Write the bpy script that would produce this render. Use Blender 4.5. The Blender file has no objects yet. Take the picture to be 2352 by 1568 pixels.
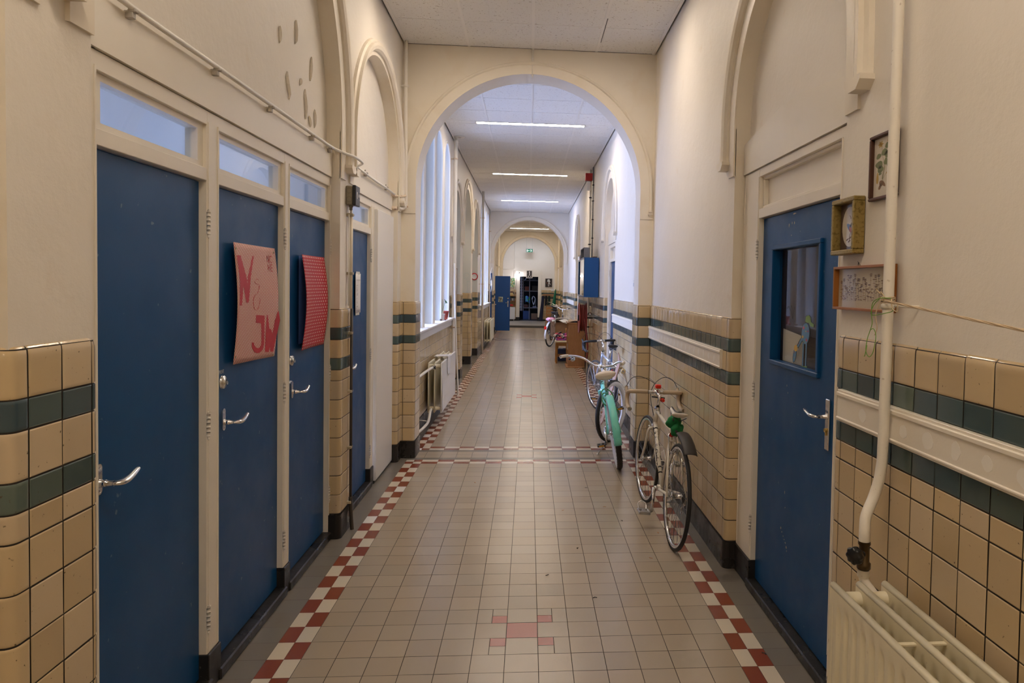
import bpy, math, random
from mathutils import Vector, Matrix
random.seed(7)
C = bpy.context.scene
COL = C.collection
# ---------------------------------------------------------------- camera, world, exposure
def _rot():
    ya, pi_, ro = 0.07868477, 0.03354583, 0.01803628
    R0 = Matrix(((1, 0, 0), (0, 0, -1), (0, 1, 0)))
    Ry = Matrix(((math.cos(ya), 0, -math.sin(ya)), (0, 1, 0), (math.sin(ya), 0, math.cos(ya))))
    Rx = Matrix(((1, 0, 0), (0, math.cos(pi_), -math.sin(pi_)), (0, math.sin(pi_), math.cos(pi_))))
    Rz = Matrix(((math.cos(ro), -math.sin(ro), 0), (math.sin(ro), math.cos(ro), 0), (0, 0, 1)))
    return Rz @ Rx @ Ry @ R0
cam_data = bpy.data.cameras.new('camera')
cam = bpy.data.objects.new('camera', cam_data)
COL.objects.link(cam)
_R = _rot()
M4 = Matrix.Identity(4)
for i in range(3):
    M4[i][0] = _R[0][i]
    M4[i][1] = -_R[1][i]
    M4[i][2] = -_R[2][i]
M4.translation = Vector((0.007308, 0, 1.673233))
cam.matrix_world = M4
cam_data.sensor_width = 36
cam_data.sensor_fit = 'HORIZONTAL'
cam_data.lens = 1614.93 / 2352 * 36
cam_data.shift_x = -(1341.0014 - 1176) / 2352
cam_data.shift_y = (713.2229 - 784) / 2352
cam_data.clip_start = 0.02
C.camera = cam
C.view_settings.view_transform = 'Standard'
C.view_settings.look = 'None'
C.view_settings.gamma = 1
C.view_settings.use_curve_mapping = False
C.view_settings.exposure = 1.25
world = bpy.data.worlds.new('world')
C.world = world
world.use_nodes = True
wn = world.node_tree
wbg = wn.nodes['Background']
SKY_LOW, SKY_HIGH = 5.0, 150.0
# overcast sky over the courtyard: bright overhead, darker towards the facades opposite
_g = wn.nodes.new('ShaderNodeTexCoord'); _s = wn.nodes.new('ShaderNodeSeparateXYZ'); _m = wn.nodes.new('ShaderNodeMapRange')
wn.links.new(_g.outputs['Generated'], _s.inputs[0]); wn.links.new(_s.outputs[2], _m.inputs[0])
_m.inputs[1].default_value = .22; _m.inputs[2].default_value = .90
_m.inputs[3].default_value = SKY_LOW; _m.inputs[4].default_value = SKY_HIGH
wn.links.new(_m.outputs[0], wbg.inputs[1])
wbg.inputs[0].default_value = (0.42, 0.55, 1.0, 1)
try:
    C.cycles.max_bounces = 9
    C.cycles.diffuse_bounces = 6
    C.cycles.glossy_bounces = 4
    C.cycles.transmission_bounces = 6
    C.cycles.transparent_max_bounces = 12
    C.cycles.caustics_reflective = False
    C.cycles.caustics_refractive = False
    C.cycles.sample_clamp_indirect = 6
    C.cycles.blur_glossy = 0.5
    C.cycles.use_denoising = True
    C.cycles.denoiser = 'OPENIMAGEDENOISE'
    C.cycles.use_adaptive_sampling = True
    C.cycles.adaptive_threshold = 0.02
except Exception:
    pass
LAMP_COL = (1.0, 0.835, 0.665)
LAMP_POW = 31.0
def portal(x, y, z, sy, sz):      # guides sky light through a window opening towards +X
    d = bpy.data.lights.new('window_portal', 'AREA')
    d.shape = 'RECTANGLE'; d.size = sz; d.size_y = sy
    d.cycles.is_portal = True
    o = bpy.data.objects.new('window_portal', d)
    o.location = (x, y, z); o.rotation_euler = (0, math.radians(-90), 0)
    COL.objects.link(o)
for _y in (7.8, 8.67, 9.55, 10.45, 18.07, 18.92, 19.77, 20.63):
    portal(-1.60, _y, 2.45, 0.7, 2.6)
portal(-4.3, 3.4, 1.7, .7, .7)
portal(-4.3, 5.5, 1.7, .7, .7)

# ---------------------------------------------------------------- mesh helpers
class MB:
    def __init__(s):
        s.v = []; s.f = []; s.m = []; s.sm = []; s.c = []
        s.mi = 0; s.col = (1, 1, 1); s.T = None
    def vert(s, p):
        p = Vector(p)
        if s.T is not None: p = s.T @ p
        s.v.append(p); s.c.append(s.col)
        return len(s.v) - 1
    def face(s, idx, smooth=False):
        s.f.append(tuple(idx)); s.m.append(s.mi); s.sm.append(smooth)
    def quad(s, a, b, c, d, smooth=False):
        s.face([s.vert(p) for p in (a, b, c, d)], smooth)
    def poly(s, pts, smooth=False):
        s.face([s.vert(p) for p in pts], smooth)
    def box(s, x0, y0, z0, x1, y1, z1, bev=0.0):
        x0, x1 = min(x0, x1), max(x0, x1); y0, y1 = min(y0, y1), max(y0, y1); z0, z1 = min(z0, z1), max(z0, z1)
        b = min(bev, (x1-x0)*.45, (y1-y0)*.45, (z1-z0)*.45)
        if b <= 0:
            i = [s.vert((x, y, z)) for x in (x0, x1) for y in (y0, y1) for z in (z0, z1)]
            for q in ((0, 1, 3, 2), (4, 6, 7, 5), (0, 4, 5, 1), (2, 3, 7, 6), (0, 2, 6, 4), (1, 5, 7, 3)):
                s.face([i[k] for k in q])
            return
        V = {}
        for ix, (X, dx) in enumerate(((x0, 1), (x1, -1))):
            for iy, (Y, dy) in enumerate(((y0, 1), (y1, -1))):
                for iz, (Z, dz) in enumerate(((z0, 1), (z1, -1))):
                    V[ix, iy, iz, 0] = s.vert((X, Y+dy*b, Z+dz*b))
                    V[ix, iy, iz, 1] = s.vert((X+dx*b, Y, Z+dz*b))
                    V[ix, iy, iz, 2] = s.vert((X+dx*b, Y+dy*b, Z))
        for k in (0, 1):
            s.face([V[k, 0, 0, 0], V[k, 1, 0, 0], V[k, 1, 1, 0], V[k, 0, 1, 0]])
            s.face([V[0, k, 0, 1], V[1, k, 0, 1], V[1, k, 1, 1], V[0, k, 1, 1]])
            s.face([V[0, 0, k, 2], V[1, 0, k, 2], V[1, 1, k, 2], V[0, 1, k, 2]])
        for a in (0, 1):
            for c in (0, 1):
                s.face([V[a, c, 0, 0], V[a, c, 1, 0], V[a, c, 1, 1], V[a, c, 0, 1]])
                s.face([V[a, 0, c, 0], V[a, 1, c, 0], V[a, 1, c, 2], V[a, 0, c, 2]])
                s.face([V[0, a, c, 1], V[1, a, c, 1], V[1, a, c, 2], V[0, a, c, 2]])
                for d in (0, 1):
                    s.face([V[a, c, d, 0], V[a, c, d, 1], V[a, c, d, 2]])
    def tube(s, pts, r, n=8, closed=False, caps=True, radii=None, sq=None):
        pts = [Vector(p) for p in pts]
        m = len(pts)
        if m < 2: return
        t0 = (pts[1] - pts[0]).normalized()
        up = Vector((0, 0, 1)) if abs(t0.z) < .9 else Vector((1, 0, 0))
        nrm = (up - t0 * up.dot(t0)).normalized()
        rings = []
        for k, p in enumerate(pts):
            if closed: t = (pts[(k+1) % m] - pts[k-1])
            else: t = pts[min(k+1, m-1)] - pts[max(k-1, 0)]
            if t.length < 1e-9: t = t0
            t = t.normalized()
            nrm = nrm - t * nrm.dot(t)
            if nrm.length < 1e-6: nrm = t.orthogonal()
            nrm = nrm.normalized(); bi = t.cross(nrm)
            rr = radii[k] if radii else r
            ring = []
            for j in range(n):
                a = 2*math.pi*j/n
                ca, sa = math.cos(a), math.sin(a)
                if sq: ring.append(s.vert(p + nrm*ca*rr*sq[0] + bi*sa*rr*sq[1]))
                else: ring.append(s.vert(p + nrm*ca*rr + bi*sa*rr))
            rings.append(ring)
        K = m if closed else m-1
        for k in range(K):
            A, B = rings[k], rings[(k+1) % m]
            for j in range(n):
                s.face([A[j], A[(j+1) % n], B[(j+1) % n], B[j]], n > 4)
        if caps and not closed:
            s.face(list(reversed(rings[0]))); s.face(rings[-1])
    def cyl(s, a, b, r, n=16, r2=None):
        s.tube([a, b], r, n, radii=[r, r if r2 is None else r2])
    def lathe(s, prof, origin=(0, 0, 0), axis='Z', n=24, smooth=True, arc=None):
        O = Vector(origin); rings = []
        if isinstance(axis, str):
            A = {'X': Vector((1, 0, 0)), 'Y': Vector((0, 1, 0)), 'Z': Vector((0, 0, 1))}[axis]
        else: A = Vector(axis).normalized()
        U = A.orthogonal().normalized(); W = A.cross(U)
        for (r, h) in prof:
            if r < 1e-6: rings.append([s.vert(O + A*h)])
            else: rings.append([s.vert(O + A*h + (U*math.cos(2*math.pi*j/n) + W*math.sin(2*math.pi*j/n))*r) for j in range(n)])
        for k in range(len(rings)-1):
            P, Q = rings[k], rings[k+1]
            for j in range(n):
                if len(P) == 1 and len(Q) == 1: continue
                if len(P) == 1: s.face([P[0], Q[j], Q[(j+1) % n]], smooth)
                elif len(Q) == 1: s.face([P[j], Q[0], P[(j+1) % n]], smooth)
                else: s.face([P[j], P[(j+1) % n], Q[(j+1) % n], Q[j]], smooth)
    def sphere(s, c, r, n=12, sc=(1, 1, 1)):
        c = Vector(c); rows = []
        m = max(4, n//2)
        for i in range(m+1):
            th = math.pi*i/m
            if i in (0, m): rows.append([s.vert(c + Vector((0, 0, r*math.cos(th)*sc[2])))]); continue
            rows.append([s.vert(c + Vector((r*math.sin(th)*math.cos(2*math.pi*j/n)*sc[0], r*math.sin(th)*math.sin(2*math.pi*j/n)*sc[1], r*math.cos(th)*sc[2]))) for j in range(n)])
        for k in range(m):
            P, Q = rows[k], rows[k+1]
            for j in range(n):
                if len(P) == 1: s.face([P[0], Q[j], Q[(j+1) % n]], True)
                elif len(Q) == 1: s.face([P[j], Q[0], P[(j+1) % n]], True)
                else: s.face([P[j], Q[j], Q[(j+1) % n], P[(j+1) % n]], True)
    def prism(s, poly, F, d0, d1):
        """poly: list of 2D (u,v); F(u,v,d)->3D"""
        a = [s.vert(F(u, v, d0)) for u, v in poly]; b = [s.vert(F(u, v, d1)) for u, v in poly]
        s.face(a); s.face(list(reversed(b)))
        k = len(poly)
        for i in range(k): s.face([a[i], b[i], b[(i+1) % k], a[(i+1) % k]])
    def sheet(s, fn, nu, nv, smooth=True):
        g = [[s.vert(fn(i/nu, j/nv)) for j in range(nv+1)] for i in range(nu+1)]
        for i in range(nu):
            for j in range(nv): s.face([g[i][j], g[i+1][j], g[i+1][j+1], g[i][j+1]], smooth)
    def build(s, name, mats, parent=None, colors=False, solid=0.0, origin=None, world=False):
        me = bpy.data.meshes.new(name)
        vs = s.v
        if origin is not None:
            O = Vector(origin); vs = [v - O for v in s.v]
        me.from_pydata([tuple(v) for v in vs], [], s.f)
        if not isinstance(mats, (list, tuple)): mats = [mats]
        for m in mats: me.materials.append(m)
        if len(mats) > 1: me.polygons.foreach_set('material_index', s.m)
        me.polygons.foreach_set('use_smooth', s.sm)
        if colors:
            at = me.color_attributes.new('Col', 'FLOAT_COLOR', 'POINT')
            fl = []
            for c in s.c: fl += [c[0], c[1], c[2], 1.0]
            at.data.foreach_set('color', fl)
        me.update()
        o = bpy.data.objects.new(name, me)
        COL.objects.link(o)
        if origin is not None: o.location = origin
        if solid:
            md = o.modifiers.new('solid', 'SOLIDIFY'); md.thickness = solid; md.offset = 0
        if parent is not None:
            o.parent = parent
            if world: o.matrix_parent_inverse = world_of(parent).inverted()
        return o
def world_of(o):
    if o is None: return Matrix.Identity(4)
    B = o.matrix_basis.copy()
    if o.parent is None: return B
    return world_of(o.parent) @ o.matrix_parent_inverse @ B
def curve(pts, n=6, closed=False):
    pts = [Vector(p) for p in pts]; m = len(pts); out = []
    rng = range(m) if closed else range(m-1)
    for i in rng:
        if closed: p0, p1, p2, p3 = pts[i-1], pts[i], pts[(i+1) % m], pts[(i+2) % m]
        else: p0, p1, p2, p3 = pts[max(i-1, 0)], pts[i], pts[i+1], pts[min(i+2, m-1)]
        for k in range(n):
            t = k/n
            out.append(0.5*((2*p1) + (p2-p0)*t + (2*p0-5*p1+4*p2-p3)*t*t + (3*p1-p0-3*p2+p3)*t*t*t))
    if not closed: out.append(pts[-1])
    return out
def thing(name, label, cat, loc=(0, 0, 0), rz=0.0, group=None):
    o = bpy.data.objects.new(name, None); COL.objects.link(o)
    o.location = loc; o.rotation_euler = (0, 0, rz); o.empty_display_size = .05
    o['label'] = label; o['category'] = cat
    if group: o['group'] = group
    return o
def tag(o, label, cat, group=None, kind=None):
    o['label'] = label; o['category'] = cat
    if group: o['group'] = group
    if kind: o['kind'] = kind
    return o
def struct(o, label=None):
    o['kind'] = 'structure'
    if label: o['label'] = label
    return o
def dup(root, loc, rz=None, label=None, group=None):
    def cp(o, par):
        c = o.copy(); COL.objects.link(c)
        if par is not None: c.parent = par
        for ch in list(kids.get(o.name, [])): cp(ch, c)
        return c
    kids = {}
    for o in COL.objects:
        if o.parent is not None: kids.setdefault(o.parent.name, []).append(o)
    r = cp(root, None); r.location = loc
    if rz is not None: r.rotation_euler = (0, 0, rz)
    if label: r['label'] = label
    if group: r['group'] = group
    return r
def text_mesh(txt, size, extr=0.0006, bold=False):
    """verts and faces of a line of text, centred, in the XY plane"""
    cu = bpy.data.curves.new('t', 'FONT'); cu.body = txt; cu.size = size; cu.extrude = extr
    cu.align_x = 'CENTER'; cu.align_y = 'CENTER'; cu.resolution_u = 2
    if bold: cu.offset = size*.018
    ob = bpy.data.objects.new('t', cu); COL.objects.link(ob)
    bpy.context.view_layer.update()
    me = bpy.data.meshes.new_from_object(ob.evaluated_get(bpy.context.evaluated_depsgraph_get()))
    v = [x.co.copy() for x in me.vertices]; f = [tuple(p.vertices) for p in me.polygons]
    bpy.data.objects.remove(ob); bpy.data.curves.remove(cu); bpy.data.meshes.remove(me)
    return v, f
def add_text(mb, txt, size, F, bold=False, extr=0.0006):
    v, f = text_mesh(txt, size, extr, bold)
    ix = [mb.vert(F(p.x, p.y, p.z)) for p in v]
    for q in f: mb.face([ix[k] for k in q])

# ---------------------------------------------------------------- materials
def mat(name, color, rough=.5, metal=0.0, bump=None, var=None, spec=.5, coat=0.0, speck=None, attr=False, emit=None, trans=0.0, ior=1.45, coord='Object', rvar=None, bstr=.2):
    m = bpy.data.materials.new(name); m.use_nodes = True
    nt = m.node_tree; N = nt.nodes; L = nt.links; b = N['Principled BSDF']
    b.inputs['Base Color'].default_value = (*color, 1)
    b.inputs['Roughness'].default_value = rough; b.inputs['Metallic'].default_value = metal
    b.inputs['Specular IOR Level'].default_value = spec; b.inputs['Coat Weight'].default_value = coat
    b.inputs['Coat Roughness'].default_value = .08
    b.inputs['Transmission Weight'].default_value = trans; b.inputs['IOR'].default_value = ior
    if emit:
        b.inputs['Emission Color'].default_value = (*emit[0], 1); b.inputs['Emission Strength'].default_value = emit[1]
    tc = N.new('ShaderNodeTexCoord'); co = tc.outputs[coord]
    cur = None
    if attr:
        a = N.new('ShaderNodeVertexColor'); a.layer_name = 'Col'; cur = a.outputs['Color']
    def mix(fac, A, B, mode='MIX'):
        x = N.new('ShaderNodeMix'); x.data_type = 'RGBA'; x.blend_type = mode
        if isinstance(fac, float): x.inputs[0].default_value = fac
        else: L.new(fac, x.inputs[0])
        for s_, k in ((A, 6), (B, 7)):
            if isinstance(s_, tuple): x.inputs[k].default_value = (*s_, 1)
            else: L.new(s_, x.inputs[k])
        return x.outputs[2]
    def noise(scale, det=3, dist=0.0, stretch=None):
        n = N.new('ShaderNodeTexNoise'); n.inputs['Scale'].default_value = scale; n.inputs['Detail'].default_value = det
        n.inputs['Distortion'].default_value = dist
        if stretch:
            mp = N.new('ShaderNodeMapping'); mp.inputs['Scale'].default_value = stretch
            L.new(co, mp.inputs[0]); L.new(mp.outputs[0], n.inputs['Vector'])
        else: L.new(co, n.inputs['Vector'])
        return n.outputs['Fac']
    def ramp(src, a, c):
        r = N.new('ShaderNodeMapRange'); r.inputs[1].default_value = a; r.inputs[2].default_value = c
        L.new(src, r.inputs[0]); return r.outputs[0]
    if var:
        for (c2, sc, lo, hi, *st) in var:
            f = ramp(noise(sc, 4, 0.3, st[0] if st else None), lo, hi)
            cur = mix(f, cur if cur is not None else tuple(color), tuple(c2))
    if speck:
        for (c2, sc, lo, hi) in speck:
            f = ramp(noise(sc, 2), lo, hi)
            cur = mix(f, cur if cur is not None else tuple(color), tuple(c2))
    if cur is not None: L.new(cur, b.inputs['Base Color'])
    if rvar:
        f = noise(rvar[0], 3); r = N.new('ShaderNodeMapRange')
        r.inputs[1].default_value = .3; r.inputs[2].default_value = .7; r.inputs[3].default_value = rvar[1]; r.inputs[4].default_value = rvar[2]
        L.new(f, r.inputs[0]); L.new(r.outputs[0], b.inputs['Roughness'])
    if bump:
        prev = None
        for (sc, dist) in bump:
            bp = N.new('ShaderNodeBump'); bp.inputs['Strength'].default_value = bstr*2 if bstr < .5 else bstr; bp.inputs['Distance'].default_value = dist
            L.new(noise(sc, 3), bp.inputs['Height'])
            if prev is not None: L.new(prev, bp.inputs['Normal'])
            prev = bp.outputs[0]
        L.new(prev, b.inputs['Normal'])
    return m
MT = {}
MT['plaster'] = mat('plaster', (.80, .755, .68), .55, bump=[(3.5, .012), (40, .0022), (220, .0006)], var=[((.77, .715, .625), 1.1, .45, .75), ((.74, .66, .55), 6.0, .66, .86)], bstr=.32)
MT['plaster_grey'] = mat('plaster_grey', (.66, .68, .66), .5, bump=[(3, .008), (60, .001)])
MT['paint'] = mat('cream_paint', (.80, .75, .655), .38, bump=[(25, .001), (120, .0004)], var=[((.77, .71, .60), 3, .5, .8)])
MT['trimpaint'] = mat('trim_paint', (.78, .72, .615), .45, bump=[(6, .006), (50, .0016)], var=[((.72, .63, .49), 3.5, .52, .8)])
MT['white'] = mat('white_paint', (.82, .80, .76), .32, bump=[(60, .0005)])
MT['blue'] = mat('blue_paint', (.003, .062, .195), .34, bump=[(160, .0004), (3, .003)], speck=[((.10, .17, .28), 28, .735, .78)], rvar=(5, .30, .44), spec=.28)
MT['tile'] = mat('glazed_tile', (.6, .47, .28), .12, attr=True, bump=[(14, .0012), (90, .0003)], speck=[((.10, .08, .05), 75, .70, .78)], rvar=(30, .06, .17), spec=.6)
MT['grout'] = mat('dark_grout', (.055, .046, .038), .85)
MT['skirting'] = mat('black_skirting', (.020, .018, .017), .33, bump=[(12, .003), (90, .0008)], speck=[((.14, .12, .10), 50, .68, .80)], rvar=(8, .22, .5))
MT['floor'] = mat('floor_tile', (.42, .35, .27), .23, attr=True, bump=[(9, .0012), (60, .0004)], spec=.5)
MT['floorgrout'] = mat('floor_grout', (.06, .047, .036), .9)
MT['ceil'] = None
MT['grid'] = mat('ceiling_grid', (.78, .76, .73), .45)
MT['black'] = mat('black', (.012, .012, .013), .5)
MT['rubber'] = mat('rubber', (.018, .018, .019), .62, bump=[(200, .0005)])
MT['chrome'] = mat('chrome', (.75, .75, .76), .17, 1.0, rvar=(20, .12, .3))
MT['steel'] = mat('steel', (.50, .50, .50), .32, 1.0)
MT['darksteel'] = mat('dark_steel', (.10, .10, .11), .45, .6)
MT['radiator'] = mat('radiator_enamel', (.76, .70, .52), .30, bump=[(60, .0004)], speck=[((.55, .47, .33), 40, .70, .82)])
MT['pipe'] = mat('pipe_paint', (.78, .74, .66), .42, bump=[(30, .0012)], speck=[((.45, .38, .30), 60, .68, .80)])
MT['rust'] = mat('rusty_paint', (.74, .62, .48), .55, bump=[(30, .0015)], speck=[((.32, .12, .05), 45, .55, .7)])
MT['wood'] = mat('pale_wood', (.42, .22, .09), .42, var=[((.28, .12, .04), 3, .35, .8, (1, 1, 9)), ((.50, .29, .13), 12, .5, .8, (6, 6, .6))])
MT['beech'] = mat('beech_veneer', (.42, .215, .095), .40, var=[((.34, .16, .065), 9, .4, .75, (5, 5, .45)), ((.48, .27, .13), 22, .5, .8, (6, 6, .5))])
MT['oak'] = mat('oak', (.36, .17, .045), .4, var=[((.27, .115, .03), 18, .4, .7, (5, 5, .7))])
MT['card'] = mat('cardboard', (.36, .22, .13), .8, var=[((.30, .18, .10), 5, .4, .7)])
MT['paper'] = mat('paper', (.80, .79, .78), .6)
def glass_mat(name='window_glass', tint=(1, 1, 1), refl=1.0):
    m = bpy.data.materials.new(name); m.use_nodes = True; nt = m.node_tree; N = nt.nodes; L = nt.links
    for n in list(N): N.remove(n)
    out = N.new('ShaderNodeOutputMaterial'); mx = N.new('ShaderNodeMixShader'); tr = N.new('ShaderNodeBsdfTransparent'); gl = N.new('ShaderNodeBsdfGlossy')
    lw = N.new('ShaderNodeLayerWeight'); lw.inputs[0].default_value = .5
    fr = N.new('ShaderNodeMath'); fr.operation = 'POWER'; fr.inputs[1].default_value = 5.0
    L.new(lw.outputs['Facing'], fr.inputs[0])
    ad = N.new('ShaderNodeMath'); ad.operation = 'MULTIPLY_ADD'; ad.inputs[1].default_value = .9; ad.inputs[2].default_value = .036
    L.new(fr.outputs[0], ad.inputs[0]); fr = ad
    gl.inputs['Roughness'].default_value = 0.01
    tr.inputs[0].default_value = (*tint, 1)
    mu = N.new('ShaderNodeMath'); mu.operation = 'MULTIPLY'; mu.inputs[1].default_value = refl; mu.use_clamp = True
    L.new(fr.outputs[0], mu.inputs[0]); L.new(mu.outputs[0], mx.inputs[0]); L.new(tr.outputs[0], mx.inputs[1]); L.new(gl.outputs[0], mx.inputs[2]); L.new(mx.outputs[0], out.inputs[0])
    return m
MT['glass'] = glass_mat(tint=(.93, .95, .95))
MT['picglass'] = glass_mat('picture_glass', (.97, .97, .97), 1.0)
MT['darkglass'] = glass_mat('door_glass', (.9, .9, .9), .75)
def ceil_mat():
    m = mat('ceiling_tile', (.76, .745, .72), .85)
    nt = m.node_tree; N = nt.nodes; L = nt.links; b = N['Principled BSDF']
    tc = N.new('ShaderNodeTexCoord'); mp = N.new('ShaderNodeMapping'); mp.inputs['Scale'].default_value = (1, 1, 1)
    L.new(tc.outputs['Object'], mp.inputs[0])
    n = N.new('ShaderNodeTexNoise'); n.inputs['Scale'].default_value = 62; n.inputs['Detail'].default_value = 1.5; n.inputs['Distortion'].default_value = 1.2
    L.new(mp.outputs[0], n.inputs['Vector'])
    r = N.new('ShaderNodeMapRange'); r.inputs[1].default_value = .655; r.inputs[2].default_value = .69
    L.new(n.outputs['Fac'], r.inputs[0])
    x = N.new('ShaderNodeMix'); x.data_type = 'RGBA'; x.inputs[6].default_value = (.76, .745, .72, 1); x.inputs[7].default_value = (.43, .38, .33, 1)
    L.new(r.outputs[0], x.inputs[0]); L.new(x.outputs[2], b.inputs['Base Color'])
    bp = N.new('ShaderNodeBump'); bp.invert = True; bp.inputs['Distance'].default_value = .002; bp.inputs['Strength'].default_value = .5
    L.new(r.outputs[0], bp.inputs['Height']); L.new(bp.outputs[0], b.inputs['Normal'])
    return m
MT['ceil'] = ceil_mat()
_flat = {}
def flat(r, g, b, rough=.5, metal=0.0):
    k = (round(r, 3), round(g, 3), round(b, 3), rough, metal)
    if k not in _flat: _flat[k] = mat('colour_%d' % len(_flat), (r, g, b), rough, metal)
    return _flat[k]
# ================================================================ the shell
WX = 1.212          # plaster face
TX = 1.200          # face of the glazed tiles
ZC = 3.94
def SM(side):
    return lambda y, z, d: (side*(WX+d), y, z)
def arch_panel(mb, M, u0, u1, z0, z1, ops, depth, m_wall=0, m_rev=1, back=None, nseg=26, inset=0.0):
    cur = u0
    mb.mi = m_wall
    def q(a, b, c, d): mb.quad(M(*a), M(*b), M(*c), M(*d))
    for op in ops:
        a, b, zb, zc = op[:4]
        if inset: a -= inset; b += inset
        dep = op[4] if len(op) > 4 else depth
        bk = op[5] if len(op) > 5 else back
        mb.mi = m_wall
        if a > cur: q((cur, z0, 0), (a, z0, 0), (a, z1, 0), (cur, z1, 0))
        if zb > z0: q((a, z0, 0), (b, z0, 0), (b, zb, 0), (a, zb, 0))
        r = (b-a)/2; uc = (a+b)/2
        arc = [(uc - r*math.cos(math.pi*k/nseg), zc + r*math.sin(math.pi*k/nseg)) for k in range(nseg+1)]
        for k in range(nseg):
            (p, s_), (p2, s2) = arc[k], arc[k+1]
            q((p, s_, 0), (p2, s2, 0), (p2, z1, 0), (p, z1, 0))
        mb.mi = m_rev
        out = [(a, zb)] + arc + [(b, zb)]
        if zb > z0: out.append((a, zb))
        vs = [(mb.vert(M(u, z, 0)), mb.vert(M(u, z, dep))) for u, z in out]
        for k in range(len(vs)-1):
            mb.face([vs[k][0], vs[k+1][0], vs[k+1][1], vs[k][1]], 1 <= k <= nseg)
        if bk is not None:
            mb.mi = m_wall
            zz = max(zb, bk)
            mb.poly([M(a, zz, dep)] + [M(u, z, dep) for u, z in arc] + [M(b, zz, dep)])
        cur = b
    mb.mi = m_wall
    if u1 > cur: q((cur, z0, 0), (u1, z0, 0), (u1, z1, 0), (cur, z1, 0))
def sweep_arch(mb, M, uc, zc, r, prof, zfoot, nseg=40, zfoot2=None):
    """prof: (radial offset, depth d) points; the band runs up, round and down"""
    z2 = zfoot if zfoot2 is None else zfoot2
    path = [(-1, zfoot)] + [None]*(nseg+1) + [(1, z2)]
    rows = []
    for k in range(nseg+3):
        if k == 0: rows.append([mb.vert(M(uc-(r+p), zfoot, d)) for p, d in prof])
        elif k == nseg+2: rows.append([mb.vert(M(uc+(r+p), z2, d)) for p, d in prof])
        else:
            a = math.pi*(k-1)/nseg
            rows.append([mb.vert(M(uc-(r+p)*math.cos(a), zc+(r+p)*math.sin(a), d)) for p, d in prof])
    for k in range(len(rows)-1):
        for j in range(len(prof)-1):
            mb.face([rows[k][j], rows[k+1][j], rows[k+1][j+1], rows[k][j+1]], False)
    mb.face(rows[0]); mb.face(list(reversed(rows[-1])))
BAND = [(0.0, .004), (0.0, -.010), (.105, -.010), (.112, .004)]
HOOD = [(.105, .004), (.110, -.024), (.125, -.040), (.150, -.048), (.172, -.048), (.178, -.030), (.195, -.020), (.200, .004)]
def mouldings(name, M, uc, zc, r, hood=True, foot=2.345, hr=0.0, h2=None):
    mb = MB(); r += .011
    sweep_arch(mb, M, uc, zc, r, BAND, foot)
    if hood:
        sweep_arch(mb, M, uc, zc, r+hr, HOOD, 2.445, zfoot2=h2)
        for sg in (-1, 1):     # stop blocks under the hood mould
            if h2 is not None and sg == 1: continue
            u = uc + sg*(r+hr+.150)
            blk = [(u-.062, 2.4445), (u+.062, 2.4445), (u+.062, 2.425), (u+.03, 2.395), (u-.03, 2.395), (u-.062, 2.425)]
            mb.prism(blk, M, .003, -.056)
    o = mb.build(name, MT['trimpaint'])
    return struct(o)

# ---- tile rows
ROWS = [(.165, .290), (.290, .415), (.415, .540), (.540, .664), (.664, .788), (.788, .912), (.912, 1.036), (1.036, 1.107), (1.107, 1.182), (1.182, 1.303), (1.303, 1.380), (1.380, 1.508)]
GREEN = {8, 10}
def tile_col(row, seed_u):
    if row in GREEN:
        t = random.random()
        a = (.085, .125, .115); b = (.045, .075, .095); c = (.14, .17, .13)
        base = [a[i]*(1-t)+b[i]*t for i in range(3)]
        if random.random() < .2: base = [base[i]*.6+c[i]*.4 for i in range(3)]
        k = random.uniform(.8, 1.15)
        return tuple(x*k for x in base)
    t = random.random()
    a = (.60, .465, .275); b = (.53, .41, .245); c = (.60, .50, .37)
    base = [a[i]*(1-t)+b[i]*t for i in range(3)]
    if random.random() < .3: base = [base[i]*.5+c[i]*.5 for i in range(3)]
    k = random.uniform(.93, 1.05)
    return tuple(x*k for x in base)
def round_path(pts, r=.028, n=5):
    """pts: (x, y[, 'r']); corners marked 'r' are rounded"""
    out = []
    m = len(pts)
    for i, p in enumerate(pts):
        P = Vector((p[0], p[1]))
        if 0 < i < m-1 and len(p) > 2:
            A = (Vector(pts[i-1][:2])-P).normalized(); B = (Vector(pts[i+1][:2])-P).normalized()
            s_, e = P + A*r, P + B*r
            c = P + (A+B)*r
            for k in range(n+1):
                t = k/n
                v1 = (s_-c); v2 = (e-c)
                w = v1*math.cos(t*math.pi/2) + v2*math.sin(t*math.pi/2)
                out.append(c + w)
        else: out.append(P)
    return out
class Path:
    def __init__(s, pts):
        s.p = pts; s.L = [0.0]
        for a, b in zip(pts, pts[1:]): s.L.append(s.L[-1] + (b-a).length)
        s.len = s.L[-1]
    def at(s, t):
        t = max(0, min(s.len, t))
        for i in range(len(s.p)-1):
            if t <= s.L[i+1] + 1e-9:
                k = (t-s.L[i])/max(1e-9, s.L[i+1]-s.L[i])
                return s.p[i].lerp(s.p[i+1], k)
        return s.p[-1].copy()
    def knots(s, a, b): return [x for x in s.L if a+.002 < x < b-.002]
    def nrm(s, t):
        a = s.at(t-.0015); b = s.at(t+.0015); d = (b-a).normalized()
        return Vector((d.y, -d.x))       # right-hand side of the direction of travel
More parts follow.
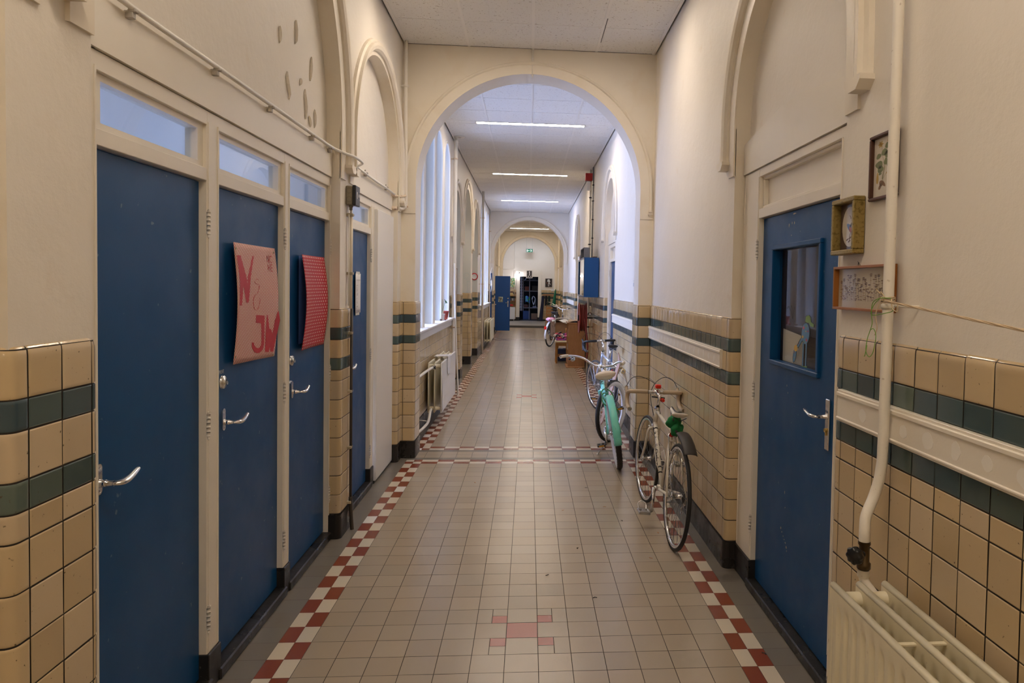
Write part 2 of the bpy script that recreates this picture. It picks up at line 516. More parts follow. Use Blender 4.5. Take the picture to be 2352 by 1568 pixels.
def dado(tag_, pts, phase, parent, ztop=None, zbot=None, lo=0.0, rows=None):
    P = Path(round_path(pts))
    mb = MB(); g = .0021; c = .0028
    joints = []
    t = phase
    while t > .03: t -= .1245
    t += .1245
    joints = [0.0]
    while t < P.len - .02:
        joints.append(t); t += .1245
    joints.append(P.len)
    for ri, (za, zb) in enumerate(ROWS):
        if ztop is not None and zb > ztop + .01:
            if za >= ztop - .02: continue
            zb = ztop
        for a, b in zip(joints, joints[1:]):
            mb.col = tile_col(ri, a)
            jz = random.uniform(-.0008, .0008); off = random.uniform(-.0006, .0006)
            tl = random.uniform(-.0009, .0009)
            s0, s1 = a+g, b-g
            if s1-s0 < .006: continue
            kn_ = P.knots(s0+c+.01, s1-c-.01) if s1-s0 > .04 else []; ss = [s0, s0+c] + ([s0+c+.006] + kn_ + [s1-c-.006] if kn_ or (ri == len(ROWS)-1 and s1-s0 > .04) else []) + [s1-c, s1]
            z0_, z1_ = za+g+jz, zb-g+jz
            top = (ri == len(ROWS)-1)
            if top: zz = [(z0_, -.0016), (z0_+c, 0), (z0_+c+.006, 0), (z1_-.032, 0), (z1_-.022, -.0004), (z1_-.010, -.0025), (z1_-.002, -.008), (z1_+.004, -.016)]
            elif kn_: zz = [(z0_, -.0016), (z0_+c, 0), (z0_+c+.006, 0), (z1_-c-.006, 0), (z1_-c, 0), (z1_, -.0016)]
            else: zz = [(z0_, -.0016), (z0_+c, 0), (z1_-c, 0), (z1_, -.0016)]
            grid = []
            for i, s_ in enumerate(ss):
                n_ = P.nrm(s_); p_ = P.at(s_)
                e = -.0016 if i in (0, len(ss)-1) else 0
                col = []
                for (z_, dz) in zz:
                    o_ = min(e, dz) + off + tl*(z_-za)/.12*2*(i/(len(ss)-1)-.5)
                    q = p_ + n_*o_
                    col.append(mb.vert((q.x, q.y, z_)))
                grid.append(col)
            for i in range(len(grid)-1):
                for j in range(len(zz)-1):
                    mb.face([grid[i][j], grid[i+1][j], grid[i+1][j+1], grid[i][j+1]], bool(kn_) or top)
    o = mb.build('tile_dado', MT['tile'], parent, colors=True)
    gb = MB(); top_ = ztop or 1.505
    def strip(b_, off, z0_, z1_, topcap=False, cap_d=.02):
        pr = None
        kn = [0.0] + P.knots(0, P.len) + [P.len]
        for s_ in kn:
            n_ = P.nrm(min(max(s_, .003), P.len-.003)); p_ = P.at(s_) + n_*off; q_ = p_ - n_*cap_d
            if pr is not None:
                b_.quad((pr[0].x, pr[0].y, z0_), (p_.x, p_.y, z0_), (p_.x, p_.y, z1_), (pr[0].x, pr[0].y, z1_))
                if topcap:
                    b_.quad((pr[0].x, pr[0].y, z1_), (p_.x, p_.y, z1_), (q_.x, q_.y, z1_+.001), (pr[1].x, pr[1].y, z1_+.001))
            else:
                b_.quad((p_.x, p_.y, z0_), (q_.x, q_.y, z0_), (q_.x, q_.y, z1_), (p_.x, p_.y, z1_))
            pr = (p_, q_)
    strip(gb, -.0042, .15, top_-.004)
    gb.build('grout', MT['grout'], parent)
    sb = MB(); strip(sb, .007, 0, .160, True, .03)
    sb.build('skirting', MT['skirting'], parent)

# ---- left wall
L = SM(-1)
wl = MB()
ZT = 4.02
DEP = .088
arch_panel(wl, L, -4.0, 7.13, 0, ZT, [(.09, 1.74, 0, 2.62, DEP, 0), (2.084, 4.65, 0, 2.643, DEP, 2.345), (4.99, 6.65, 0, 2.62, DEP, 2.345)], DEP, inset=.011)
WINS = [(7.50, 8.157), (8.32, 9.03), (9.23, 9.87), (10.12, 10.78)]
ALC = [(11.36, 12.60), (13.12, 14.95), (15.32, 16.87)]
WINS2 = [(17.75, 18.40), (18.58, 19.25), (19.45, 20.10), (20.30, 20.95)]
ops2 = [(a, b, 1.165, 3.39, .36, None) for a, b in WINS] + [(a, b, 0, 2.62, .42, 0) for a, b in ALC] + [(a, b, 1.165, 3.39, .36, None) for a, b in WINS2]
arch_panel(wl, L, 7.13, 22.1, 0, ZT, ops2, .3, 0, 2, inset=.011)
arch_panel(wl, L, 22.1, 29.8, 0, ZT, [(23.6, 25.6, 0, 2.6, .10, 0), (26.6, 28.2, 0, 2.6, .10, 0)], .1, inset=.011)
arch_panel(wl, L, 29.8, 32.2, 0, ZT, [], .1)
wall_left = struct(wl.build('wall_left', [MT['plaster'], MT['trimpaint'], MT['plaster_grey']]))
# ---- right wall
Rr = SM(1)
wr = MB()
arch_panel(wr, Rr, -4.0, 7.13, 0, ZT, [(-1.35, .10, 0, 2.62, DEP, 0), (2.64, 4.09, 0, 2.62, DEP, 2.345)], DEP, inset=.011)
arch_panel(wr, Rr, 7.13, 22.1, 0, ZT, [(9.87, 11.22, 0, 2.62, DEP, 2.345), (16.90, 18.20, 0, 2.62, DEP, 0)], DEP, inset=.011)
arch_panel(wr, Rr, 22.1, 29.8, 0, ZT, [(23.6, 25.6, 0, 2.6, .10, 0), (26.6, 28.2, 0, 2.6, .10, 0)], .1, inset=.011)
arch_panel(wr, Rr, 29.8, 32.2, 0, ZT, [], .1)
wall_right = struct(wr.build('wall_right', [MT['plaster'], MT['trimpaint']]))
# back wall behind the camera; outer sheets added unseen to keep sky light out
bw = MB()
bw.quad((1.75, -4, -.1), (1.75, 32.3, -.1), (1.75, 32.3, 4.1), (1.75, -4, 4.1)); bw.quad((1.2, 32.3, -.1), (1.75, 32.3, -.1), (1.75, 32.3, 4.1), (1.2, 32.3, 4.1)); bw.quad((1.2, -4, -.1), (1.75, -4, -.1), (1.75, -4, 4.1), (1.2, -4, 4.1))
bw.quad((-1.4, -4, 0), (1.4, -4, 0), (1.4, -4, 4.02), (-1.4, -4, 4.02))
struct(bw.build('wall_back_and_sky_stop', MT['plaster']))

t = 0
D = TX + DEP
dado('l', [(-D, -4), (-D, .0)], .1, wall_left)
for pts, ph in [
    ([(-D, 1.74), (-TX, 1.74, 'r'), (-TX, 2.084, 'r'), (-D, 2.084)], .137),
    ([(-D, 4.65), (-TX, 4.65, 'r'), (-TX, 4.99, 'r'), (-D, 4.99)], .137),
    ([(-D, 6.65), (-TX, 6.65, 'r'), (-TX, 6.818), (-1.066, 6.818, 'r'), (-1.066, 7.142, 'r'), (-TX, 7.142)], .137)]:
    dado('l', pts, ph, wall_left)
dado('l', [(-TX, 7.13), (-TX, 11.02)], .08, wall_left, ztop=1.05)
E42 = WX + .40
dado('l', [(-TX, 11.02), (-TX, 11.36, 'r'), (-E42, 11.36)], .1, wall_left)
dado('l', [(-E42, 12.60), (-TX, 12.60, 'r'), (-TX, 13.12, 'r'), (-E42, 13.12)], .1, wall_left)
dado('l', [(-E42, 14.95), (-TX, 14.95, 'r'), (-TX, 15.32, 'r'), (-E42, 15.32)], .1, wall_left)
dado('l', [(-E42, 16.87), (-TX, 16.87, 'r'), (-TX, 17.55)], .1, wall_left)
dado('l', [(-TX, 17.55), (-TX, 21.3)], .08, wall_left, ztop=1.05)
dado('l', [(-TX, 21.3), (-TX, 21.788), (-1.066, 21.788, 'r'), (-1.066, 22.112, 'r'), (-TX, 22.112), (-TX, 23.6, 'r'), (-TX-.1, 23.6)], .1, wall_left)
dado('l', [(-TX-.1, 25.6), (-TX, 25.6, 'r'), (-TX, 26.6, 'r'), (-TX-.1, 26.6)], .1, wall_left)
dado('l', [(-TX-.1, 28.2), (-TX, 28.2, 'r'), (-TX, 29.488), (-1.066, 29.488, 'r'), (-1.066, 29.812, 'r'), (-TX, 29.812), (-TX, 32.2)], .1, wall_left)
# right wall, travelled towards the camera so that tiles face the corridor
def ph_for(y_start, y_joint): return (y_start-y_joint)
dado('r', [(TX, 32.2), (TX, 29.812), (1.066, 29.812, 'r'), (1.066, 29.488, 'r'), (TX, 29.488), (TX, 28.2, 'r'), (TX+.1, 28.2)], .1, wall_right)
dado('r', [(TX+.1, 26.6), (TX, 26.6, 'r'), (TX, 25.6, 'r'), (TX+.1, 25.6)], .1, wall_right)
dado('r', [(TX+.1, 23.6), (TX, 23.6, 'r'), (TX, 22.112), (1.066, 22.112, 'r'), (1.066, 21.788, 'r'), (TX, 21.788), (TX, 18.20, 'r'), (D, 18.20)], .1, wall_right)
dado('r', [(D, 16.90), (TX, 16.90, 'r'), (TX, 11.22, 'r'), (D, 11.22)], .137, wall_right)
dado('r', [(D, 9.87), (TX, 9.87, 'r'), (TX, 7.142), (1.066, 7.142, 'r'), (1.066, 6.818, 'r'), (TX, 6.818)], .137, wall_right)
dado('r', [(TX, 6.83), (TX, 4.09, 'r'), (D, 4.09)], 6.83-4.149, wall_right)
dado('r', [(D, 2.64), (TX, 2.64, 'r'), (TX, .10)], .137, wall_right)
dado('r', [(TX, .10), (TX, -4)], .05, wall_right)

# ---- transverse arches
def cross_arch(n, y0, y1, zt=ZT, cx=0.0, r=1.078):
    mb = MB()
    F = lambda x, z, d: (x, y0+d, z)
    arch_panel(mb, F, -1.30, 1.30, 0, zt, [(cx-r, cx+r, 0, 2.622, y1-y0, None)], y1-y0, 0, 1, nseg=48)
    mb.mi = 0
    G = lambda x, z, d: (x, y1-d, z)
    arch_panel(mb, G, -1.30, 1.30, 0, zt, [(cx-r, cx+r, 0, 2.622, .001, None)], .001, 0, 1, nseg=48)
    o = struct(mb.build('wall_arch_%d' % n, [MT['plaster'] if n != 1 else MT['trimpaint'], MT['plaster']]))
    m2 = MB()
    for FF in (F, G):
        sweep_arch(m2, FF, cx, 2.622, r, [(0, .002), (0, -.008), (.086, -.008), (.086, -.012), (.094, -.026), (.104, -.032), (.112, -.028), (.117, -.012), (.117, .002)], 2.42)
        for sg in (-1, 1):
            m2.prism([(cx+sg*r, 2.345), (cx+sg*(r+.122), 2.345), (cx+sg*(r+.122), 2.42), (cx+sg*r, 2.42)], FF, .002, -.008)
            for k, (zz, w) in enumerate(((2.420, .020), (2.400, .028), (2.385, .020))):
                u = cx + sg*(r+.104)
                m2.prism([(u-w, zz-.012), (u+w*.6, zz-.012), (u+w*.6, zz+.006), (u-w, zz+.006)], FF, .002, -.030+.006*k)
    struct(m2.build('trim_arch_%d' % n, MT['trimpaint']))
cross_arch(1, 6.83, 7.13)
cross_arch(2, 21.8, 22.1)
cross_arch(3, 29.5, 29.8)
k = 1
for (M, uc, zc, r, h) in [(L, 3.367, 2.643, 1.283, True), (L, 5.82, 2.62, .83, True), (L, .915, 2.62, .825, False),
                       (Rr, 3.365, 2.62, .725, True), (Rr, 10.545, 2.62, .675, True), (Rr, 17.55, 2.62, .65, True),
                       (L, 11.98, 2.62, .62, True), (L, 14.035, 2.62, .915, True), (L, 16.095, 2.62, .775, True),
                       (L, 24.6, 2.6, 1.0, True), (L, 27.4, 2.6, .8, True), (Rr, 24.6, 2.6, 1.0, True), (Rr, 27.4, 2.6, .8, True)]:
    mouldings('trim_%d' % k, M, uc, zc, r, hood=h and not (M is L and abs(r-1.283) < .01), hr=-.078 if (M is L and abs(r-.83) < .001) else 0.0)
    k += 1
# the wide arch over the three doors: its hood mould sits close under the ceiling
mb = MB()
sweep_arch(mb, L, 3.367, 2.643, 1.283, HOOD, 2.445)
for sg in (-1, 1):
    u = 3.367 + sg*(1.283+.150)
    mb.prism([(u-.062, 2.445), (u+.062, 2.445), (u+.062, 2.425), (u+.03, 2.395), (u-.03, 2.395), (u-.062, 2.425)], L, .003, -.056)
struct(mb.build('trim_%d' % k, MT['trimpaint'])); k += 1
# small hoods over the last window of each bay, glazing mouldings round every window
for (a, b) in WINS + WINS2:
    mb = MB()
    sweep_arch(mb, L, (a+b)/2, 3.39, (b-a)/2, [(0, .004), (0, -.012), (.028, -.018), (.034, -.006), (.05, -.006), (.056, .004)], 1.17, nseg=24)
    sweep_arch(mb, L, (a+b)/2, 3.39, (b-a)/2-.05, [(.05, .13), (.03, .10), (.012, .10), (0, .13)], 1.17, nseg=24)
    struct(mb.build('trim_%d' % k, MT['white'])); k += 1

# ---- windows: frame, glazing bars, panes
wi = 1
for (a, b) in WINS + WINS2:
    w = (b-a)/2; uc = (a+b)/2; zc = 3.39
    fb = MB()
    sweep_arch(fb, L, uc, zc, w-.055, [(0, .30), (0, .345), (.055, .345), (.055, .30), (0, .30)], 1.165, nseg=20)
    fb.box(-WX-.345, a, 1.165, -WX-.30, b, 1.225)
    for z in [1.62, 2.05, 2.48, 2.91, 3.34]:
        fb.box(-WX-.340, a+.05, z-.016, -WX-.306, b-.05, z+.016)
    o = struct(fb.build('window_%d' % wi, MT['white']))
    for s0, s1 in ((1.225, 3.39),):
        g = MB(); n = 14
        pts = [(a+.05, s0)] + [(uc-(w-.05)*math.cos(math.pi*j/n), zc+(w-.05)*math.sin(math.pi*j/n)) for j in range(n+1)] + [(b-.05, s0)]
        g.poly([L(u, z, .322) for u, z in pts])
        g.build('window_pane', MT['glass'], o)
    wi += 1
def sill(name, y0, y1):
    mb = MB()
    mb.box(-1.125, y0, 1.150, -WX-.36, y1, 1.172, .004)
    mb.box(-1.150, y0, 1.128, -1.20, y1, 1.150, .004)
    mb.box(-1.172, y0, 1.048, -1.215, y1, 1.130, .003)
    return struct(mb.build(name, MT['white']))
sill('trim_%d' % k, 7.13, 10.98); k += 1
sill('trim_%d' % k, 17.55, 21.25); k += 1

# ---- the floor
def floor():
    mb = MB(); g = .0016; s = .15; Y0 = 3.305
    cream = (.66, .59, .48); red = (.235, .055, .028); pink = (.40, .135, .105); grey = (.205, .185, .155)
    def tile(x0, y0, x1, y1, col, gg=g, v=.03):
        k_ = 1+random.uniform(-v, v)
        t_ = random.uniform(-.02, .02)
        mb.col = (col[0]*k_*(1+t_), col[1]*k_, col[2]*k_*(1-t_))
        z = [random.uniform(-.00035, .00035) for _ in range(4)]
        mb.quad((x0+gg, y0+gg, z[0]), (x1-gg, y0+gg, z[1]), (x1-gg, y1-gg, z[2]), (x0+gg, y1-gg, z[3]))
    def main(i):
        t_ = random.random()
        a = (.42, .352, .272); b = (.395, .33, .255)
        return tuple(a[k_]*(1-t_)+b[k_]*t_ for k_ in range(3))
    def odd(c):
        r_ = random.random()
        if c is cream and r_ < .07: return (.80, .78, .74)
        return c
    x = lambda i: (i-.5)*s
    motifs = []
    jj = 0
    y = Y0
    # zones in rows of tiles; the cross bands lie under the arches
    def zone(j0, j1, first):
        jm = [first + 50*k_ for k_ in range(4)]
        for j in range(j0, j1):
            ya, yb = Y0+j*s, Y0+(j+1)*s
            for i in range(-6, 7):
                near = [m_ for m_ in jm if abs(j-m_) <= 1]
                if near:
                    m_ = near[0]
                    if i == 0 and j == m_: tile(x(0), ya, x(1), yb, pink); continue
                    if i in (-1, 1) and j in (m_-1, m_+1):
                        xa = x(i); h = s/2
                        for a_ in (0, 1):
                            for b_ in (0, 1):
                                inner_x = (a_ == 1) if i == -1 else (a_ == 0)
                                inner_y = (b_ == 1) if j == m_-1 else (b_ == 0)
                                if inner_x: tile(xa+a_*h, ya+b_*h, xa+(a_+1)*h, ya+(b_+1)*h, pink if inner_y else main(i))
                        xa2 = xa if i == -1 else xa+h
                        tile(xa2, ya, xa2+h, yb, main(i)); continue
                tile(x(i), ya, x(i+1), yb, main(i))
            for sd in (0, 1):
                for c_ in (0, 1):
                    xa = (x(-7) if sd == 0 else x(7)) + c_*s/2
                    col = red if (j + c_ + sd) % 2 == 0 else cream
                    tile(xa, ya, xa+s/2, yb, odd(col), .0009)
            edge(ya, yb, j)
    def edge(ya, yb, j=0):
        for sd in (-1, 1):
            xa, xb = sd*7.5*s, sd*(7.5*s+.15); xc = sd*1.75
            tile(min(xa, xb), ya, max(xa, xb), yb, grey, .0007, .04)
            tile(min(xb, xc), ya, max(xb, xc), yb, grey, .0007, .04)
    def band(ya, flip):
        for r_ in (0, 1):
            y0_, y1_ = ya + r_*s/2, ya + (r_+1)*s/2
            for i in range(-6, 7):
                col = red if (i + r_ + flip) % 2 == 0 else cream
                tile(x(i), y0_, x(i+1), y1_, col, .0009)
            for sd in (0, 1):
                for c_ in (0, 1):
                    xa = (x(-7) if sd == 0 else x(7)) + c_*s/2
                    col = red if (r_ + c_ + sd + flip) % 2 == 0 else cream
                    tile(xa, y0_, xa+s/2, y1_, odd(col), .0009)
        edge(ya, ya+s)
    def under(ya, yb):
        tile(-1.6, ya, 1.6, ya+.075, grey, .0007)
        tile(-1.6, yb-.075, 1.6, yb, grey, .0007)
        for i in range(-9, 10):
            mid = (ya+yb)/2
            tile(x(i), ya+.075, x(i+1), mid, main(i) if -7 <= i <= 7 else grey)
            tile(x(i), mid, x(i+1), yb-.075, main(i) if -7 <= i <= 7 else grey)
    zone(-49, 22, 0)
    b1 = Y0+22*s
    band(b1, 0); under(b1+s, b1+s+.40); band(b1+s+.40, 1)
    yy = b1+2*s+.40
    off = (yy-Y0)/s
    Y1 = yy
    n2 = int(round((21.62-yy)/s))
    def zone2(y0_, n, first):
        nonlocal Y0
        keep = Y0; Y0 = y0_; zone(0, n, first); Y0 = keep
    first = int(round((10.64-.075-yy)/s))
    zone2(yy, n2, first)
    y2 = yy+n2*s
    band(y2, 0); under(y2+s, y2+s+.4); band(y2+s+.4, 1)
    y3 = y2+2*s+.4
    zone2(y3, int((28.3-y3)/s), 22)
    o = mb.build('floor', MT['floor'], colors=True)
    struct(o)
    gb = MB(); gb.quad((-5, -4.2, -.0018), (5, -4.2, -.0018), (5, 33, -.0018), (-5, 33, -.0018))
    gb.build('grout', MT['floorgrout'], o)
    rb = MB(); rb.box(-1.25, 28.35, 0, 1.25, 32.3, .085)
    rb.build('raised_step', flat(.30, .29, .28, .35), o)
    rb = MB(); rb.box(-1.25, 28.28, 0, 1.25, 28.35, .088, .004)
    rb.build('step_edge', flat(.09, .09, .09, .4), o)
floor()

# ---- the ceiling
def ceiling():
    mb = MB(); ex = 1.178
    mb.mi = 0
    def bay(y0, y1, rows_y, bars):
        mb.mi = 0
        mb.quad((-ex, y0, ZC), (ex, y0, ZC), (ex, y1, ZC), (-ex, y1, ZC))
        mb.mi = 1
        for xb in (-.592, .012, .622): mb.box(xb-.012, y0, ZC-.0035, xb+.012, y1, ZC+.01)
        for sg in (-1, 1): mb.box(sg*ex-.014, y0, ZC-.006, sg*ex+.014, y1, ZC+.02)
        for yb in rows_y: mb.box(-ex, yb-.005, ZC-.0025, ex, yb+.005, ZC+.01)
        for yb in bars:   # the filler strips beside each light
            for e in (-.075, .075): mb.box(-ex, yb+e-.006, ZC-.0028, ex, yb+e+.006, ZC+.01)
        mb.mi = 2
        for yb in (y0, y1): mb.box(-ex, yb-.008, ZC-.001, ex, yb+.008, ZC+.02)
    T = .6175
    r1 = [5.96+T*k_ for k_ in (-1, 0, 1)] + [5.5+.075+.0]
    ys = []
    lights = [-3.44, 1.03, 5.50, 9.97, 14.44, 18.91, 23.4, 27.93, 31.0]
    for ly in lights:
        for k_ in range(0, 7): ys.append(ly+.075+T*k_ if k_ else ly+.075)
    ys = [y_ for y_ in ys]
    bay(-4, 6.83, [y_ for y_ in ys if y_ < 6.80], [l for l in lights if l < 6.8])
    bay(7.13, 21.8, [y_ for y_ in ys if 7.16 < y_ < 21.78], [l for l in lights if 7.2 < l < 21.7])
    bay(22.1, 29.5, [y_ for y_ in ys if 22.15 < y_ < 29.45], [l for l in lights if 22.2 < l < 29.4])
    bay(29.8, 32.2, [30.4, 31.0, 31.6], [])
    mb.mi = 2
    mb.quad((-6, -4.3, 4.015), (6, -4.3, 4.015), (6, 36.5, 4.015), (-6, 36.5, 4.015))  # black sheet added above the grid so no sky light gets in
    # dark slit where one tile has slipped
    mb.box(.634, 5.98, ZC-.0042, .640, 6.56, ZC-.001)
    struct(mb.build('ceiling', [MT['ceil'], MT['grid'], MT['black']]))
ceiling()
# ---- luminaires
def luminaire():
    t_ = thing('ceiling_light', 'x', 'ceiling light', (0, 0, ZC), 0, 'strip lights recessed in the corridor ceiling')
    b = MB(); b.box(-.765, -.062, -.006, .765, -.050, .004); b.box(-.765, .050, -.006, .765, .062, .004)
    b.box(-.765, -.05, -.006, -.752, .05, .004); b.box(.752, -.05, -.006, .765, .05, .004)
    b.build('frame', MT['steel'], t_)
    d = MB(); d.box(-.752, -.05, -.004, .752, .05, -.001)
    dm = mat('lit_diffuser', (.9, .9, .9), .5, emit=(LAMP_COL, LAMP_POW))
    d.build('diffuser', dm, t_)
    l_ = MB()
    for i in range(-12, 13): l_.box(i*.06-.001, -.05, -.0075, i*.06+.001, .05, -.004)
    l_.build('louvre_grille', MT['chrome'], t_)
    return t_
LUM = [(-3.44, 'strip light in the ceiling behind the viewpoint'), (1.03, 'strip light in the ceiling overhead, above the three blue doors'), (5.50, 'strip light in the ceiling just in front of the first arch'),
       (9.97, 'long lit strip light seen first through the large arch'), (14.44, 'lit strip light, second beyond the large arch'),
       (18.91, 'lit strip light, third beyond the large arch, near the second arch'), (23.4, 'strip light between the second and third arches, nearer one'), (27.93, 'lit strip light seen through the second arch'),
       (31.0, 'strip light in the last bay, above the far doorway')]
l0 = luminaire()
for i, (y, lab) in enumerate(LUM):
    if i == 0: l0.location = (0, y, ZC); l0['label'] = lab
    else: ln_ = dup(l0, (0, y, ZC), label=lab)
cool = mat('cool_diffuser', (.9, .9, .9), .5, emit=((.80, .84, 1.0), 24.0))
for ch in COL.objects:          # the last fitting has a cooler tube
    if ch.parent is ln_ and ch.name.startswith('diffuser'):
        ch.data = ch.data.copy(); ch.data.materials[0] = cool
# ================================================================ door frames, doors, side rooms
def frame_bay(n, side, posts, y0, y1, rails, board, foot_y, mat_=None, peak=None):
    """posts, rails in world metres; board = (z0, z1) lintel board over the frame"""
    mb = MB(); s = side
    XF, XB = s*1.272, s*1.350
    for (a, b) in posts:
        mb.box(XF, a, .0, XB, b, 2.345, .003)
        for e, sg in ((a, 1), (b, -1)):      # quirk bead on each arris
            mb.box(XF+s*-.004, e+sg*.006, .16, XF+s*.002, e+sg*.014, 2.30, .001)
    for (z0, z1, a, b) in rails: mb.box(XF+s*.001, a, z0, XB, b, z1, .002)
    if peak:
        c = (y0+y1)/2
        pl = [(y0+.002, board[0]), (y1-.002, board[0]), (y1-.002, board[1]), (c+.14, peak), (c-.14, peak), (y0+.002, board[1])]
    else: pl = [(y0+.002, board[0]), (y1-.002, board[0]), (y1-.002, board[1]), (y0+.002, board[1])]
    mb.prism(pl, lambda y, z, d: (s*(1.262+d), y, z), 0, .04)
    o = struct(mb.build('trim_frame_%d' % n, MT['paint']))
    fb = MB()
    for (a, b) in foot_y: fb.box(s*1.262, a-.004, 0, s*1.36, b+.004, .155, .003)
    if foot_y: fb.build('plinth', MT['skirting'], o)
    return o
def transom(parent, side, a, b, z0, z1, glass=True, w=.045):
    s = side; mb = MB(); x0, x1 = s*1.288, s*1.335
    mb.box(x0, a, z0, x1, b, z0+w*.5); mb.box(x0, a, z1-w*.5, x1, b, z1)
    mb.box(x0, a, z0+w*.5, x1, a+w, z1-w*.5); mb.box(x0, b-w, z0+w*.5, x1, b, z1-w*.5)
    o = mb.build('sash', MT['paint'], parent)
    g = MB(); g.box(s*1.312, a+w*.6, z0+.01, s*1.316, b-w*.6, z1-.01)
    g.build('pane', MT['glass'] if glass else MT['paint'], o)
def hinge(parent, side, y, z, sgn=1):
    s = side; mb = MB()
    X = s*1.268
    for k in range(5):
        zz = z-.044+k*.018
        mb.lathe([(0, zz), (.0075, zz+.001), (.0078, zz+.0165), (0, zz+.0175)], (X, y, 0), 'Z', 10)
    mb.lathe([(0, -.060), (.004, -.057), (.0062, -.046)], (X, y, z), 'Z', 8)
    mb.lathe([(.0062, .046), (.004, .054), (0, .056)], (X, y, z), 'Z', 8)
    mb.box(X, y, z-.044, X+s*.010, y+sgn*.026, z+.046, .001)
    mb.build('hinge', MT['pipe'], parent)
def lever(parent, side, X, y, z, dirn=1, long_=False, m=None):
    s = side; m = m or MT['chrome']
    root = MB()
    if not long_:
        pl = [( .014*math.cos(t), .034+.014*math.sin(t)) for t in [math.pi*k/10 for k in range(11)]] + [(-.014*math.cos(t), -.034-.014*math.sin(t)) for t in [math.pi*k/10 for k in range(11)]]
        root.prism(pl, lambda a, b, d: (X-s*d, y+a, z+.012+b), 0, .007)
        for dz in (-.025, .049): root.lathe([(.004, 0), (.004, .0085), (0, .009)], (X, y, z+dz), (-s, 0, 0), 8)
    else:
        root.box(X, y-.019, z-.145, X-s*.009, y+.019, z+.075, .003)
    h = root.build('handle', m, parent)
    lb = MB()
    if not long_:
        lb.lathe([(0, .006), (.0125, .006), (.0125, .014), (.0105, .016), (.0105, .020), (.0118, .022), (.0118, .027), (.009, .030), (.0085, .05)], (X, y, z), (-s, 0, 0), 14)
        pts = curve([(X-s*.045, y, z), (X-s*.060, y+dirn*.008, z), (X-s*.066, y+dirn*.030, z+.001), (X-s*.064, y+dirn*.075, z+.010), (X-s*.060, y+dirn*.112, z+.020)], 5)
        rr = [.0088 + .0035*math.sin(math.pi*min(1, k/(len(pts)-1)*1.05)) for k in range(len(pts))]
        rr[-1] = .006
        lb.tube(pts, .01, 12, radii=rr, sq=(.78, 1.15))
    else:
        lb.lathe([(0, .008), (.013, .008), (.013, .014), (.010, .016), (.009, .045)], (X, y, z), (-s, 0, 0), 12)
        pts = [(X-s*.040, y, z), (X-s*.060, y+dirn*.004, z), (X-s*.064, y+dirn*.050, z), (X-s*.058, y+dirn*.105, z+.006), (X-s*.052, y+dirn*.135, z+.010)]
        lb.tube(pts, .01, 8, radii=[.010, .0105, .0095, .0085, .007], sq=(.75, 1.15))
        lb.mi = 1
        k2 = MB(); k2.lathe([(0, .008), (.009, .008), (.009, .018), (0, .0185)], (X, y, z-.058), (-s, 0, 0), 12)
        k2.box(X-s*.008, y-.005, z-.082, X-s*.014, y+.005, z-.060, .002)
        k2.build('lock_cylinder', flat(.55, .38, .12, .3, 1.0), h)
    lb.build('lever', m, h)
    return h
def cylinder_lock(parent, side, X, y, z):
    mb = MB(); s = side
    mb.lathe([(0, 0), (.029, 0), (.029, .004), (.027, .009), (.012, .012), (.012, .016), (.010, .017), (0, .017)], (X, y, z), (-s, 0, 0), 28)
    o = mb.build('lock_rose', MT['chrome'], parent)
    k = MB(); k.box(X-s*.017, y-.002, z-.006, X-s*.021, y+.002, z+.006, .0005)
    k.lathe([(.0075, .017), (.0075, .022), (0, .022)], (X, y, z-.003), (-s, 0, 0), 14)
    k.build('keyhole', MT['steel'], o)
def door(n, side, y0, y1, z0=.056, z1=2.064, hinge_at='far', handle=None, lock=None, label=None, win=None, hz=(.30, 1.09, 1.90), long_=False, xf=1.302):
    s = side
    root = bpy.data.objects.new('door_%d' % n, None); COL.objects.link(root); struct(root, label)
    mb = MB(); X0, X1 = s*xf, s*(xf+.042)
    if win:
        a, b, c, d = win
        mb.box(X0, y0+.003, z0, X1, a, z1); mb.box(X0, b, z0, X1, y1-.003, z1)
        mb.box(X0, a, z0, X1, b, c, .0); mb.box(X0, a, d, X1, b, z1, .0)
    else: mb.box(X0, y0+.003, z0, X1, y1-.003, z1, .002)
    mb.build('door_leaf', MT['blue'], root)
    hy = y1 if hinge_at == 'far' else y0
    for z in hz: hinge(root, s, hy+(.004 if hinge_at == 'far' else -.004), z, 1 if hinge_at == 'far' else -1)
    if handle is not None:
        lever(root, s, X0, handle[0], handle[1], 1 if hinge_at == 'far' else -1, long_)
    if lock: cylinder_lock(root, s, X0, *lock)
    t_ = MB(); t_.box(s*1.252, y0-.02, 0, s*1.35, y1+.02, .050, .006)
    t_.build('threshold', MT['skirting'], root)
    return root
RLS = [(2.288, 2.345, 2.084, 4.65), (2.068, 2.118, 2.084, 4.65)]
frame_bay(1, -1, [(2.086, 2.20), (2.915, 3.02), (3.798, 3.882), (4.640, 4.649)], 2.084, 4.65, RLS, (2.348, 2.505), [(2.915, 3.02), (3.798, 3.882)])
fr = bpy.data.objects['trim_frame_1']
for a, b in ((2.20, 2.915), (3.02, 3.798), (3.882, 4.640)): transom(fr, -1, a, b, 2.118, 2.288)
door(1, -1, 2.20, 2.915, handle=(2.245, 1.045))
d2 = door(2, -1, 3.02, 3.798, handle=(3.130, 1.062), lock=(3.128, 1.236))
d3 = door(3, -1, 3.882, 4.640, handle=(4.010, 1.062), lock=(4.008, 1.236))
mb = MB()
add_text(mb, 'PRIVE', .026, lambda u, v, d: (-1.3015+d*.5, 3.117+u*.8, 1.281+v*.9))
mb.build('lettering', flat(.45, .5, .55, .5), d2)
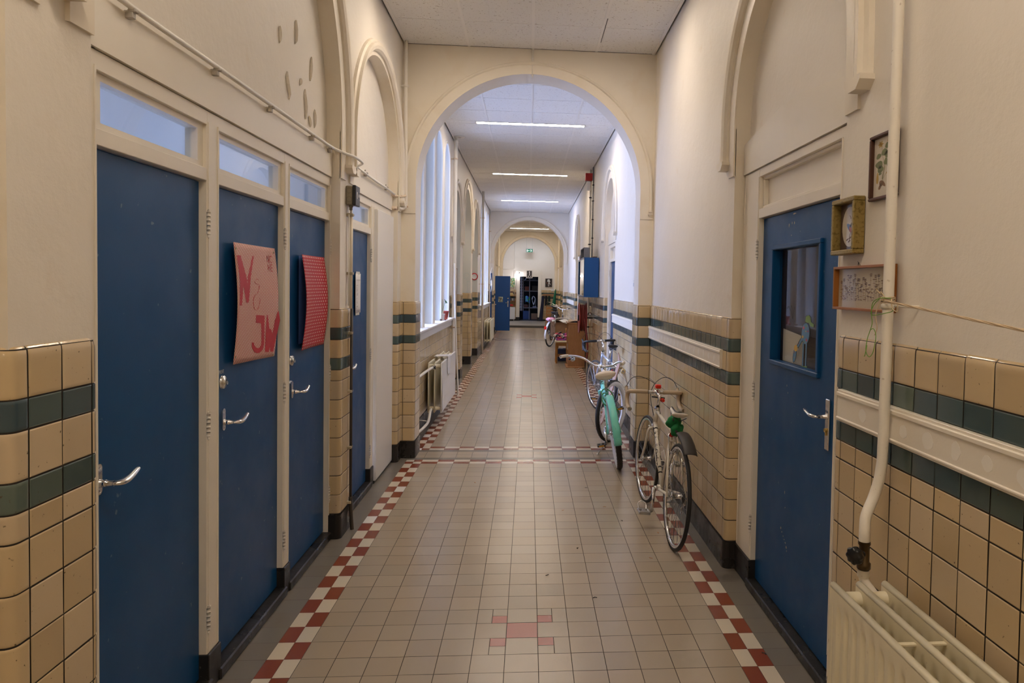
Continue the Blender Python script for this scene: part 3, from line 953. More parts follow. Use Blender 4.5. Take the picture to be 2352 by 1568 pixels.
frame_bay(2, -1, [(4.992, 5.06), (5.825, 5.935)], 4.99, 6.65, [(2.288, 2.345, 4.99, 6.65), (2.068, 2.118, 4.99, 5.94)], (2.348, 2.505), [(5.825, 5.935)])
fr2 = bpy.data.objects['trim_frame_2']
transom(fr2, -1, 5.06, 5.825, 2.118, 2.288)
d4 = door(4, -1, 5.06, 5.825, handle=(5.115, 1.062))
mb = MB(); mb.box(-1.247, 5.950, .022, -1.29, 6.648, 2.288, .003)
mb.box(-1.243, 5.950, .03, -1.25, 5.975, 2.28, .002)
pn = mb.build('wall_panel', MT['white']); struct(pn)
mb = MB(); mb.box(-1.256, 5.94, 0, -1.30, 6.65, .022); mb.build('panel_plinth', MT['skirting'], pn)
# right-hand door with the window
frame_bay(3, 1, [(2.642, 2.80), (3.825, 4.088)], 2.64, 4.09, [(2.300, 2.345, 2.64, 4.09), (2.070, 2.122, 2.64, 4.09)], (2.348, 2.525), [(3.825, 4.088)], peak=2.60)
fr3 = bpy.data.objects['trim_frame_3']
mb = MB(); mb.box(1.318, 2.80, 2.12, 1.34, 3.825, 2.30); mb.build('transom_panel', MT['paint'], fr3)
mb = MB()
for (a, b, c, d) in ((2.80, 3.825, 2.122, 2.140), (2.80, 3.825, 2.284, 2.302), (2.80, 2.82, 2.14, 2.284), (3.805, 3.825, 2.14, 2.284)): mb.box(1.292, a, c, 1.330, b, d, .004)
mb.build('transom_bead', MT['paint'], fr3)
WY0, WY1, WZ0, WZ1 = 3.02, 3.655, 1.285, 1.910
d5 = door(5, 1, 2.80, 3.825, z1=2.066, handle=(2.915, 1.135), win=(WY0+.022, WY1-.022, WZ0+.02, WZ1-.02), long_=True, hz=(.36, 1.11, 1.90))
mb = MB()      # moulded blue frame round the window
for (a, b, c, d) in ((WY0, WY1, WZ0, WZ0+.024), (WY0, WY1, WZ1-.024, WZ1), (WY0, WY0+.024, WZ0+.024, WZ1-.024), (WY1-.024, WY1, WZ0+.024, WZ1-.024)):
    mb.box(1.288, a, c, 1.335, b, d, .004)
mb.build('window_bead', MT['blue'], d5)
g = MB(); g.quad((1.330, WY0+.02, WZ0+.02), (1.330, WY0+.02, WZ1-.02), (1.330, WY1-.02, WZ1-.02), (1.330, WY1-.02, WZ0+.02))
gl = g.build('door_pane', MT['darkglass'], d5)
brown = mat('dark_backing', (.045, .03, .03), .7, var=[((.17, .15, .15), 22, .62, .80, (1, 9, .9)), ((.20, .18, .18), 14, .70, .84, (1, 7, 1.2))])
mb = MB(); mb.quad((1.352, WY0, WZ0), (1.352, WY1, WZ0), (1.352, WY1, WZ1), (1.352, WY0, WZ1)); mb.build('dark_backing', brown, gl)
mb = MB(); mb.quad((1.346, 3.335, WZ0+.022), (1.346, 3.60, WZ0+.022), (1.346, 3.60, 1.475), (1.346, 3.335, 1.452)); mb.build('taped_sheet', flat(.62, .60, .52, .7), gl)
# horse sticker
HB, HG, HK = flat(.10, .24, .42, .4), flat(.20, .33, .10, .4), flat(.01, .012, .012, .4)
hs = MB()
def gy(u, w):      # crop pixel of the window -> (y, z) on the glass
    t = (u-70)/(520-70); y = 3.723-t*.568
    zt = 150+(80-150)*t; zb = 1300+(1440-1300)*t
    return y, WZ1-(w-zt)/(zb-zt)*(WZ1-WZ0)
def blob(cx, cy, rx, ry, rot=0, n=20):
    out = []
    for k in range(n):
        a = 2*math.pi*k/n; x = rx*math.cos(a); y = ry*math.sin(a)
        out.append(gy(cx+x*math.cos(rot)-y*math.sin(rot), cy+x*math.sin(rot)+y*math.cos(rot)))
    return out
def poly_px(pts): return [gy(*p) for p in pts]
F_ = lambda y, z, d: (1.329-d, y, z)
def layer(mi, pl, d): hs.mi = mi; hs.prism(pl, F_, 0, d)
layer(2, blob(436, 1022, 42, 114), .0004); layer(0, blob(436, 1022, 37, 106), .0008)
for c, w in (((418, 436), 0), ((447, 452), 0)):
    layer(2, poly_px([(c[0]-9, 1120), (c[0]+9, 1120), (c[0]+6, 1350), (c[0]-9, 1350)]), .0004)
    layer(0, poly_px([(c[0]-5, 1120), (c[0]+5, 1120), (c[0]+3, 1350), (c[0]-5, 1350)]), .0008)
    layer(1, poly_px([(c[0]-14, 1350), (c[0]+10, 1350), (c[0]+12, 1392), (c[0]-18, 1386)]), .0008)
layer(2, poly_px([(350, 1150), (398, 1050), (415, 1085), (368, 1175)]), .0004); layer(0, poly_px([(356, 1152), (400, 1062), (410, 1085), (366, 1165)]), .0008)
layer(2, blob(334, 1240, 19, 78, .12), .0004); layer(0, blob(334, 1240, 15, 70, .12), .0008)
hs.mi = 3; hs.prism(blob(344, 1170, 17, 34), F_, 0, .0011)
tail = [(432, 900), (436, 850), (462, 836), (480, 862), (484, 905), (512, 930), (510, 958), (480, 948), (466, 915), (448, 912)]
layer(2, poly_px([(x+(4 if x > 460 else -4), y+(4 if y > 890 else -5)) for x, y in tail]), .0004); layer(1, poly_px(tail), .0008)
for (cx, cy, r_, mi) in ((418, 965, 22, 4), (444, 948, 14, 1), (412, 1055, 20, 3), (460, 1000, 13, 4), (448, 1088, 20, 4), (440, 1000, 10, 3), (425, 1105, 12, 1), (395, 1065, 8, 3), (375, 1125, 7, 4), (330, 1215, 7, 4), (335, 1262, 6, 3)):
    pl = []
    for k in range(10):
        rr = r_ if k % 2 == 0 else r_*.42
        pl.append(gy(cx+rr*.62*math.sin(math.pi*k/5), cy-rr*math.cos(math.pi*k/5)))
    hs.mi = mi; hs.prism(pl, F_, 0, .0014)
hs.build('horse_sticker', [HB, HG, HK, flat(.62, .38, .06, .4), flat(.48, .07, .12, .4)], gl)
# worn paint chips
ch = MB(); rnd = random.Random(3)
def chip(y, z, w, h, X=1.3014, s=1):
    n = 9; pl = []
    for k in range(n):
        a = 2*math.pi*k/n; q = rnd.uniform(.45, 1.0)
        pl.append((y+w*q*math.cos(a), z+h*q*math.sin(a)))
    ch.prism(pl, lambda y_, z_, d: (s*(X-d*.0), y_, z_) if d == 0 else (s*(X-.0004), y_, z_), 0, 1)
for (y, z, w, h) in ((3.44, 2.00, .006, .013), (3.40, 2.008, .004, .008), (3.37, 2.006, .006, .010), (3.405, 1.948, .004, .003), (3.40, .665, .004, .014), (3.39, .59, .003, .004),
                     (3.44, .470, .006, .008), (3.425, .455, .006, .005), (3.405, .440, .004, .005), (3.39, .428, .006, .004), (3.375, .418, .008, .005), (3.36, .40, .008, .009), (3.355, .383, .004, .006), (3.41, 1.20, .003, .007), (3.395, 1.165, .003, .006), (3.37, 2.052, .03, .005)):
    chip(y, z, w, h)
ch.build('paint_chips', flat(.55, .48, .36, .6), d5)
# the two recessed doors further on, on the right
frame_bay(4, 1, [(9.872, 9.93), (11.00, 11.218)], 9.87, 11.22, [(2.288, 2.345, 9.87, 11.22), (2.068, 2.118, 9.87, 11.22)], (2.348, 2.525), [(11.0, 11.218)], peak=2.60)
door(6, 1, 9.93, 11.00, handle=(10.02, 1.06), long_=True)
mb = MB(); mb.box(1.32, 9.93, 2.12, 1.34, 11.0, 2.29); mb.build('transom_panel', MT['paint'], bpy.data.objects['trim_frame_4'])
frame_bay(5, 1, [(16.902, 16.96), (18.03, 18.198)], 16.90, 18.20, [(2.288, 2.345, 16.9, 18.2), (2.068, 2.118, 16.9, 18.2)], (2.348, 2.525), [(18.03, 18.198)], peak=2.60)
door(7, 1, 16.96, 18.03, handle=(17.05, 1.06), long_=True)
mb = MB(); mb.box(1.32, 16.96, 2.12, 1.34, 18.03, 2.29); mb.build('transom_panel', MT['paint'], bpy.data.objects['trim_frame_5'])

# ---- rooms behind the left-hand doors (seen through the transom panes)
def room(name, x0, x1, y0, y1, z0, z1, m, holes=(), open_door=None, near=True):
    mb = MB()
    mb.quad((x0, y0, z0), (x1, y0, z0), (x1, y1, z0), (x0, y1, z0))
    mb.quad((x0, y0, z1), (x1, y0, z1), (x1, y1, z1), (x0, y1, z1))
    mb.quad((x0, y0, z0), (x1, y0, z0), (x1, y0, z1), (x0, y0, z1))
    mb.quad((x0, y1, z0), (x1, y1, z0), (x1, y1, z1), (x0, y1, z1))
    cur = y0
    for (a, b, c, d) in holes:
        mb.quad((x0, cur, z0), (x0, a, z0), (x0, a, z1), (x0, cur, z1))
        mb.quad((x0, a, z0), (x0, b, z0), (x0, b, c), (x0, a, c))
        mb.quad((x0, a, d), (x0, b, d), (x0, b, z1), (x0, a, z1))
        cur = b
    mb.quad((x0, cur, z0), (x0, y1, z0), (x0, y1, z1), (x0, cur, z1))
    o = mb.build(name, m); return struct(o)
room('wall_side_room_1', -4.3, -1.301, 2.0, 4.82, 0, 3.3, MT['white'], holes=[(3.05, 3.75, 1.35, 2.05)])
room('wall_side_room_2', -4.3, -1.301, 4.84, 6.8, 0, 3.3, MT['white'], holes=[(5.15, 5.85, 1.35, 2.05)])
# closures behind the alcoves and outside
mb = MB()
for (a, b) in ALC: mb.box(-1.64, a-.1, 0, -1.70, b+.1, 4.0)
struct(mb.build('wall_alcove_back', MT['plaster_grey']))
# ---- end wall, its doorway and the store behind it
YE = 32.2
mb = MB()
F = lambda x, z, d: (x, YE+d, z)
def rect(mb, F, u0, v0, u1, v1, d=0): mb.quad(F(u0, v0, d), F(u1, v0, d), F(u1, v1, d), F(u0, v1, d))
rect(mb, F, -1.3, 0, -.40, 4.02); rect(mb, F, .43, 0, 1.3, 4.02); rect(mb, F, -.40, 2.10, .43, 4.02); rect(mb, F, -.40, 0, .43, .085)
struct(mb.build('wall_end', MT['plaster']))
for a, b in ((-1.212, -.56), (.59, 1.212)):
    o = bpy.data.objects['wall_end']
    dado('e', [(a, YE-.012), (b, YE-.012)], .1, o)
mb = MB()
for (a, b) in ((-.555, -.40), (.43, .585)): mb.box(a, YE-.035, .16, b, YE+.12, 2.16, .006)
mb.box(-.555, YE-.036, 2.10, .585, YE+.12, 2.20, .006)
mb.prism([(-.60, 2.19), (.63, 2.19), (.63, 2.33), (.20, 2.43), (-.17, 2.43), (-.60, 2.33)], F, .0, -.05)
o = struct(mb.build('trim_end_door', MT['paint']))
mb = MB()
for (a, b) in ((-.57, -.40), (.43, .60)): mb.box(a, YE-.045, .085, b, YE+.1, .25, .003)
mb.build('plinth', MT['skirting'], o)
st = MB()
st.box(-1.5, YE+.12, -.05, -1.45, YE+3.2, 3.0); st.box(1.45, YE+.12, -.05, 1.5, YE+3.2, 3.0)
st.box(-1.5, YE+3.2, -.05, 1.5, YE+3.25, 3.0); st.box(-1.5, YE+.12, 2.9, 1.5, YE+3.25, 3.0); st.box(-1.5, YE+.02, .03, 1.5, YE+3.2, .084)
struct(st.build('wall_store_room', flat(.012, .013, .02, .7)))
# ================================================================ wall rails (boards that once held coat hooks)
def rail(name, side, y0, y1, label, group='white boards of former coat rails'):
    s = side; mb = MB()
    x = lambda d: s*(TX-d)
    mb.box(x(-.002), y0, 1.186, x(.018), y1, 1.305, .002)
    mb.box(x(.014), y0, 1.280, x(.024), y1, 1.296, .003)
    mb.box(x(.014), y0, 1.192, x(.022), y1, 1.202, .003)
    o = mb.build(name, MT['paint'])
    tag(o, label, 'wall board', group)
    g = MB(); y = y0+.13; rnd = random.Random(int(y0*10)+5)
    pts = []
    while y < y1-.08:
        n = 12; cz = 1.240
        w, h = rnd.uniform(.020, .028), rnd.uniform(.022, .03)
        g.prism([(y+w*math.cos(2*math.pi*k/n)*rnd.uniform(.8, 1.1), cz+h*math.sin(2*math.pi*k/n)*rnd.uniform(.85, 1.1)) for k in range(n)], lambda a, b, d: (s*(TX-.0182-d), a, b), 0, .0006)
        y += .135
    gg = g.build('filled_hook_mark', flat(.84, .81, .74, .45), o); gg['kind'] = 'stuff'
    g = MB()
    return o
rail('rail_board', 1, 4.225, 6.828, 'cream board on the tiles behind the white racing bicycle, blotched where hooks were')
rail('rail_board', 1, .35, 2.575, 'cream board on the tiles beside the nearest doorway, behind the upright pipe')
rail('rail_board', 1, 7.14, 9.84, 'bright board on the tiles just beyond the large arch, above the skateboard')
rail('rail_board', 1, 18.3, 21.78, 'board on the tiles beyond the hose reel, next to the second arch')
# ================================================================ things on the walls, near part
def rings(mb, c, r, R_, ax, n=16): pass
def tubeobj(name, pts, r, m, parent=None, n=10, world=False, cv=0, radii=None):
    mb = MB(); mb.tube(curve(pts, cv) if cv else pts, r, n, radii=radii)
    return mb.build(name, m, parent, world=world)
# ---- posters
def uvmat(name, kind):
    m = mat(name, (.8, .75, .7), .55, attr=True)
    nt = m.node_tree; N = nt.nodes; Lk = nt.links; b = N['Principled BSDF']
    vc = [n for n in N if n.bl_idname == 'ShaderNodeVertexColor'][0]
    sep = N.new('ShaderNodeSeparateColor'); Lk.new(vc.outputs[0], sep.inputs[0])
    def M(op, a, b_=None, c=None):
        x = N.new('ShaderNodeMath'); x.operation = op
        for k, v in enumerate((a, b_, c)):
            if v is None: continue
            if isinstance(v, (int, float)): x.inputs[k].default_value = v
            else: Lk.new(v, x.inputs[k])
        return x.outputs[0]
    u, v = sep.outputs[0], sep.outputs[1]
    if kind == 'net':
        a = M('MULTIPLY', u, 26.0); c = M('MULTIPLY', v, 36.0)
        f1 = M('ABSOLUTE', M('SUBTRACT', M('FRACT', M('ADD', a, c)), .5)); f2 = M('ABSOLUTE', M('SUBTRACT', M('FRACT', M('SUBTRACT', a, c)), .5))
        fac = M('MAXIMUM', M('GREATER_THAN', f1, .36), M('GREATER_THAN', f2, .36))
        c1, c2 = (.74, .66, .56, 1), (.56, .055, .06, 1)
    else:
        rr = M('MULTIPLY', v, 29.0); row = M('FLOOR', rr)
        uu = M('ADD', M('MULTIPLY', u, 12.5), M('MULTIPLY', M('MODULO', row, 2.0), .5))
        dx = M('SUBTRACT', M('FRACT', uu), .5); dy = M('MULTIPLY', M('SUBTRACT', M('FRACT', rr), .5), .93)
        d = M('SQRT', M('ADD', M('MULTIPLY', dx, dx), M('MULTIPLY', dy, dy)))
        fac = M('LESS_THAN', d, .19)
        c1, c2 = (.50, .018, .03, 1), (.80, .70, .60, 1)
    x = N.new('ShaderNodeMix'); x.data_type = 'RGBA'; x.inputs[6].default_value = c1; x.inputs[7].default_value = c2
    Lk.new(fac, x.inputs[0]); Lk.new(x.outputs[2], b.inputs['Base Color'])
    return m
def poster_fn(y0, y1, zt0, zt1, zb0, zb1, dl, dr):
    def P(u, v, off=0.0):       # v = 0 top, 1 bottom
        zt = zt0+(zt1-zt0)*u; zb = zb0+(zb1-zb0)*u
        d = .004 + dl*(1-u)**2*(.55+.45*math.sin(math.pi*v)) + dr*math.sin(math.pi*min(1, v*1.0))*u**2 + .004*math.sin(math.pi*v)
        return Vector((-1.302-d+2*d+off, y0+(y1-y0)*u, zt+(zb-zt)*v))
    return P
red_ink = mat('red_letter', (.50, .014, .028), .5, var=[((.56, .03, .04), 60, .4, .8)])
P1 = poster_fn(3.185, 3.735, 1.842, 1.842, 1.305, 1.288, .032, .016)
mb = MB()
def sheetc(mb, P, nu, nv):
    g = []
    for i in range(nu+1):
        row = []
        for j in range(nv+1):
            mb.col = (i/nu, j/nv, 0); row.append(mb.vert(P(i/nu, j/nv)))
        g.append(row)
    for i in range(nu):
        for j in range(nv): mb.face([g[i][j], g[i+1][j], g[i+1][j+1], g[i][j+1]], True)
sheetc(mb, P1, 16, 24)
po = mb.build('poster', uvmat('net_print', 'net'), colors=True, solid=.0006)
tag(po, 'red and white netting print poster with big red letters on the middle blue door', 'poster')
mb = MB()
def puv(x, y):
    u = (x-130)/497; t = 92+63*u; b_ = 1453-133*u
    return u, (y-t)/(b_-t)
def stroke(mb, P, pts, ws, n=8):
    pr = None
    for i in range(len(pts)-1):
        for k in range(n+1 if i == len(pts)-2 else n):
            t_ = k/n; x = pts[i][0]+(pts[i+1][0]-pts[i][0])*t_; y = pts[i][1]+(pts[i+1][1]-pts[i][1])*t_
            w = ws[i]+(ws[i+1]-ws[i])*t_
            a, b_ = puv(x-w/2, y), puv(x+w/2, y)
            cur = (P(*a, .0012), P(*b_, .0012))
            if pr: mb.quad(pr[0], cur[0], cur[1], pr[1])
            pr = cur
stroke(mb, P1, [(174, 242), (190, 520), (170, 792)], [44, 46, 30])
stroke(mb, P1, [(176, 236), (225, 500), (258, 755)], [40, 66, 30])
stroke(mb, P1, [(262, 748), (285, 480), (348, 238)], [24, 38, 18])
jp = []
for k in range(13):
    a = math.radians(-10+190*k/12); jp.append((405+60*math.cos(a), 1195+88*math.sin(a)))
stroke(mb, P1, [(418, 888), (418, 975)], [104, 104])
stroke(mb, P1, [(448, 960), (458, 1080), (464, 1190)], [42, 36, 36])
for i in range(len(jp)-1):
    (x0, y0), (x1, y1) = jp[i], jp[i+1]
    def inr(x, y, q): return (405+(x-405)*q, 1195+(y-1195)*q)
    a0, a1 = inr(x0, y0, 1.28), inr(x1, y1, 1.28); b0, b1 = inr(x0, y0, .66 if i < 10 else .8), inr(x1, y1, .66 if i < 10 else .8)
    mb.quad(P1(*puv(*a0), .0012), P1(*puv(*a1), .0012), P1(*puv(*b1), .0012), P1(*puv(*b0), .0012))
stroke(mb, P1, [(500, 882), (515, 1080), (520, 1285)], [14, 48, 40])
stroke(mb, P1, [(536, 1030), (545, 1180), (522, 1285)], [30, 55, 40])
stroke(mb, P1, [(548, 1040), (572, 1180), (586, 1275)], [20, 60, 34])
stroke(mb, P1, [(625, 830), (622, 930), (600, 1080), (585, 1275)], [10, 56, 56, 36])
mb.build('lettering', red_ink, po)
mb = MB()
for txt, yy in (('NC', 275), ('HE', 368)):
    v, f = text_mesh(txt, .052)
    ix = []
    for p in v:
        u0, v0 = puv(543, yy)
        ix.append(mb.vert(P1(u0+p.x/.56*1.0, v0-p.y/.53, .0012)))
    for q in f: mb.face([ix[k] for k in q])
mb.tube([P1(*puv(*p), .0015) for p in curve([(400, 500, 0), (375, 492, 0), (350, 520, 0), (372, 545, 0), (405, 560, 0), (385, 640, 0), (345, 680, 0), (330, 740, 0), (345, 825, 0), (385, 820, 0), (410, 740, 0), (408, 700, 0)], 4) for p in [(p[0], p[1])]], .0009, 4)
mb.build('small_print', red_ink, po)
P2 = poster_fn(4.085, 4.612, 1.828, 1.832, 1.285, 1.279, .050, .022)
mb = MB(); sheetc(mb, P2, 16, 24)
p2 = mb.build('poster', uvmat('dot_print', 'dots'), colors=True, solid=.0008)
tag(p2, 'red poster with white polka dots curling off the third blue door', 'poster')
mb = MB()
mb.sheet(lambda u, v: Vector((-1.3005+.012*(1-u)**2, 4.088+.3*u, 1.82-.50*v)), 6, 10)
mb.build('backing_sheet', flat(.10, .22, .62, .4), p2)  # blue reflection put into the sheet's colour
tk = MB()
for y, z in ((3.205, 1.815), (3.715, 1.82), (3.20, 1.335), (3.725, 1.31)):
    q = P1((y-3.185)/.56, (1.842-z)/.54); tk.lathe([(0, .001), (.005, .001), (.005, .003), (0, .0045)], q, 'X', 10)
tk.build('drawing_pin', flat(.35, .3, .15, .3, 1.0), po)
# ---- paper notice on the fourth door
mb = MB()
mb.sheet(lambda u, v: Vector((-1.298+.010*(1-u)**2, 5.395+.20*u, 1.745-.30*v)), 6, 6)
nt_ = mb.build('paper_notice', MT['paper'], solid=.0005)
tag(nt_, 'white taped paper list on the blue door beyond the conduit', 'notice')
mb = MB()
for k in range(26): mb.box(-1.2915, 5.43, 1.655-k*.0075, -1.290, 5.44+.045*random.random(), 1.657-k*.0075)
mb.box(-1.2935, 5.42, 1.695, -1.2915, 5.56, 1.697)
x_ = mb.build('text_lines', flat(.2, .2, .22), nt_)
mb = MB(); mb.box(-1.2965, 5.44, 1.738, -1.2955, 5.56, 1.760); mb.box(-1.2965, 5.43, 1.428, -1.2955, 5.55, 1.448)
mb.build('tape', flat(.72, .70, .64, .3), nt_)

# ---- conduit over the doors
cz = 2.522; X0 = -1.243
pts = [(X0, 1.95, 2.75), (X0, 2.12, 2.62), (X0, 2.24, 2.535), (X0, 2.33, cz), (X0, 2.94, cz), (X0, 3.53, cz), (X0, 4.19, cz), (X0+.004, 4.56, cz), (-1.20, 4.68, cz-.01), (-1.150, 4.80, cz-.018), (-1.150, 4.98, cz-.02), (-1.19, 5.10, cz-.015), (X0+.004, 5.22, cz-.012), (X0, 5.50, cz-.018), (X0, 5.95, cz-.02), (X0, 6.30, cz-.02), (X0, 6.66, cz-.025)]
mb = MB(); mb.tube(curve(pts, 5), .0098, 12)
cd = mb.build('conduit', MT['white']); tag(cd, 'white conduit clipped above the row of blue doors on the left', 'conduit')
for (y) in (2.34, 2.94, 3.53, 4.19, 4.55, 5.52, 6.30):
    mb = MB(); mb.box(X0-.024, y-.010, cz-.034, X0+.004, y+.010, cz-.010, .002); mb.box(X0-.012, y-.012, cz-.016, X0+.013, y+.012, cz-.004, .003)
    mb.box(X0-.014, y-.006, cz+.006, X0-.004, y+.006, cz+.016, .002)
    mb.build('pipe_clip', flat(.45, .42, .38, .5), cd)
# ---- switch box and its conduit on the pilaster
sw = thing('switch_box', 'taupe and black electrical box high on the pilaster between the third and fourth doors', 'electrical box', (-1.18, 4.85, 2.19))
mb = MB(); mb.box(-1.212, 4.795, 2.192, -1.168, 4.905, 2.318, .005); mb.build('body', flat(.26, .23, .17, .5), sw, world=True)
mb = MB(); mb.box(-1.168, 4.790, 2.188, -1.146, 4.910, 2.322, .004); mb.build('lid', flat(.02, .02, .022, .4), sw, world=True)
mb = MB()
for z in (2.285, 2.228): mb.lathe([(.015, 0), (.017, .001), (.0185, 0)], (-1.190, 4.7945, z), (0, -1, 0), 20)
mb.build('knockout', flat(.20, .175, .13, .5), sw, world=True)
mb = MB(); mb.box(-1.147, 4.865, 2.25, -1.1445, 4.885, 2.27); mb.box(-1.147, 4.82, 2.235, -1.1448, 4.84, 2.28)
mb.build('label_plate', flat(.5, .5, .5, .4), sw, world=True)
mb = MB(); mb.lathe([(0, 0), (.014, 0), (.014, -.012), (.010, -.014), (.010, -.030), (.006, -.034)], (-1.190, 4.845, 2.192), 'Z', 12)
mb.tube([(-1.190, 4.845, 2.16), (-1.189, 4.846, 2.12)], .004, 6); mb.build('cable_gland', flat(.2, .18, .14, .5), sw, world=True)
mb = MB(); mb.mi = 0
mb.tube([(-1.186, 4.845, 2.13), (-1.186, 4.845, 1.50)], .0105, 10)
mb.mi = 1
mb.tube([(-1.180, 4.845, 1.50), (-1.180, 4.845, .20)], .0095, 10)
mb.tube(curve([(-1.180, 4.845, .22), (-1.178, 4.842, .14), (-1.168, 4.835, .03), (-1.165, 4.833, 0)], 4), .013, 10)
dp = mb.build('conduit', [MT['trimpaint'], flat(.05, .04, .032, .5)])
tag(dp, 'dark vertical conduit running down the pilaster below the electrical box', 'conduit')
tubeobj('side_cable', [(-1.196, 4.823, 2.13), (-1.196, 4.823, 1.52)], .0045, MT['white'], dp, 6)
for z in (2.128, 1.735, 1.335, .94, .56, .185):
    mb = MB(); mb.box(-1.212, 4.822, z-.008, -1.172, 4.868, z+.010, .003); mb.build('pipe_clip', flat(.42, .37, .27, .5), dp)
# ---- painted heating pipe beside the first arch
X = -1.168
pp = thing('heating_pipe', 'painted pipe from ceiling to an elbow beside the first arch, rusty at its brackets', 'pipe', (X, 6.75, 2.36))
tubeobj('pipe_run', [(X, 6.75, 3.94), (X+.002, 6.75, 3.4), (X+.006, 6.75, 2.9), (X+.010, 6.75, 2.46), (X+.008, 6.745, 2.40), (X-.02, 6.72, 2.375), (-1.21, 6.66, 2.372)], .0165, MT['pipe'], pp, 12, True, 5)
mb = MB(); mb.lathe([(0, 0), (.03, 0), (.028, .012), (0, .014)], (-1.285, 6.60, 2.372), (1, .6, 0), 14)
mb.tube([(-1.29, 6.62, 2.372), (-1.22, 6.66, 2.372)], .0165, 10); mb.build('wall_flange', MT['rust'], pp, world=True)
mb = MB(); mb.tube(curve([(-1.29, 6.58, 2.50), (-1.24, 6.64, 2.485), (-1.19, 6.70, 2.485), (X+.01, 6.74, 2.50)], 4), .013, 10)
mb.lathe([(0, 0), (.024, 0), (.022, .01), (0, .012)], (-1.29, 6.58, 2.50), (1, .5, 0), 12)
mb.build('branch_pipe', MT['rust'], pp, world=True)
for z in (3.52, 2.40):
    mb = MB(); mb.lathe([(.017, -.012), (.0205, -.012), (.0205, .012), (.017, .012)], (X+.001, 6.75, z), 'Z', 14)
    mb.box(X-.045, 6.742, z-.008, X-.015, 6.758, z+.008, .002); mb.box(X+.016, 6.742, z-.009, X+.032, 6.758, z+.009, .002)
    mb.build('bracket', MT['rust'] if z < 3 else MT['pipe'], pp, world=True)
mb = MB(); mb.tube([(.010, 6.818, 3.94), (.010, 6.818, 3.80)], .010, 10); mb.lathe([(.011, -.006), (.014, -.006), (.014, .006), (.011, .006)], (.010, 6.818, 3.845), 'Z', 10)
mb.tube([(.010, 6.818, 3.80), (.010, 6.817, 3.705)], .004, 6)
o = mb.build('conduit', MT['pipe']); tag(o, 'short conduit dropping from the ceiling to the crown of the large arch', 'conduit')
mb = MB(); mb.lathe([(0, 0), (.013, 0), (.012, -.008), (.004, -.016), (.002, -.035), (0, -.036)], (.010, 6.835, 3.698), 'Z', 12); mb.build('hook', MT['pipe'], o)

# ---- radiators
def radiator(name, label, s, xs, y0, y1, zb, zt, flutes=True, flat_front=False, group=None):
    """xs: x of the panels from the corridor side to the wall; s = side"""
    root = thing(name, label, 'radiator', (s*xs[1], (y0+y1)/2, zb), 0, group)
    Ln = y1-y0; nf = int(Ln/.0525)
    for pi_, x in enumerate(xs):
        mb = MB(); th = .012
        for face in (-1, 1):     # corridor face, wall face
            fl = flutes and not (flat_front and pi_ == 0)
            ny = nf*10 if fl else 2
            zs = [zb+.012, zb+.05, zb+.06, zb+.075, zb+.10, (zb+zt)/2, zt-.10, zt-.075, zt-.06, zt-.05, zt-.014]
            g = []
            for i in range(ny+1):
                y = y0+.006+(Ln-.012)*i/ny; row = []
                ph = ((y-y0)/.0525) % 1.0
                w = max(0, math.cos((ph-.5)*2*math.pi))**.4 if fl else 0
                for j, z in enumerate(zs):
                    e = (0, 0, .35, .85, 1, 1, 1, .85, .35, 0, 0)[j]
                    if abs(y-y0) < .03 or abs(y-y1) < .03: e = 0
                    d = th - .0105*w*e
                    row.append(mb.vert((s*(x+face*d), y, z)))
                g.append(row)
            for i in range(ny):
                for j in range(len(zs)-1): mb.face([g[i][j], g[i+1][j], g[i+1][j+1], g[i][j+1]], True)
        mb.tube([(s*x, y0+.004, zt-.012), (s*x, y1-.004, zt-.012)], .0115, 10)
        mb.tube([(s*x, y0+.004, zb+.010), (s*x, y1-.004, zb+.010)], .0105, 10)
        for y in (y0+.005, y1-.005): mb.tube([(s*x, y, zb+.010), (s*x, y, zt-.012)], .0088, 8)
        mb.build('panel', MT['radiator'] if not (flat_front and pi_ == 0) else MT['white'], root, world=True)
    for a, b in zip(xs, xs[1:]):
        for y in (y0+.035, y1-.035):
            for z in (zb+.05, zt-.045):
                mb = MB(); mb.lathe([(.026, .0), (.026, .004), (.0225, .006), (.0225, abs(b-a)-.016), (.026, abs(b-a)-.014), (.026, abs(b-a)-.008)], (s*(min(a, b)+.006), y, z), (s, 0, 0), 18)
                mb.build('manifold', MT['radiator'], root, world=True)
        for y in [y0+.38+.42*k for k in range(int(Ln/.42))]:
            if y > y1-.1: continue
            mb = MB(); mb.box(s*(a+.01), y-.007, zt-.028, s*(b-.01), y+.007, zt-.022, .001)
            mb.build('spacer_bar', MT['radiator'], root, world=True)
    return root
rr = radiator('radiator', 'large cream three-panel radiator under the pipe, nearest on the tiled wall', 1, (.978, 1.062, 1.146), .55, 2.12, .15, .762)
mb = MB(); mb.tube(curve([(1.155, 2.17, 4.0), (1.160, 2.17, 2.8), (1.157, 2.17, 2.0), (1.155, 2.17, 1.25), (1.150, 2.17, 1.10), (1.128, 2.165, 1.02), (1.088, 2.135, .965), (1.077, 2.12, .925), (1.077, 2.12, .885)], 5), .0170, 14)
pi1 = mb.build('heating_pipe', MT['pipe']); tag(pi1, 'thick cream vertical pipe from the ceiling down to the nearest radiator', 'pipe')
mb = MB(); mb.lathe([(0, .045), (.0185, .045), (.0195, .036), (.0155, .030), (.0155, -.020), (.021, -.023), (.021, -.042), (.016, -.044), (.016, -.050), (0, -.05)], (1.077, 2.12, .842), 'Z', 10)
mb.build('valve_body', flat(.10, .065, .03, .45, .7), pi1)
mb = MB(); A_ = Vector((-.80, -.42, -.02)); O_ = Vector((1.077, 2.12, .85))
mb.lathe([(0, .0), (.013, .008), (.013, .025), (.017, .026), (.019, .032)], O_, A_, 12)
prof = []
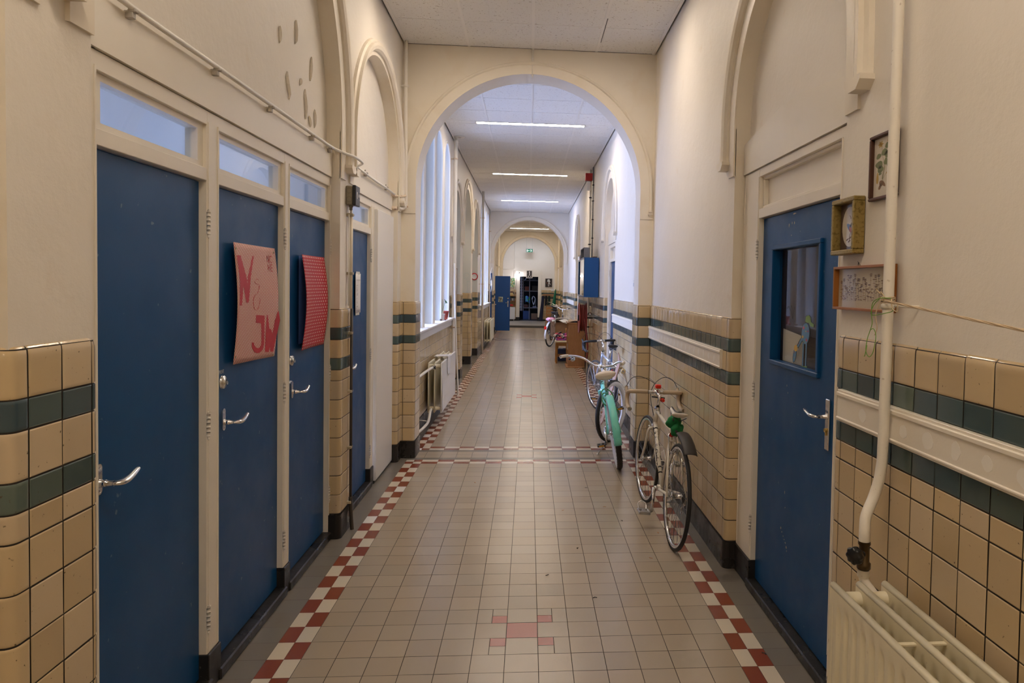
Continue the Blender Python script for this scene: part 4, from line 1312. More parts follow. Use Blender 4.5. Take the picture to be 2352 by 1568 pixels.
U = A_.normalized().orthogonal().normalized(); W_ = A_.normalized().cross(U); An = A_.normalized()
prev = None
for (rad, h) in ((.016, .030), (.024, .032), (.0265, .042), (.0265, .052), (.022, .058), (.004, .0585)):
    ring = []
    for k in range(40):
        a = 2*math.pi*k/40; r_ = rad*(1+(.09 if rad > .02 else 0)*math.cos(8*a))
        ring.append(mb.vert(O_+An*h+(U*math.cos(a)+W_*math.sin(a))*r_))
    if prev:
        for k in range(40): mb.face([prev[k], prev[(k+1) % 40], ring[(k+1) % 40], ring[k]], True)
    prev = ring
mb.face(prev)
mb.build('valve_knob', flat(.012, .012, .013, .28), pi1)
mb = MB(); mb.tube(curve([(1.077, 2.12, .80), (1.077, 2.12, .775), (1.082, 2.112, .755), (1.096, 2.10, .735), (1.104, 2.095, .722)], 5), .0150, 12)
mb.lathe([(0, .0), (.0185, .0), (.0185, -.022), (.015, -.026)], (1.077, 2.12, .797), 'Z', 14)
mb.build('tail_pipe', MT['pipe'], pi1)
mb = MB(); mb.lathe([(.017, -.011), (.0205, -.011), (.0215, 0), (.0205, .011), (.017, .011)], (1.156, 2.17, 1.632), 'Z', 16); mb.tube([(1.165, 2.165, 1.632), (1.19, 2.10, 1.63), (1.212, 2.085, 1.63)], .005, 8)
mb.build('pipe_clip', MT['pipe'], pi1)
# twine and green string
rope_m = mat('twine', (.60, .47, .31), .8, bump=[(300, .001)])
P0 = Vector((1.137, 2.155, 1.647)); P3 = Vector((1.08, -.6, 1.50))
mb = MB()
for k in range(3):
    a = 2*math.pi*k/3; pts = []
    for i in range(90):
        t_ = i/89; p = P0.lerp(P3, t_); p.z -= .028*math.sin(math.pi*t_)-.0
        ang = a+t_*75
        pts.append(p+Vector((math.cos(ang), 0, math.sin(ang)))*.0022)
    mb.tube(pts, .0021, 5)
for k in range(5):
    pts = []
    for i in range(25):
        a = 2*math.pi*i/24; pts.append((1.156+.0205*math.cos(a), 2.17+.0205*math.sin(a), 1.640+.004*k+.003*math.sin(a*2+k)))
    mb.tube(pts, .0022, 5)
mb.tube(curve([(1.138, 2.155, 1.655), (1.128, 2.165, 1.675), (1.137, 2.18, 1.668), (1.125, 2.19, 1.682)], 4), .0017, 5)
mb.tube(curve([(1.14, 2.12, 1.652), (1.135, 2.105, 1.625), (1.143, 2.09, 1.615), (1.15, 2.10, 1.635)], 4), .002, 5)
mb.tube(curve([(1.134, 2.175, 1.650), (1.126, 2.19, 1.60), (1.130, 2.185, 1.56), (1.125, 2.19, 1.535)], 5), .0018, 5)
tw = mb.build('twine', rope_m); tag(tw, 'twisted beige twine tied to the upright pipe and stretched along the wall', 'twine')
mb = MB()
mb.tube(curve([(1.150, 2.14, 1.655), (1.128, 2.165, 1.655), (1.118, 2.195, 1.64), (1.117, 2.20, 1.60), (1.120, 2.20, 1.57), (1.113, 2.215, 1.52), (1.112, 2.22, 1.48), (1.116, 2.205, 1.463), (1.121, 2.19, 1.48), (1.124, 2.18, 1.53), (1.121, 2.19, 1.555), (1.116, 2.205, 1.55)], 6), .0013, 5)
mb.tube(curve([(1.136, 2.18, 1.657), (1.120, 2.195, 1.63), (1.118, 2.20, 1.60), (1.135, 2.15, 1.607), (1.150, 2.13, 1.615), (1.148, 2.135, 1.625)], 6), .0013, 5)
mb.tube(curve([(1.113, 2.215, 1.50), (1.111, 2.22, 1.475), (1.110, 2.225, 1.462)], 4), .0013, 5)
gs = mb.build('green_string', flat(.16, .36, .05, .6)); tag(gs, 'looped green string hanging from the knot on the upright pipe', 'string')
# wall hook and nail holes beside the pipe
# ---- framed pictures
def frame(label, y0, y1, z0, z1, w, dep, m, art, name='picture', bev=.003, lip=.0):
    xb = WX-.002; xf = WX-dep
    root = thing(name, label, 'picture', (xb, (y0+y1)/2, z0))
    mb = MB()
    for (a, b, c, d) in ((y0, y1, z0, z0+w), (y0, y1, z1-w, z1), (y0, y0+w, z0+w, z1-w), (y1-w, y1, z0+w, z1-w)): mb.box(xf, a, c, xb, b, d, bev)
    mb.build('frame', m, root, world=True)
    xg = xf+dep*.62
    mb = MB(); mb.quad((xg+.003, y0+w*.5, z0+w*.5), (xg+.003, y1-w*.5, z0+w*.5), (xg+.003, y1-w*.5, z1-w*.5), (xg+.003, y0+w*.5, z1-w*.5))
    bd = mb.build('picture_sheet', art[0], root, world=True)
    a = MB(); yc = (y0+y1)/2; zc = (z0+z1)/2; Wd = (y1-y0)-2*w; Hd = (z1-z0)-2*w
    # picture space: u right in the photo = -y
    F = lambda u, v, d: (xg+.0028-d, yc-u*Wd, zc+v*Hd)
    art[1](a, F)
    if a.f: a.build('drawing', art[2], bd, world=True)
    g = MB(); g.quad((xg, y0+w*.6, z0+w*.6), (xg, y1-w*.6, z0+w*.6), (xg, y1-w*.6, z1-w*.6), (xg, y0+w*.6, z1-w*.6)); g.build('picture_pane', MT['picglass'], root, world=True)
    return root
def leaf(a, F, cx, cy, l, w, ang, mi, d=.0004, n=10):
    a.mi = mi; pl = []
    for k in range(n):
        t_ = 2*math.pi*k/n; x = l*math.cos(t_); y = w*math.sin(t_)*(1-.35*math.cos(t_))
        pl.append((cx+(x*math.cos(ang)-y*math.sin(ang)), cy+(x*math.sin(ang)+y*math.cos(ang))*.5))
    a.prism(pl, F, 0, d)
def stem(a, F, pts, w, mi, d=.0002):
    a.mi = mi; pr = None
    for p in curve([(x, y, 0) for x, y in pts], 4):
        c = (F(p[0]-w, p[1], d), F(p[0]+w, p[1], d))
        if pr: a.quad(pr[0], pr[1], c[1], c[0])
        pr = c
def art_botanic(a, F):
    for pts in ([(-.12, -.22), (-.05, 0), (-.10, .12), (-.20, .42)], [(-.1, -.22), (0, .05), (.10, .2), (.14, .42)], [(-.12, -.22), (-.02, -.02), (0, .22)], [(-.08, -.2), (.10, -.08), (.17, .06)], [(-.13, -.2), (-.12, -.1), (-.2, .0)], [(.02, .1), (.12, .2), (.22, .33)], [(-.02, .1), (.04, .25), (.06, .33)]): stem(a, F, pts, .008, 1)
    for (x, y, l, w, an) in ((-.28, .05, .16, .13, 3.0), (-.22, -.03, .13, .13, 4.0), (-.30, .2, .09, .11, 2), (-.05, .24, .12, .13, 1.5), (.10, .20, .14, .13, .8), (.20, .09, .24, .09, 1.1), (.02, .08, .12, .08, 1.5), (.06, .34, .10, .09, 1.6), (.27, .30, .1, .05, 1.0), (-.22, -.1, .06, .06, 1.8)): leaf(a, F, x, y, l, w, an, 0)
    for k in range(6):
        an = k*math.pi/3; leaf(a, F, -.22+.06*math.cos(an), .39+.03*math.sin(an), .06, .03, an, 2)
        an = .5+k*.42; leaf(a, F, .24+.10*math.cos(an), -.17+.05*math.sin(an), .12, .045, an, 2)
    leaf(a, F, .16, .42, .09, .09, 1.5, 2); leaf(a, F, -.33, -.17, .2, .05, 1.55, 2)
    leaf(a, F, -.14, -.27, .1, .1, .3, 3); leaf(a, F, -.20, -.32, .12, .05, 1.1, 3); leaf(a, F, -.04, -.30, .10, .05, 5.4, 3)
def art_bird(a, F):
    n = 28; a.mi = 0
    a.prism([(.40*math.cos(2*math.pi*k/n), .43*math.sin(2*math.pi*k/n)) for k in range(n)], F, 0, .0006)
    leaf(a, F, .02, -.02, .24, .11, 2.3, 1, .0012); leaf(a, F, .12, .07, .22, .035, 1.1, 2, .0014); leaf(a, F, .05, -.06, .14, .07, 1.9, 3, .0014)
    for pts in ([(.0, -.32), (.02, -.2), (.08, -.12)], [(-.12, -.28), (0, -.24), (.15, -.2)], [(0, .24), (.05, .2), (.06, .16)]): stem(a, F, pts, .015, 4, .0012)
    for x, y in ((-.1, -.27), (.05, -.24), (.14, -.21), (.0, -.31)): leaf(a, F, x, y, .08, .03, .6, 4, .0012)
def art_pressed(a, F):
    rnd = random.Random(11); n = 34
    for k in range(n):
        x = -.44+.88*k/(n-1)+rnd.uniform(-.006, .006); h = rnd.uniform(-.06, .33); b = -.33
        stem(a, F, [(x, b), (x+rnd.uniform(-.01, .01), (b+h)/2), (x+rnd.uniform(-.015, .015), h)], .0022, rnd.choice((0, 1)))
        for j in range(5):
            y = b+(h-b)*rnd.uniform(.05, .9); leaf(a, F, x+rnd.uniform(-.012, .012), y, rnd.uniform(.016, .034), .012, rnd.uniform(0, 6), rnd.choice((0, 1, 2)))
        if rnd.random() < .6:
            for j in range(6): leaf(a, F, x+.010*math.cos(j), h+.03*math.sin(j), .024, .014, j, rnd.choice((0, 1, 2)))
        else: leaf(a, F, x, h, .03, .022, 1.5, rnd.choice((0, 1)))
# (u runs towards the camera side so mirror the botanical plate as the photo shows it)
frame('small dark-framed botanical print of a yellow flower, partly behind the pipe', 2.226, 2.404, 1.990, 2.215, .011, .020, flat(.075, .028, .016, .4),
      (flat(.70, .64, .54, .7), art_botanic, [flat(.17, .21, .09, .7), flat(.30, .28, .14, .7), flat(.52, .33, .06, .7), flat(.25, .12, .05, .7)]))
gold = mat('old_gold', (.30, .22, .07), .38, .35, speck=[((.16, .11, .03), 90, .5, .7)])
frame('small gilt-framed bird print with an oval mount beside the blue door', 2.452, 2.640, 1.812, 2.020, .017, .046, gold,
      (flat(.095, .055, .045, .6), art_bird, [flat(.72, .67, .58, .7), flat(.12, .22, .46, .6), flat(.04, .035, .03, .6), flat(.45, .15, .12, .6), flat(.2, .12, .07, .6)]))
f3 = frame('wide orange-brown frame of pressed flowers, lowest of the pictures by the door', 2.218, 2.648, 1.606, 1.768, .009, .028, flat(.32, .12, .025, .4),
      (flat(.56, .49, .37, .8), art_pressed, [flat(.26, .17, .12, .8), flat(.20, .14, .16, .8), flat(.38, .25, .13, .8)]), bev=.001)
mb = MB(); mb.tube(curve([(1.200, 2.475, 1.770), (1.198, 2.468, 1.780), (1.200, 2.460, 1.770)], 5), .0012, 5); mb.tube([(1.20, 2.48, 1.785), (1.19, 2.45, 1.777)], .0009, 5)
mb.build('hanging_wire', flat(.03, .03, .03), f3, world=True)
# ---- peeling paint over the doors
mb = MB(); rnd = random.Random(5)
for (px, pz, l, w, an) in ((4.05, 3.05, .09, .018, 1.45), (4.32, 2.93, .10, .020, 1.35), (3.93, 2.72, .10, .028, 1.75), (4.22, 2.70, .12, .022, 1.6), (4.40, 2.66, .07, .02, 1.5), (3.80, 2.95, .06, .014, 1.5), (4.13, 2.80, .03, .012, 1.2), (4.30, 2.62, .05, .012, 1.8)):
    n = 14; pl = []; w *= .62; l *= .85
    for k in range(n):
        t_ = 2*math.pi*k/n; x = l*math.cos(t_)*rnd.uniform(.75, 1); y = w*math.sin(t_)*rnd.uniform(.35, 1.15)+w*.5*math.sin(x/l*3)
        pl.append((px+x*math.cos(an)-y*math.sin(an), pz+x*math.sin(an)+y*math.cos(an)))
    mb.mi = 0; mb.poly([(-1.2985, y, z) for y, z in pl])
    # the flake itself curls off the wall along one edge
    mb.mi = 1; h = len(pl)//2
    A_ = pl[:h+1]; B_ = [(y-.003+w*.45*math.sin(math.pi*k/h), z) for k, (y, z) in enumerate(A_)]
    for k in range(h): mb.quad((-1.299, *A_[k]), (-1.299, *A_[k+1]), (-1.299+.016*math.sin(math.pi*(k+1)/h), *B_[k+1]), (-1.299+.016*math.sin(math.pi*k/h), *B_[k]))
pe = mb.build('peeling_paint', [flat(.70, .60, .40, .8), MT['plaster']], wall_left)
pe['kind'] = 'stuff'
# ================================================================ bicycles
def rot_about(p0, axis, ang):
    return Matrix.Translation(p0) @ Matrix.Rotation(ang, 4, axis) @ Matrix.Translation(-Vector(p0))
class Bike:
    """local frame: y forward, x to the rider's right, origin at the rear tyre's contact"""
    def __init__(s, name, label, pos, heading, lean, steer, spec, group=None):
        s.q = spec
        s.root = thing(name, label, 'bicycle', pos, 0, group)
        s.root.rotation_euler = (0, lean, heading)
        s.root.rotation_mode = 'XYZ'
        R = spec['R']; L_ = spec['L']; s.R = R; s.L = L_
        s.ra = Vector((0, 0, R)); s.fa = Vector((0, L_, R))
        s.ht = Vector((0, *spec['head_top'])); s.hb = Vector((0, *spec['head_bot'])); s.bb = Vector((0, *spec['bb'])); s.sc = Vector((0, *spec['seat_cl']))
        ax = (s.ht-s.hb).normalized()
        s.S = rot_about(s.hb, ax, steer)
        s.M = spec['mats']
        s.build()
    def mb(s, steer=False):
        m = MB(); m.T = s.S if steer else None
        return m
    def wheel(s, c, steer, tyre_w, name='wheel', cog=False, whitewall=False, knobby=False):
        R = s.R; m = s.M
        b = s.mb(steer)
        # tyre
        rt = tyre_w/2; n = 72; k = 12
        def torus(b, rc, r_, sx=1.0, n=72, k=10, mi=0, a0=0, a1=2*math.pi, bump=0):
            g = []
            for i in range(n):
                a = 2*math.pi*i/n; row = []
                for j in range(k):
                    t_ = a0+(a1-a0)*j/(k if a1-a0 > 6.2 else k-1)
                    rr = r_*(1+(bump if (i+j) % 2 == 0 and math.cos(t_) > .3 else 0))
                    d = rc + rr*math.cos(t_)
                    row.append(b.vert(Vector(c)+Vector((rr*sx*math.sin(t_), d*math.cos(a), d*math.sin(a)))))
                g.append(row)
            closed = a1-a0 > 6.2
            for i in range(n):
                for j in range(k if closed else k-1):
                    b.mi = mi(j, k) if callable(mi) else mi
                    b.face([g[i][j], g[(i+1) % n][j], g[(i+1) % n][(j+1) % k], g[i][(j+1) % k]], not bump)
        if whitewall:
            torus(b, R-rt, rt, 1.0, 96, 16, lambda j, k: 1 if 3 <= (j % k) <= 6 or 9 <= (j % k) <= 12 else 0, bump=.07 if knobby else 0)
        else: torus(b, R-rt, rt, 1.0, 80, 10)
        root = b.build(name, [m['tyre'], m.get('wall', m['tyre'])], s.root)
        b = s.mb(steer); rr = R-tyre_w*.95
        prof = [(rr+.004, -.010), (rr+.002, -.011), (rr-.010, -.009), (rr-.014, -.003), (rr-.014, .003), (rr-.010, .009), (rr+.002, .011), (rr+.004, .010)]
        b.lathe([(a, h) for a, h in prof], c, 'X', 72)
        b.build('wheel_rim', m['rim'], root)
        b = s.mb(steer); ns = s.q.get('spokes', 32)
        for i in range(ns):
            a = 2*math.pi*i/ns; side = .030 if i % 2 else -.030; off = (.55 if (i//2) % 2 else -.55)
            p = Vector(c)+Vector((side*.9, .021*math.cos(a+off*1.6), .021*math.sin(a+off*1.6))); e = Vector(c)+Vector((0, (rr-.012)*math.cos(a), (rr-.012)*math.sin(a)))
            b.tube([p, e], .00105, 4, caps=False)
        b.build('spokes', m['spoke'], root)
        b = s.mb(steer)
        b.lathe([(0, -.05), (.005, -.05), (.005, -.036), (.024, -.034), (.024, -.029), (.014, -.026), (.013, .026), (.024, .029), (.024, .034), (.005, .036), (.005, .05), (0, .05)], c, 'X', 20)
        b.build('hub', m['metal'], root)
        return root
    def tubes(s, name, lst, mat_, steer=False, parent=None):
        b = s.mb(steer)
        for pts, r, *ex in lst: b.tube(pts, r, 12, **(ex[0] if ex else {}))
        return b.build(name, mat_, parent or s.root)
    def build(s):
        q, m = s.q, s.M; ra, fa, ht, hb, bb, sc = s.ra, s.fa, s.ht, s.hb, s.bb, s.sc
        w_r = s.wheel(ra, False, q['tyre_w'], 'rear_wheel', True, q.get('whitewall'), q.get('knobby'))
        w_f = s.wheel(fa, True, q['tyre_w'], 'front_wheel', False, q.get('whitewall'), q.get('knobby'))
        kind = q['kind']
        fr = []
        ax = (ht-hb).normalized()
        fr.append(([hb, ht], .018))
        hlow = hb + ax*.03; hhi = ht - ax*.025
        if kind == 'race':
            fr += [([sc, hhi], .0135), ([bb, hlow], .0148), ([bb, sc+Vector((0, -.003, .02))], .0148)]
        elif kind == 'cruiser':
            c1 = curve([bb+Vector((0, .02, .01)), bb+Vector((0, .22, .10)), hlow-Vector((0, .10, .02)), hlow], 6)
            c2 = curve([sc-Vector((0, 0, .06)), sc+Vector((0, .18, -.055)), hhi-Vector((0, .18, .05)), hhi], 6)
            c3 = curve([bb+Vector((0, .03, .05)), bb+Vector((0, .22, .17)), hlow-Vector((0, .08, -.045)), hlow+Vector((0, 0, .03))], 6)
            fr += [(c1, .019), (c2, .0165), ([bb, sc], .016)]
        else:
            c1 = curve([bb, bb+Vector((0, .20, .09)), hlow-Vector((0, .09, .05)), hlow], 6)
            c2 = curve([bb+Vector((0, -.04, .16)), bb+Vector((0, .14, .20)), hlow-Vector((0, .07, -.05)), hhi], 6)
            fr += [(c1, .017), (c2, .015), ([bb, sc], .016)]
        dz = .05
        for sx in (-1, 1):
            fr.append(([ra+Vector((sx*.062, 0, 0)), ra+Vector((sx*.055, .06, -.002)), bb+Vector((sx*.028, -.05, 0)), bb+Vector((sx*.012, 0, 0))], .0085, {'radii': [.007, .0095, .0095, .010]}))
            fr.append(([ra+Vector((sx*.062, 0, 0)), ra.lerp(sc, .5)+Vector((sx*.045, 0, 0)), sc+Vector((sx*.016, -.005, -.02))], .0075, {'radii': [.006, .0075, .0075]}))
        fr.append(([bb+Vector((-.034, 0, 0)), bb+Vector((.034, 0, 0))], .020))
        fr.append(([sc+Vector((0, 0, -.01)), sc+Vector((0, -.004, .022))], .018))
        fr.append(([ra.lerp(sc, .86)+Vector((-.025, 0, 0)), ra.lerp(sc, .86)+Vector((.025, 0, 0))], .006))
        frame_o = s.tubes('frame', fr, m['frame'])
        if q.get('text'):
            d_ = (hlow-bb).normalized(); up = Vector((1, 0, 0)).cross(d_).normalized()
            if up.z < 0: up = -up
            b = s.mb(); cc = bb.lerp(hlow, q.get('tpos', .62))
            v, f = text_mesh(q['text'], .029, bold=True)
            for sx in (-1, 1):       # one on each flank of the tube, tops towards the top tube
                ix = []
                for p in v:
                    th_ = math.radians(64) - p.y/.0152
                    ix.append(b.vert(cc + d_*p.x*2.15*sx + (up*math.cos(th_) + Vector((sx, 0, 0))*math.sin(th_))*.0156))
                for q_ in f: b.face([ix[k] for k in q_])
            b.build('lettering', flat(.012, .012, .012, .4), frame_o)
            b = s.mb()
            for t_ in (.28, .20, .87): b.tube([bb.lerp(hlow, t_), bb.lerp(hlow, t_+.02)], .0152, 12)
            b.build('frame_bands', flat(.012, .012, .012, .4), frame_o)
        # headset
        b = s.mb(); b.lathe([(0, -.008), (.021, -.008), (.021, .004), (.018, .006)], hb, ax, 16); b.lathe([(.018, -.004), (.022, -.002), (.022, .010), (.014, .016), (0, .016)], ht, ax, 16)
        b.build('headset', m['metal'], s.root)
        # fork
        crown = hb-ax*.03; fk = []
        rake = fa-crown
        for sx in (-1, 1):
            if kind == 'race': pts = [crown+Vector((sx*.012, 0, .0)), crown+Vector((sx*.040, .0, -.012)), crown.lerp(fa, .55)+Vector((sx*.044, -.018, 0)), crown.lerp(fa, .85)+Vector((sx*.047, -.016, 0)), fa+Vector((sx*.048, 0, 0))]
            else: pts = [crown+Vector((sx*.012, 0, 0)), crown+Vector((sx*.046, 0, -.012)), crown.lerp(fa, .5)+Vector((sx*.050, -.02, 0)), fa+Vector((sx*.052, -.012, .05)), fa+Vector((sx*.052, 0, 0))]
            cv = curve(pts, 5); fk.append((cv, .0115, {'radii': [.0125-.0065*k/(len(cv)-1) for k in range(len(cv))]}))
        fk.append(([crown+ax*.03, crown-ax*.004], .017))
        s.tubes('fork', fk, m['fork'], True)
        # stem and bars
        bc = Vector((0, *q['bar_c'])); g = q['bar']
        st = [([ht+ax*.005, ht+ax*q.get('stem_h', .07)], .0112), ([ht+ax*q.get('stem_h', .07)-ax*.012, bc], .0125), ([bc-Vector((.022, 0, 0)), bc+Vector((.022, 0, 0))], .0175)]
        s.tubes('stem', st, m['metal'], True)
        if g == 'drop':
            w = q.get('bar_w', .20); h = []
            pts_r = [(0, 0, 0), (w*.55, 0, .002), (w*.90, .008, .0), (w*1.0, .045, -.006), (w*1.02, .088, -.028), (w*1.03, .092, -.075), (w*1.04, .055, -.118), (w*1.05, .0, -.128), (w*1.05, -.035, -.128)]
            both = [Vector((-x, y, z)) for x, y, z in reversed(pts_r[1:])] + [Vector(p) for p in pts_r]
            cv = [bc+p for p in curve(both, 5)]
            hb_ = s.tubes('handlebar', [(cv, .0128)], m['metal'], True)
            n_ = len(cv); c0 = int(n_*.475); c1 = int(n_*.525)
            s.tubes('bar_tape', [(cv[:c0], .0162)], m['tape'], True, hb_); s.tubes('bar_tape', [(cv[c1:], .0162)], m['tape'], True, hb_)
            for sx in (-1, 1):
                b = s.mb(True); H = bc+Vector((sx*w*1.02, .098, -.025))
                b.tube(curve([H-Vector((0, .012, .01)), H+Vector((0, .02, .012)), H+Vector((0, .045, .030)), H+Vector((0, .050, .045))], 4), .013, 10, radii=None)
                b.tube(curve([H+Vector((0, .040, .015)), H+Vector((0, .052, -.02)), H+Vector((sx*.004, .035, -.07)), H+Vector((sx*.008, .015, -.105))], 4), .0055, 8, sq=(1, 1.6))
                b.build('brake_lever', m.get('hood', m['tape']), hb_)
                # cable loops
                b = s.mb(True)
                top = H+Vector((0, .045, .045)); end = (hb if sx > 0 else s.sc.lerp(ht, .75))+Vector((sx*.015, .02 if sx > 0 else 0, 0))
                mid = [top+Vector((-sx*.04, .01, .060)), top+Vector((-sx*.115, .01, .075)), bc+Vector((sx*-.01, .06, .045)), bc+Vector((sx*-.03, .05, -.06))]
                b.tube(curve([top]+mid+[end], 8), .0026, 6)
                b.build('brake_cable', flat(.015, .015, .017, .4), hb_)
        elif g == 'cruise':
            pts_r = [(0, 0, 0), (.06, .0, .0), (.13, .015, .02), (.20, .0, .06), (.27, -.05, .082), (.335, -.13, .088), (.355, -.22, .086)]
            both = [Vector((-x, y, z)) for x, y, z in reversed(pts_r[1:])] + [Vector(p) for p in pts_r]
            cv = [bc+p for p in curve(both, 6)]
            hb_ = s.tubes('handlebar', [(cv, .0112)], m['metal'], True)
            gl = 8
            for i, sl in enumerate((cv[:gl], cv[-gl:])):
                s.tubes('grip', [(sl, .0165)], m['grip'], True, hb_)
            if q.get('bell'):
                b = s.mb(True); p = cv[gl+2]+Vector((0, .0, -.03))
                b.lathe([(0, .022), (.012, .020), (.022, .012), (.027, .0), (.028, -.004), (0, -.006)], p, (.2, -.9, .25), 20); b.tube([p, cv[gl+2]], .006, 8)
                b.build('bell', m['metal'], hb_)
                b = s.mb(True); b.tube([p+Vector((0, 0, -.002)), p+Vector((-.03, -.01, -.006))], .003, 6); b.sphere(p+Vector((-.034, -.012, -.007)), .009, 10); b.build('bell_lever', flat(.01, .01, .01), hb_)
        else:
            pts_r = [(0, 0, 0), (.07, 0, .0), (.16, .015, .035), (.24, -.03, .06), (.275, -.12, .06), (.285, -.20, .055)]
            both = [Vector((-x, y, z)) for x, y, z in reversed(pts_r[1:])] + [Vector(p) for p in pts_r]
            cv = [bc+p for p in curve(both, 6)]
            hb_ = s.tubes('handlebar', [(cv, .0112)], m['metal'], True)
            for sl in (cv[:7], cv[-7:]): s.tubes('grip', [(sl, .016)], m['grip'], True, hb_)
        # seat post and saddle
        sd = Vector((0, *q['saddle'])); sa = (sc-bb).normalized()
        b = s.mb(); b.tube([sc, sd-Vector((0, 0, .045))], .0125, 12); b.build('seat_post', m['metal'], s.root)
        b = s.mb(); wd = q.get('saddle_w', .072); ln = q.get('saddle_l', .14); th = q.get('saddle_t', .028)
        nu, nv = 18, 12; g_ = []
        for i in range(nu+1):
            t_ = i/nu; y = ln - 2*ln*t_          # nose first
            hw = .018+(wd-.018)*(max(0, (t_-.35)/.65))**1.35 if t_ > .35 else .018*(.45+.55*math.sin(math.pi/2*min(1, t_/.15)))
            ke = math.sqrt(max(.05, 1-((t_-.86)/.14)**2)) if t_ > .86 else 1.0
            hw *= .55+.45*ke; tk = th*ke*min(1, .55+t_*2)
            row = []
            for j in range(nv):
                a = 2*math.pi*j/nv
                cz_ = math.sin(a); z = tk*(.5*cz_ if cz_ > 0 else .75*cz_)
                row.append(b.vert(sd+Vector((hw*math.cos(a), y, z+.012*t_**3+.006*(1-t_)**2-.010*math.sin(math.pi*t_)))))
            g_.append(row)
        for i in range(nu):
            for j in range(nv): b.face([g_[i][j], g_[i+1][j], g_[i+1][(j+1) % nv], g_[i][(j+1) % nv]], True)
        b.face(g_[0]); b.face(list(reversed(g_[-1])))
        so = b.build('saddle', m['saddle'], s.root)
        b = s.mb()
        for sx in (-1, 1): b.tube(curve([sd+Vector((sx*.006, ln*.85, -.012)), sd+Vector((sx*.020, .02, -.045)), sd+Vector((sx*.022, -.05, -.045)), sd+Vector((sx*.045, -ln*.85, -.015))], 4), .0035, 6)
        if q.get('springs'):
            for sx in (-1, 1):
                pts = [sd+Vector((sx*.045+.014*math.cos(t_*.9), -ln*.72+.014*math.sin(t_*.9), -.020-.0028*t_)) for t_ in range(22)]
                b.tube(pts, .0035, 6)
        b.build('saddle_rails', m['dark'], so)
        if q.get('saddle_stripe'):
            b = s.mb(); pts = [sd+Vector((0, ln*.95-2*ln*t_*.93, th*.5+.0010+.012*t_**3+.006*(1-t_)**2-.010*math.sin(math.pi*t_))) for t_ in [k/12 for k in range(13)]]
            b.tube(pts, .012, 6, radii=[.006+.014*max(0, k/12-.3) for k in range(13)], sq=(.12, 1)); b.build('saddle_stripe', flat(.03, .03, .035), so)
        # drive side
        cx = q.get('chain_x', .045); b = s.mb(); cr = q.get('ring_r', .10)
        nt = 46; inner = []; 
        outer = [b.vert(bb+Vector((cx, (cr+(.003 if k % 2 else -.001))*math.cos(2*math.pi*k/(2*nt)), (cr+(.003 if k % 2 else -.001))*math.sin(2*math.pi*k/(2*nt))))) for k in range(2*nt)]
        inn = [b.vert(bb+Vector((cx, cr*.80*math.cos(2*math.pi*k/(2*nt)), cr*.80*math.sin(2*math.pi*k/(2*nt))))) for k in range(2*nt)]
        for k in range(2*nt): b.face([outer[k], outer[(k+1) % (2*nt)], inn[(k+1) % (2*nt)], inn[k]])
        for k in range(5):
            a = 2*math.pi*k/5; b.tube([bb+Vector((cx, 0, 0)), bb+Vector((cx, cr*.85*math.cos(a), cr*.85*math.sin(a)))], .006, 6)
        co = b.build('chainring', m['metal'], s.root)
        b = s.mb(); r2 = q.get('cog_r', .034); n = 40
        path = []
        d_ = (ra-bb); 
        for k in range(n//2+1):
            a = -math.pi/2+math.pi*k/(n//2); path.append(bb+Vector((cx, cr*math.cos(a), cr*math.sin(a))))
        for k in range(n//2+1):
            a = math.pi/2+math.pi*k/(n//2); path.append(ra+Vector((cx, r2*math.cos(a), r2*math.sin(a))))
        b.tube(path, .0036, 5, closed=True, sq=(1.2, .9)); b.build('chain', m['dark'], s.root)
        b = s.mb()
        for k in range(5 if kind == 'race' else 1): b.lathe([(0, 0), (r2+.012-.006*k, 0), (r2+.012-.006*k, .0022), (0, .0022)], ra+Vector((.034+.0045*k, 0, 0)), 'X', 24)
        b.build('cassette', m['dark'], s.root)
        if kind == 'race':
            b = s.mb()
            b.box(.046, -.015, s.R-.055, .062, .015, s.R-.015, .004); b.tube([ra+Vector((.05, .005, -.04)), ra+Vector((.048, .03, -.095))], .007, 8)
            for yy, zz in ((.01, -.055), (.032, -.10)): b.lathe([(0, 0), (.022, 0), (.022, .006), (0, .006)], ra+Vector((.046, yy, zz)), 'X', 16)
            b.build('derailleur', m['metal'], s.root)
        ca = q.get('crank', math.radians(-70))
        for sx, a in ((1, ca+math.pi), (-1, ca)):
            x = sx*(cx+.012) if sx > 0 else -.055
            e = bb+Vector((x+sx*.008, .17*math.cos(a), .17*math.sin(a)))
            b = s.mb(); b.tube([bb+Vector((sx*.03, 0, 0)), bb+Vector((x, 0, 0))], .011, 10); b.tube([bb+Vector((x, 0, 0)), e], .011, 10, radii=[.014, .010], sq=(1, .65))
            cro = b.build('crank', m['metal'], s.root)
            b = s.mb(); P_ = e+Vector((sx*.055, 0, 0)); b.tube([e, P_+Vector((sx*.02, 0, 0))], .006, 8)
            b.box(P_.x-.040, P_.y-.045, P_.z-.010, P_.x+.040, P_.y-.028, P_.z+.010, .003); b.box(P_.x-.040, P_.y+.028, P_.z-.010, P_.x+.040, P_.y+.045, P_.z+.010, .003)
            b.box(P_.x-.040, P_.y-.045, P_.z-.008, P_.x-.030, P_.y+.045, P_.z+.008, .002); b.box(P_.x+.030, P_.y-.045, P_.z-.008, P_.x+.040, P_.y+.045, P_.z+.008, .002)
            b.box(P_.x-.010, P_.y-.03, P_.z-.011, P_.x+.010, P_.y+.03, P_.z+.011, .003)
            po_ = b.build('pedal', m['pedal'], cro)
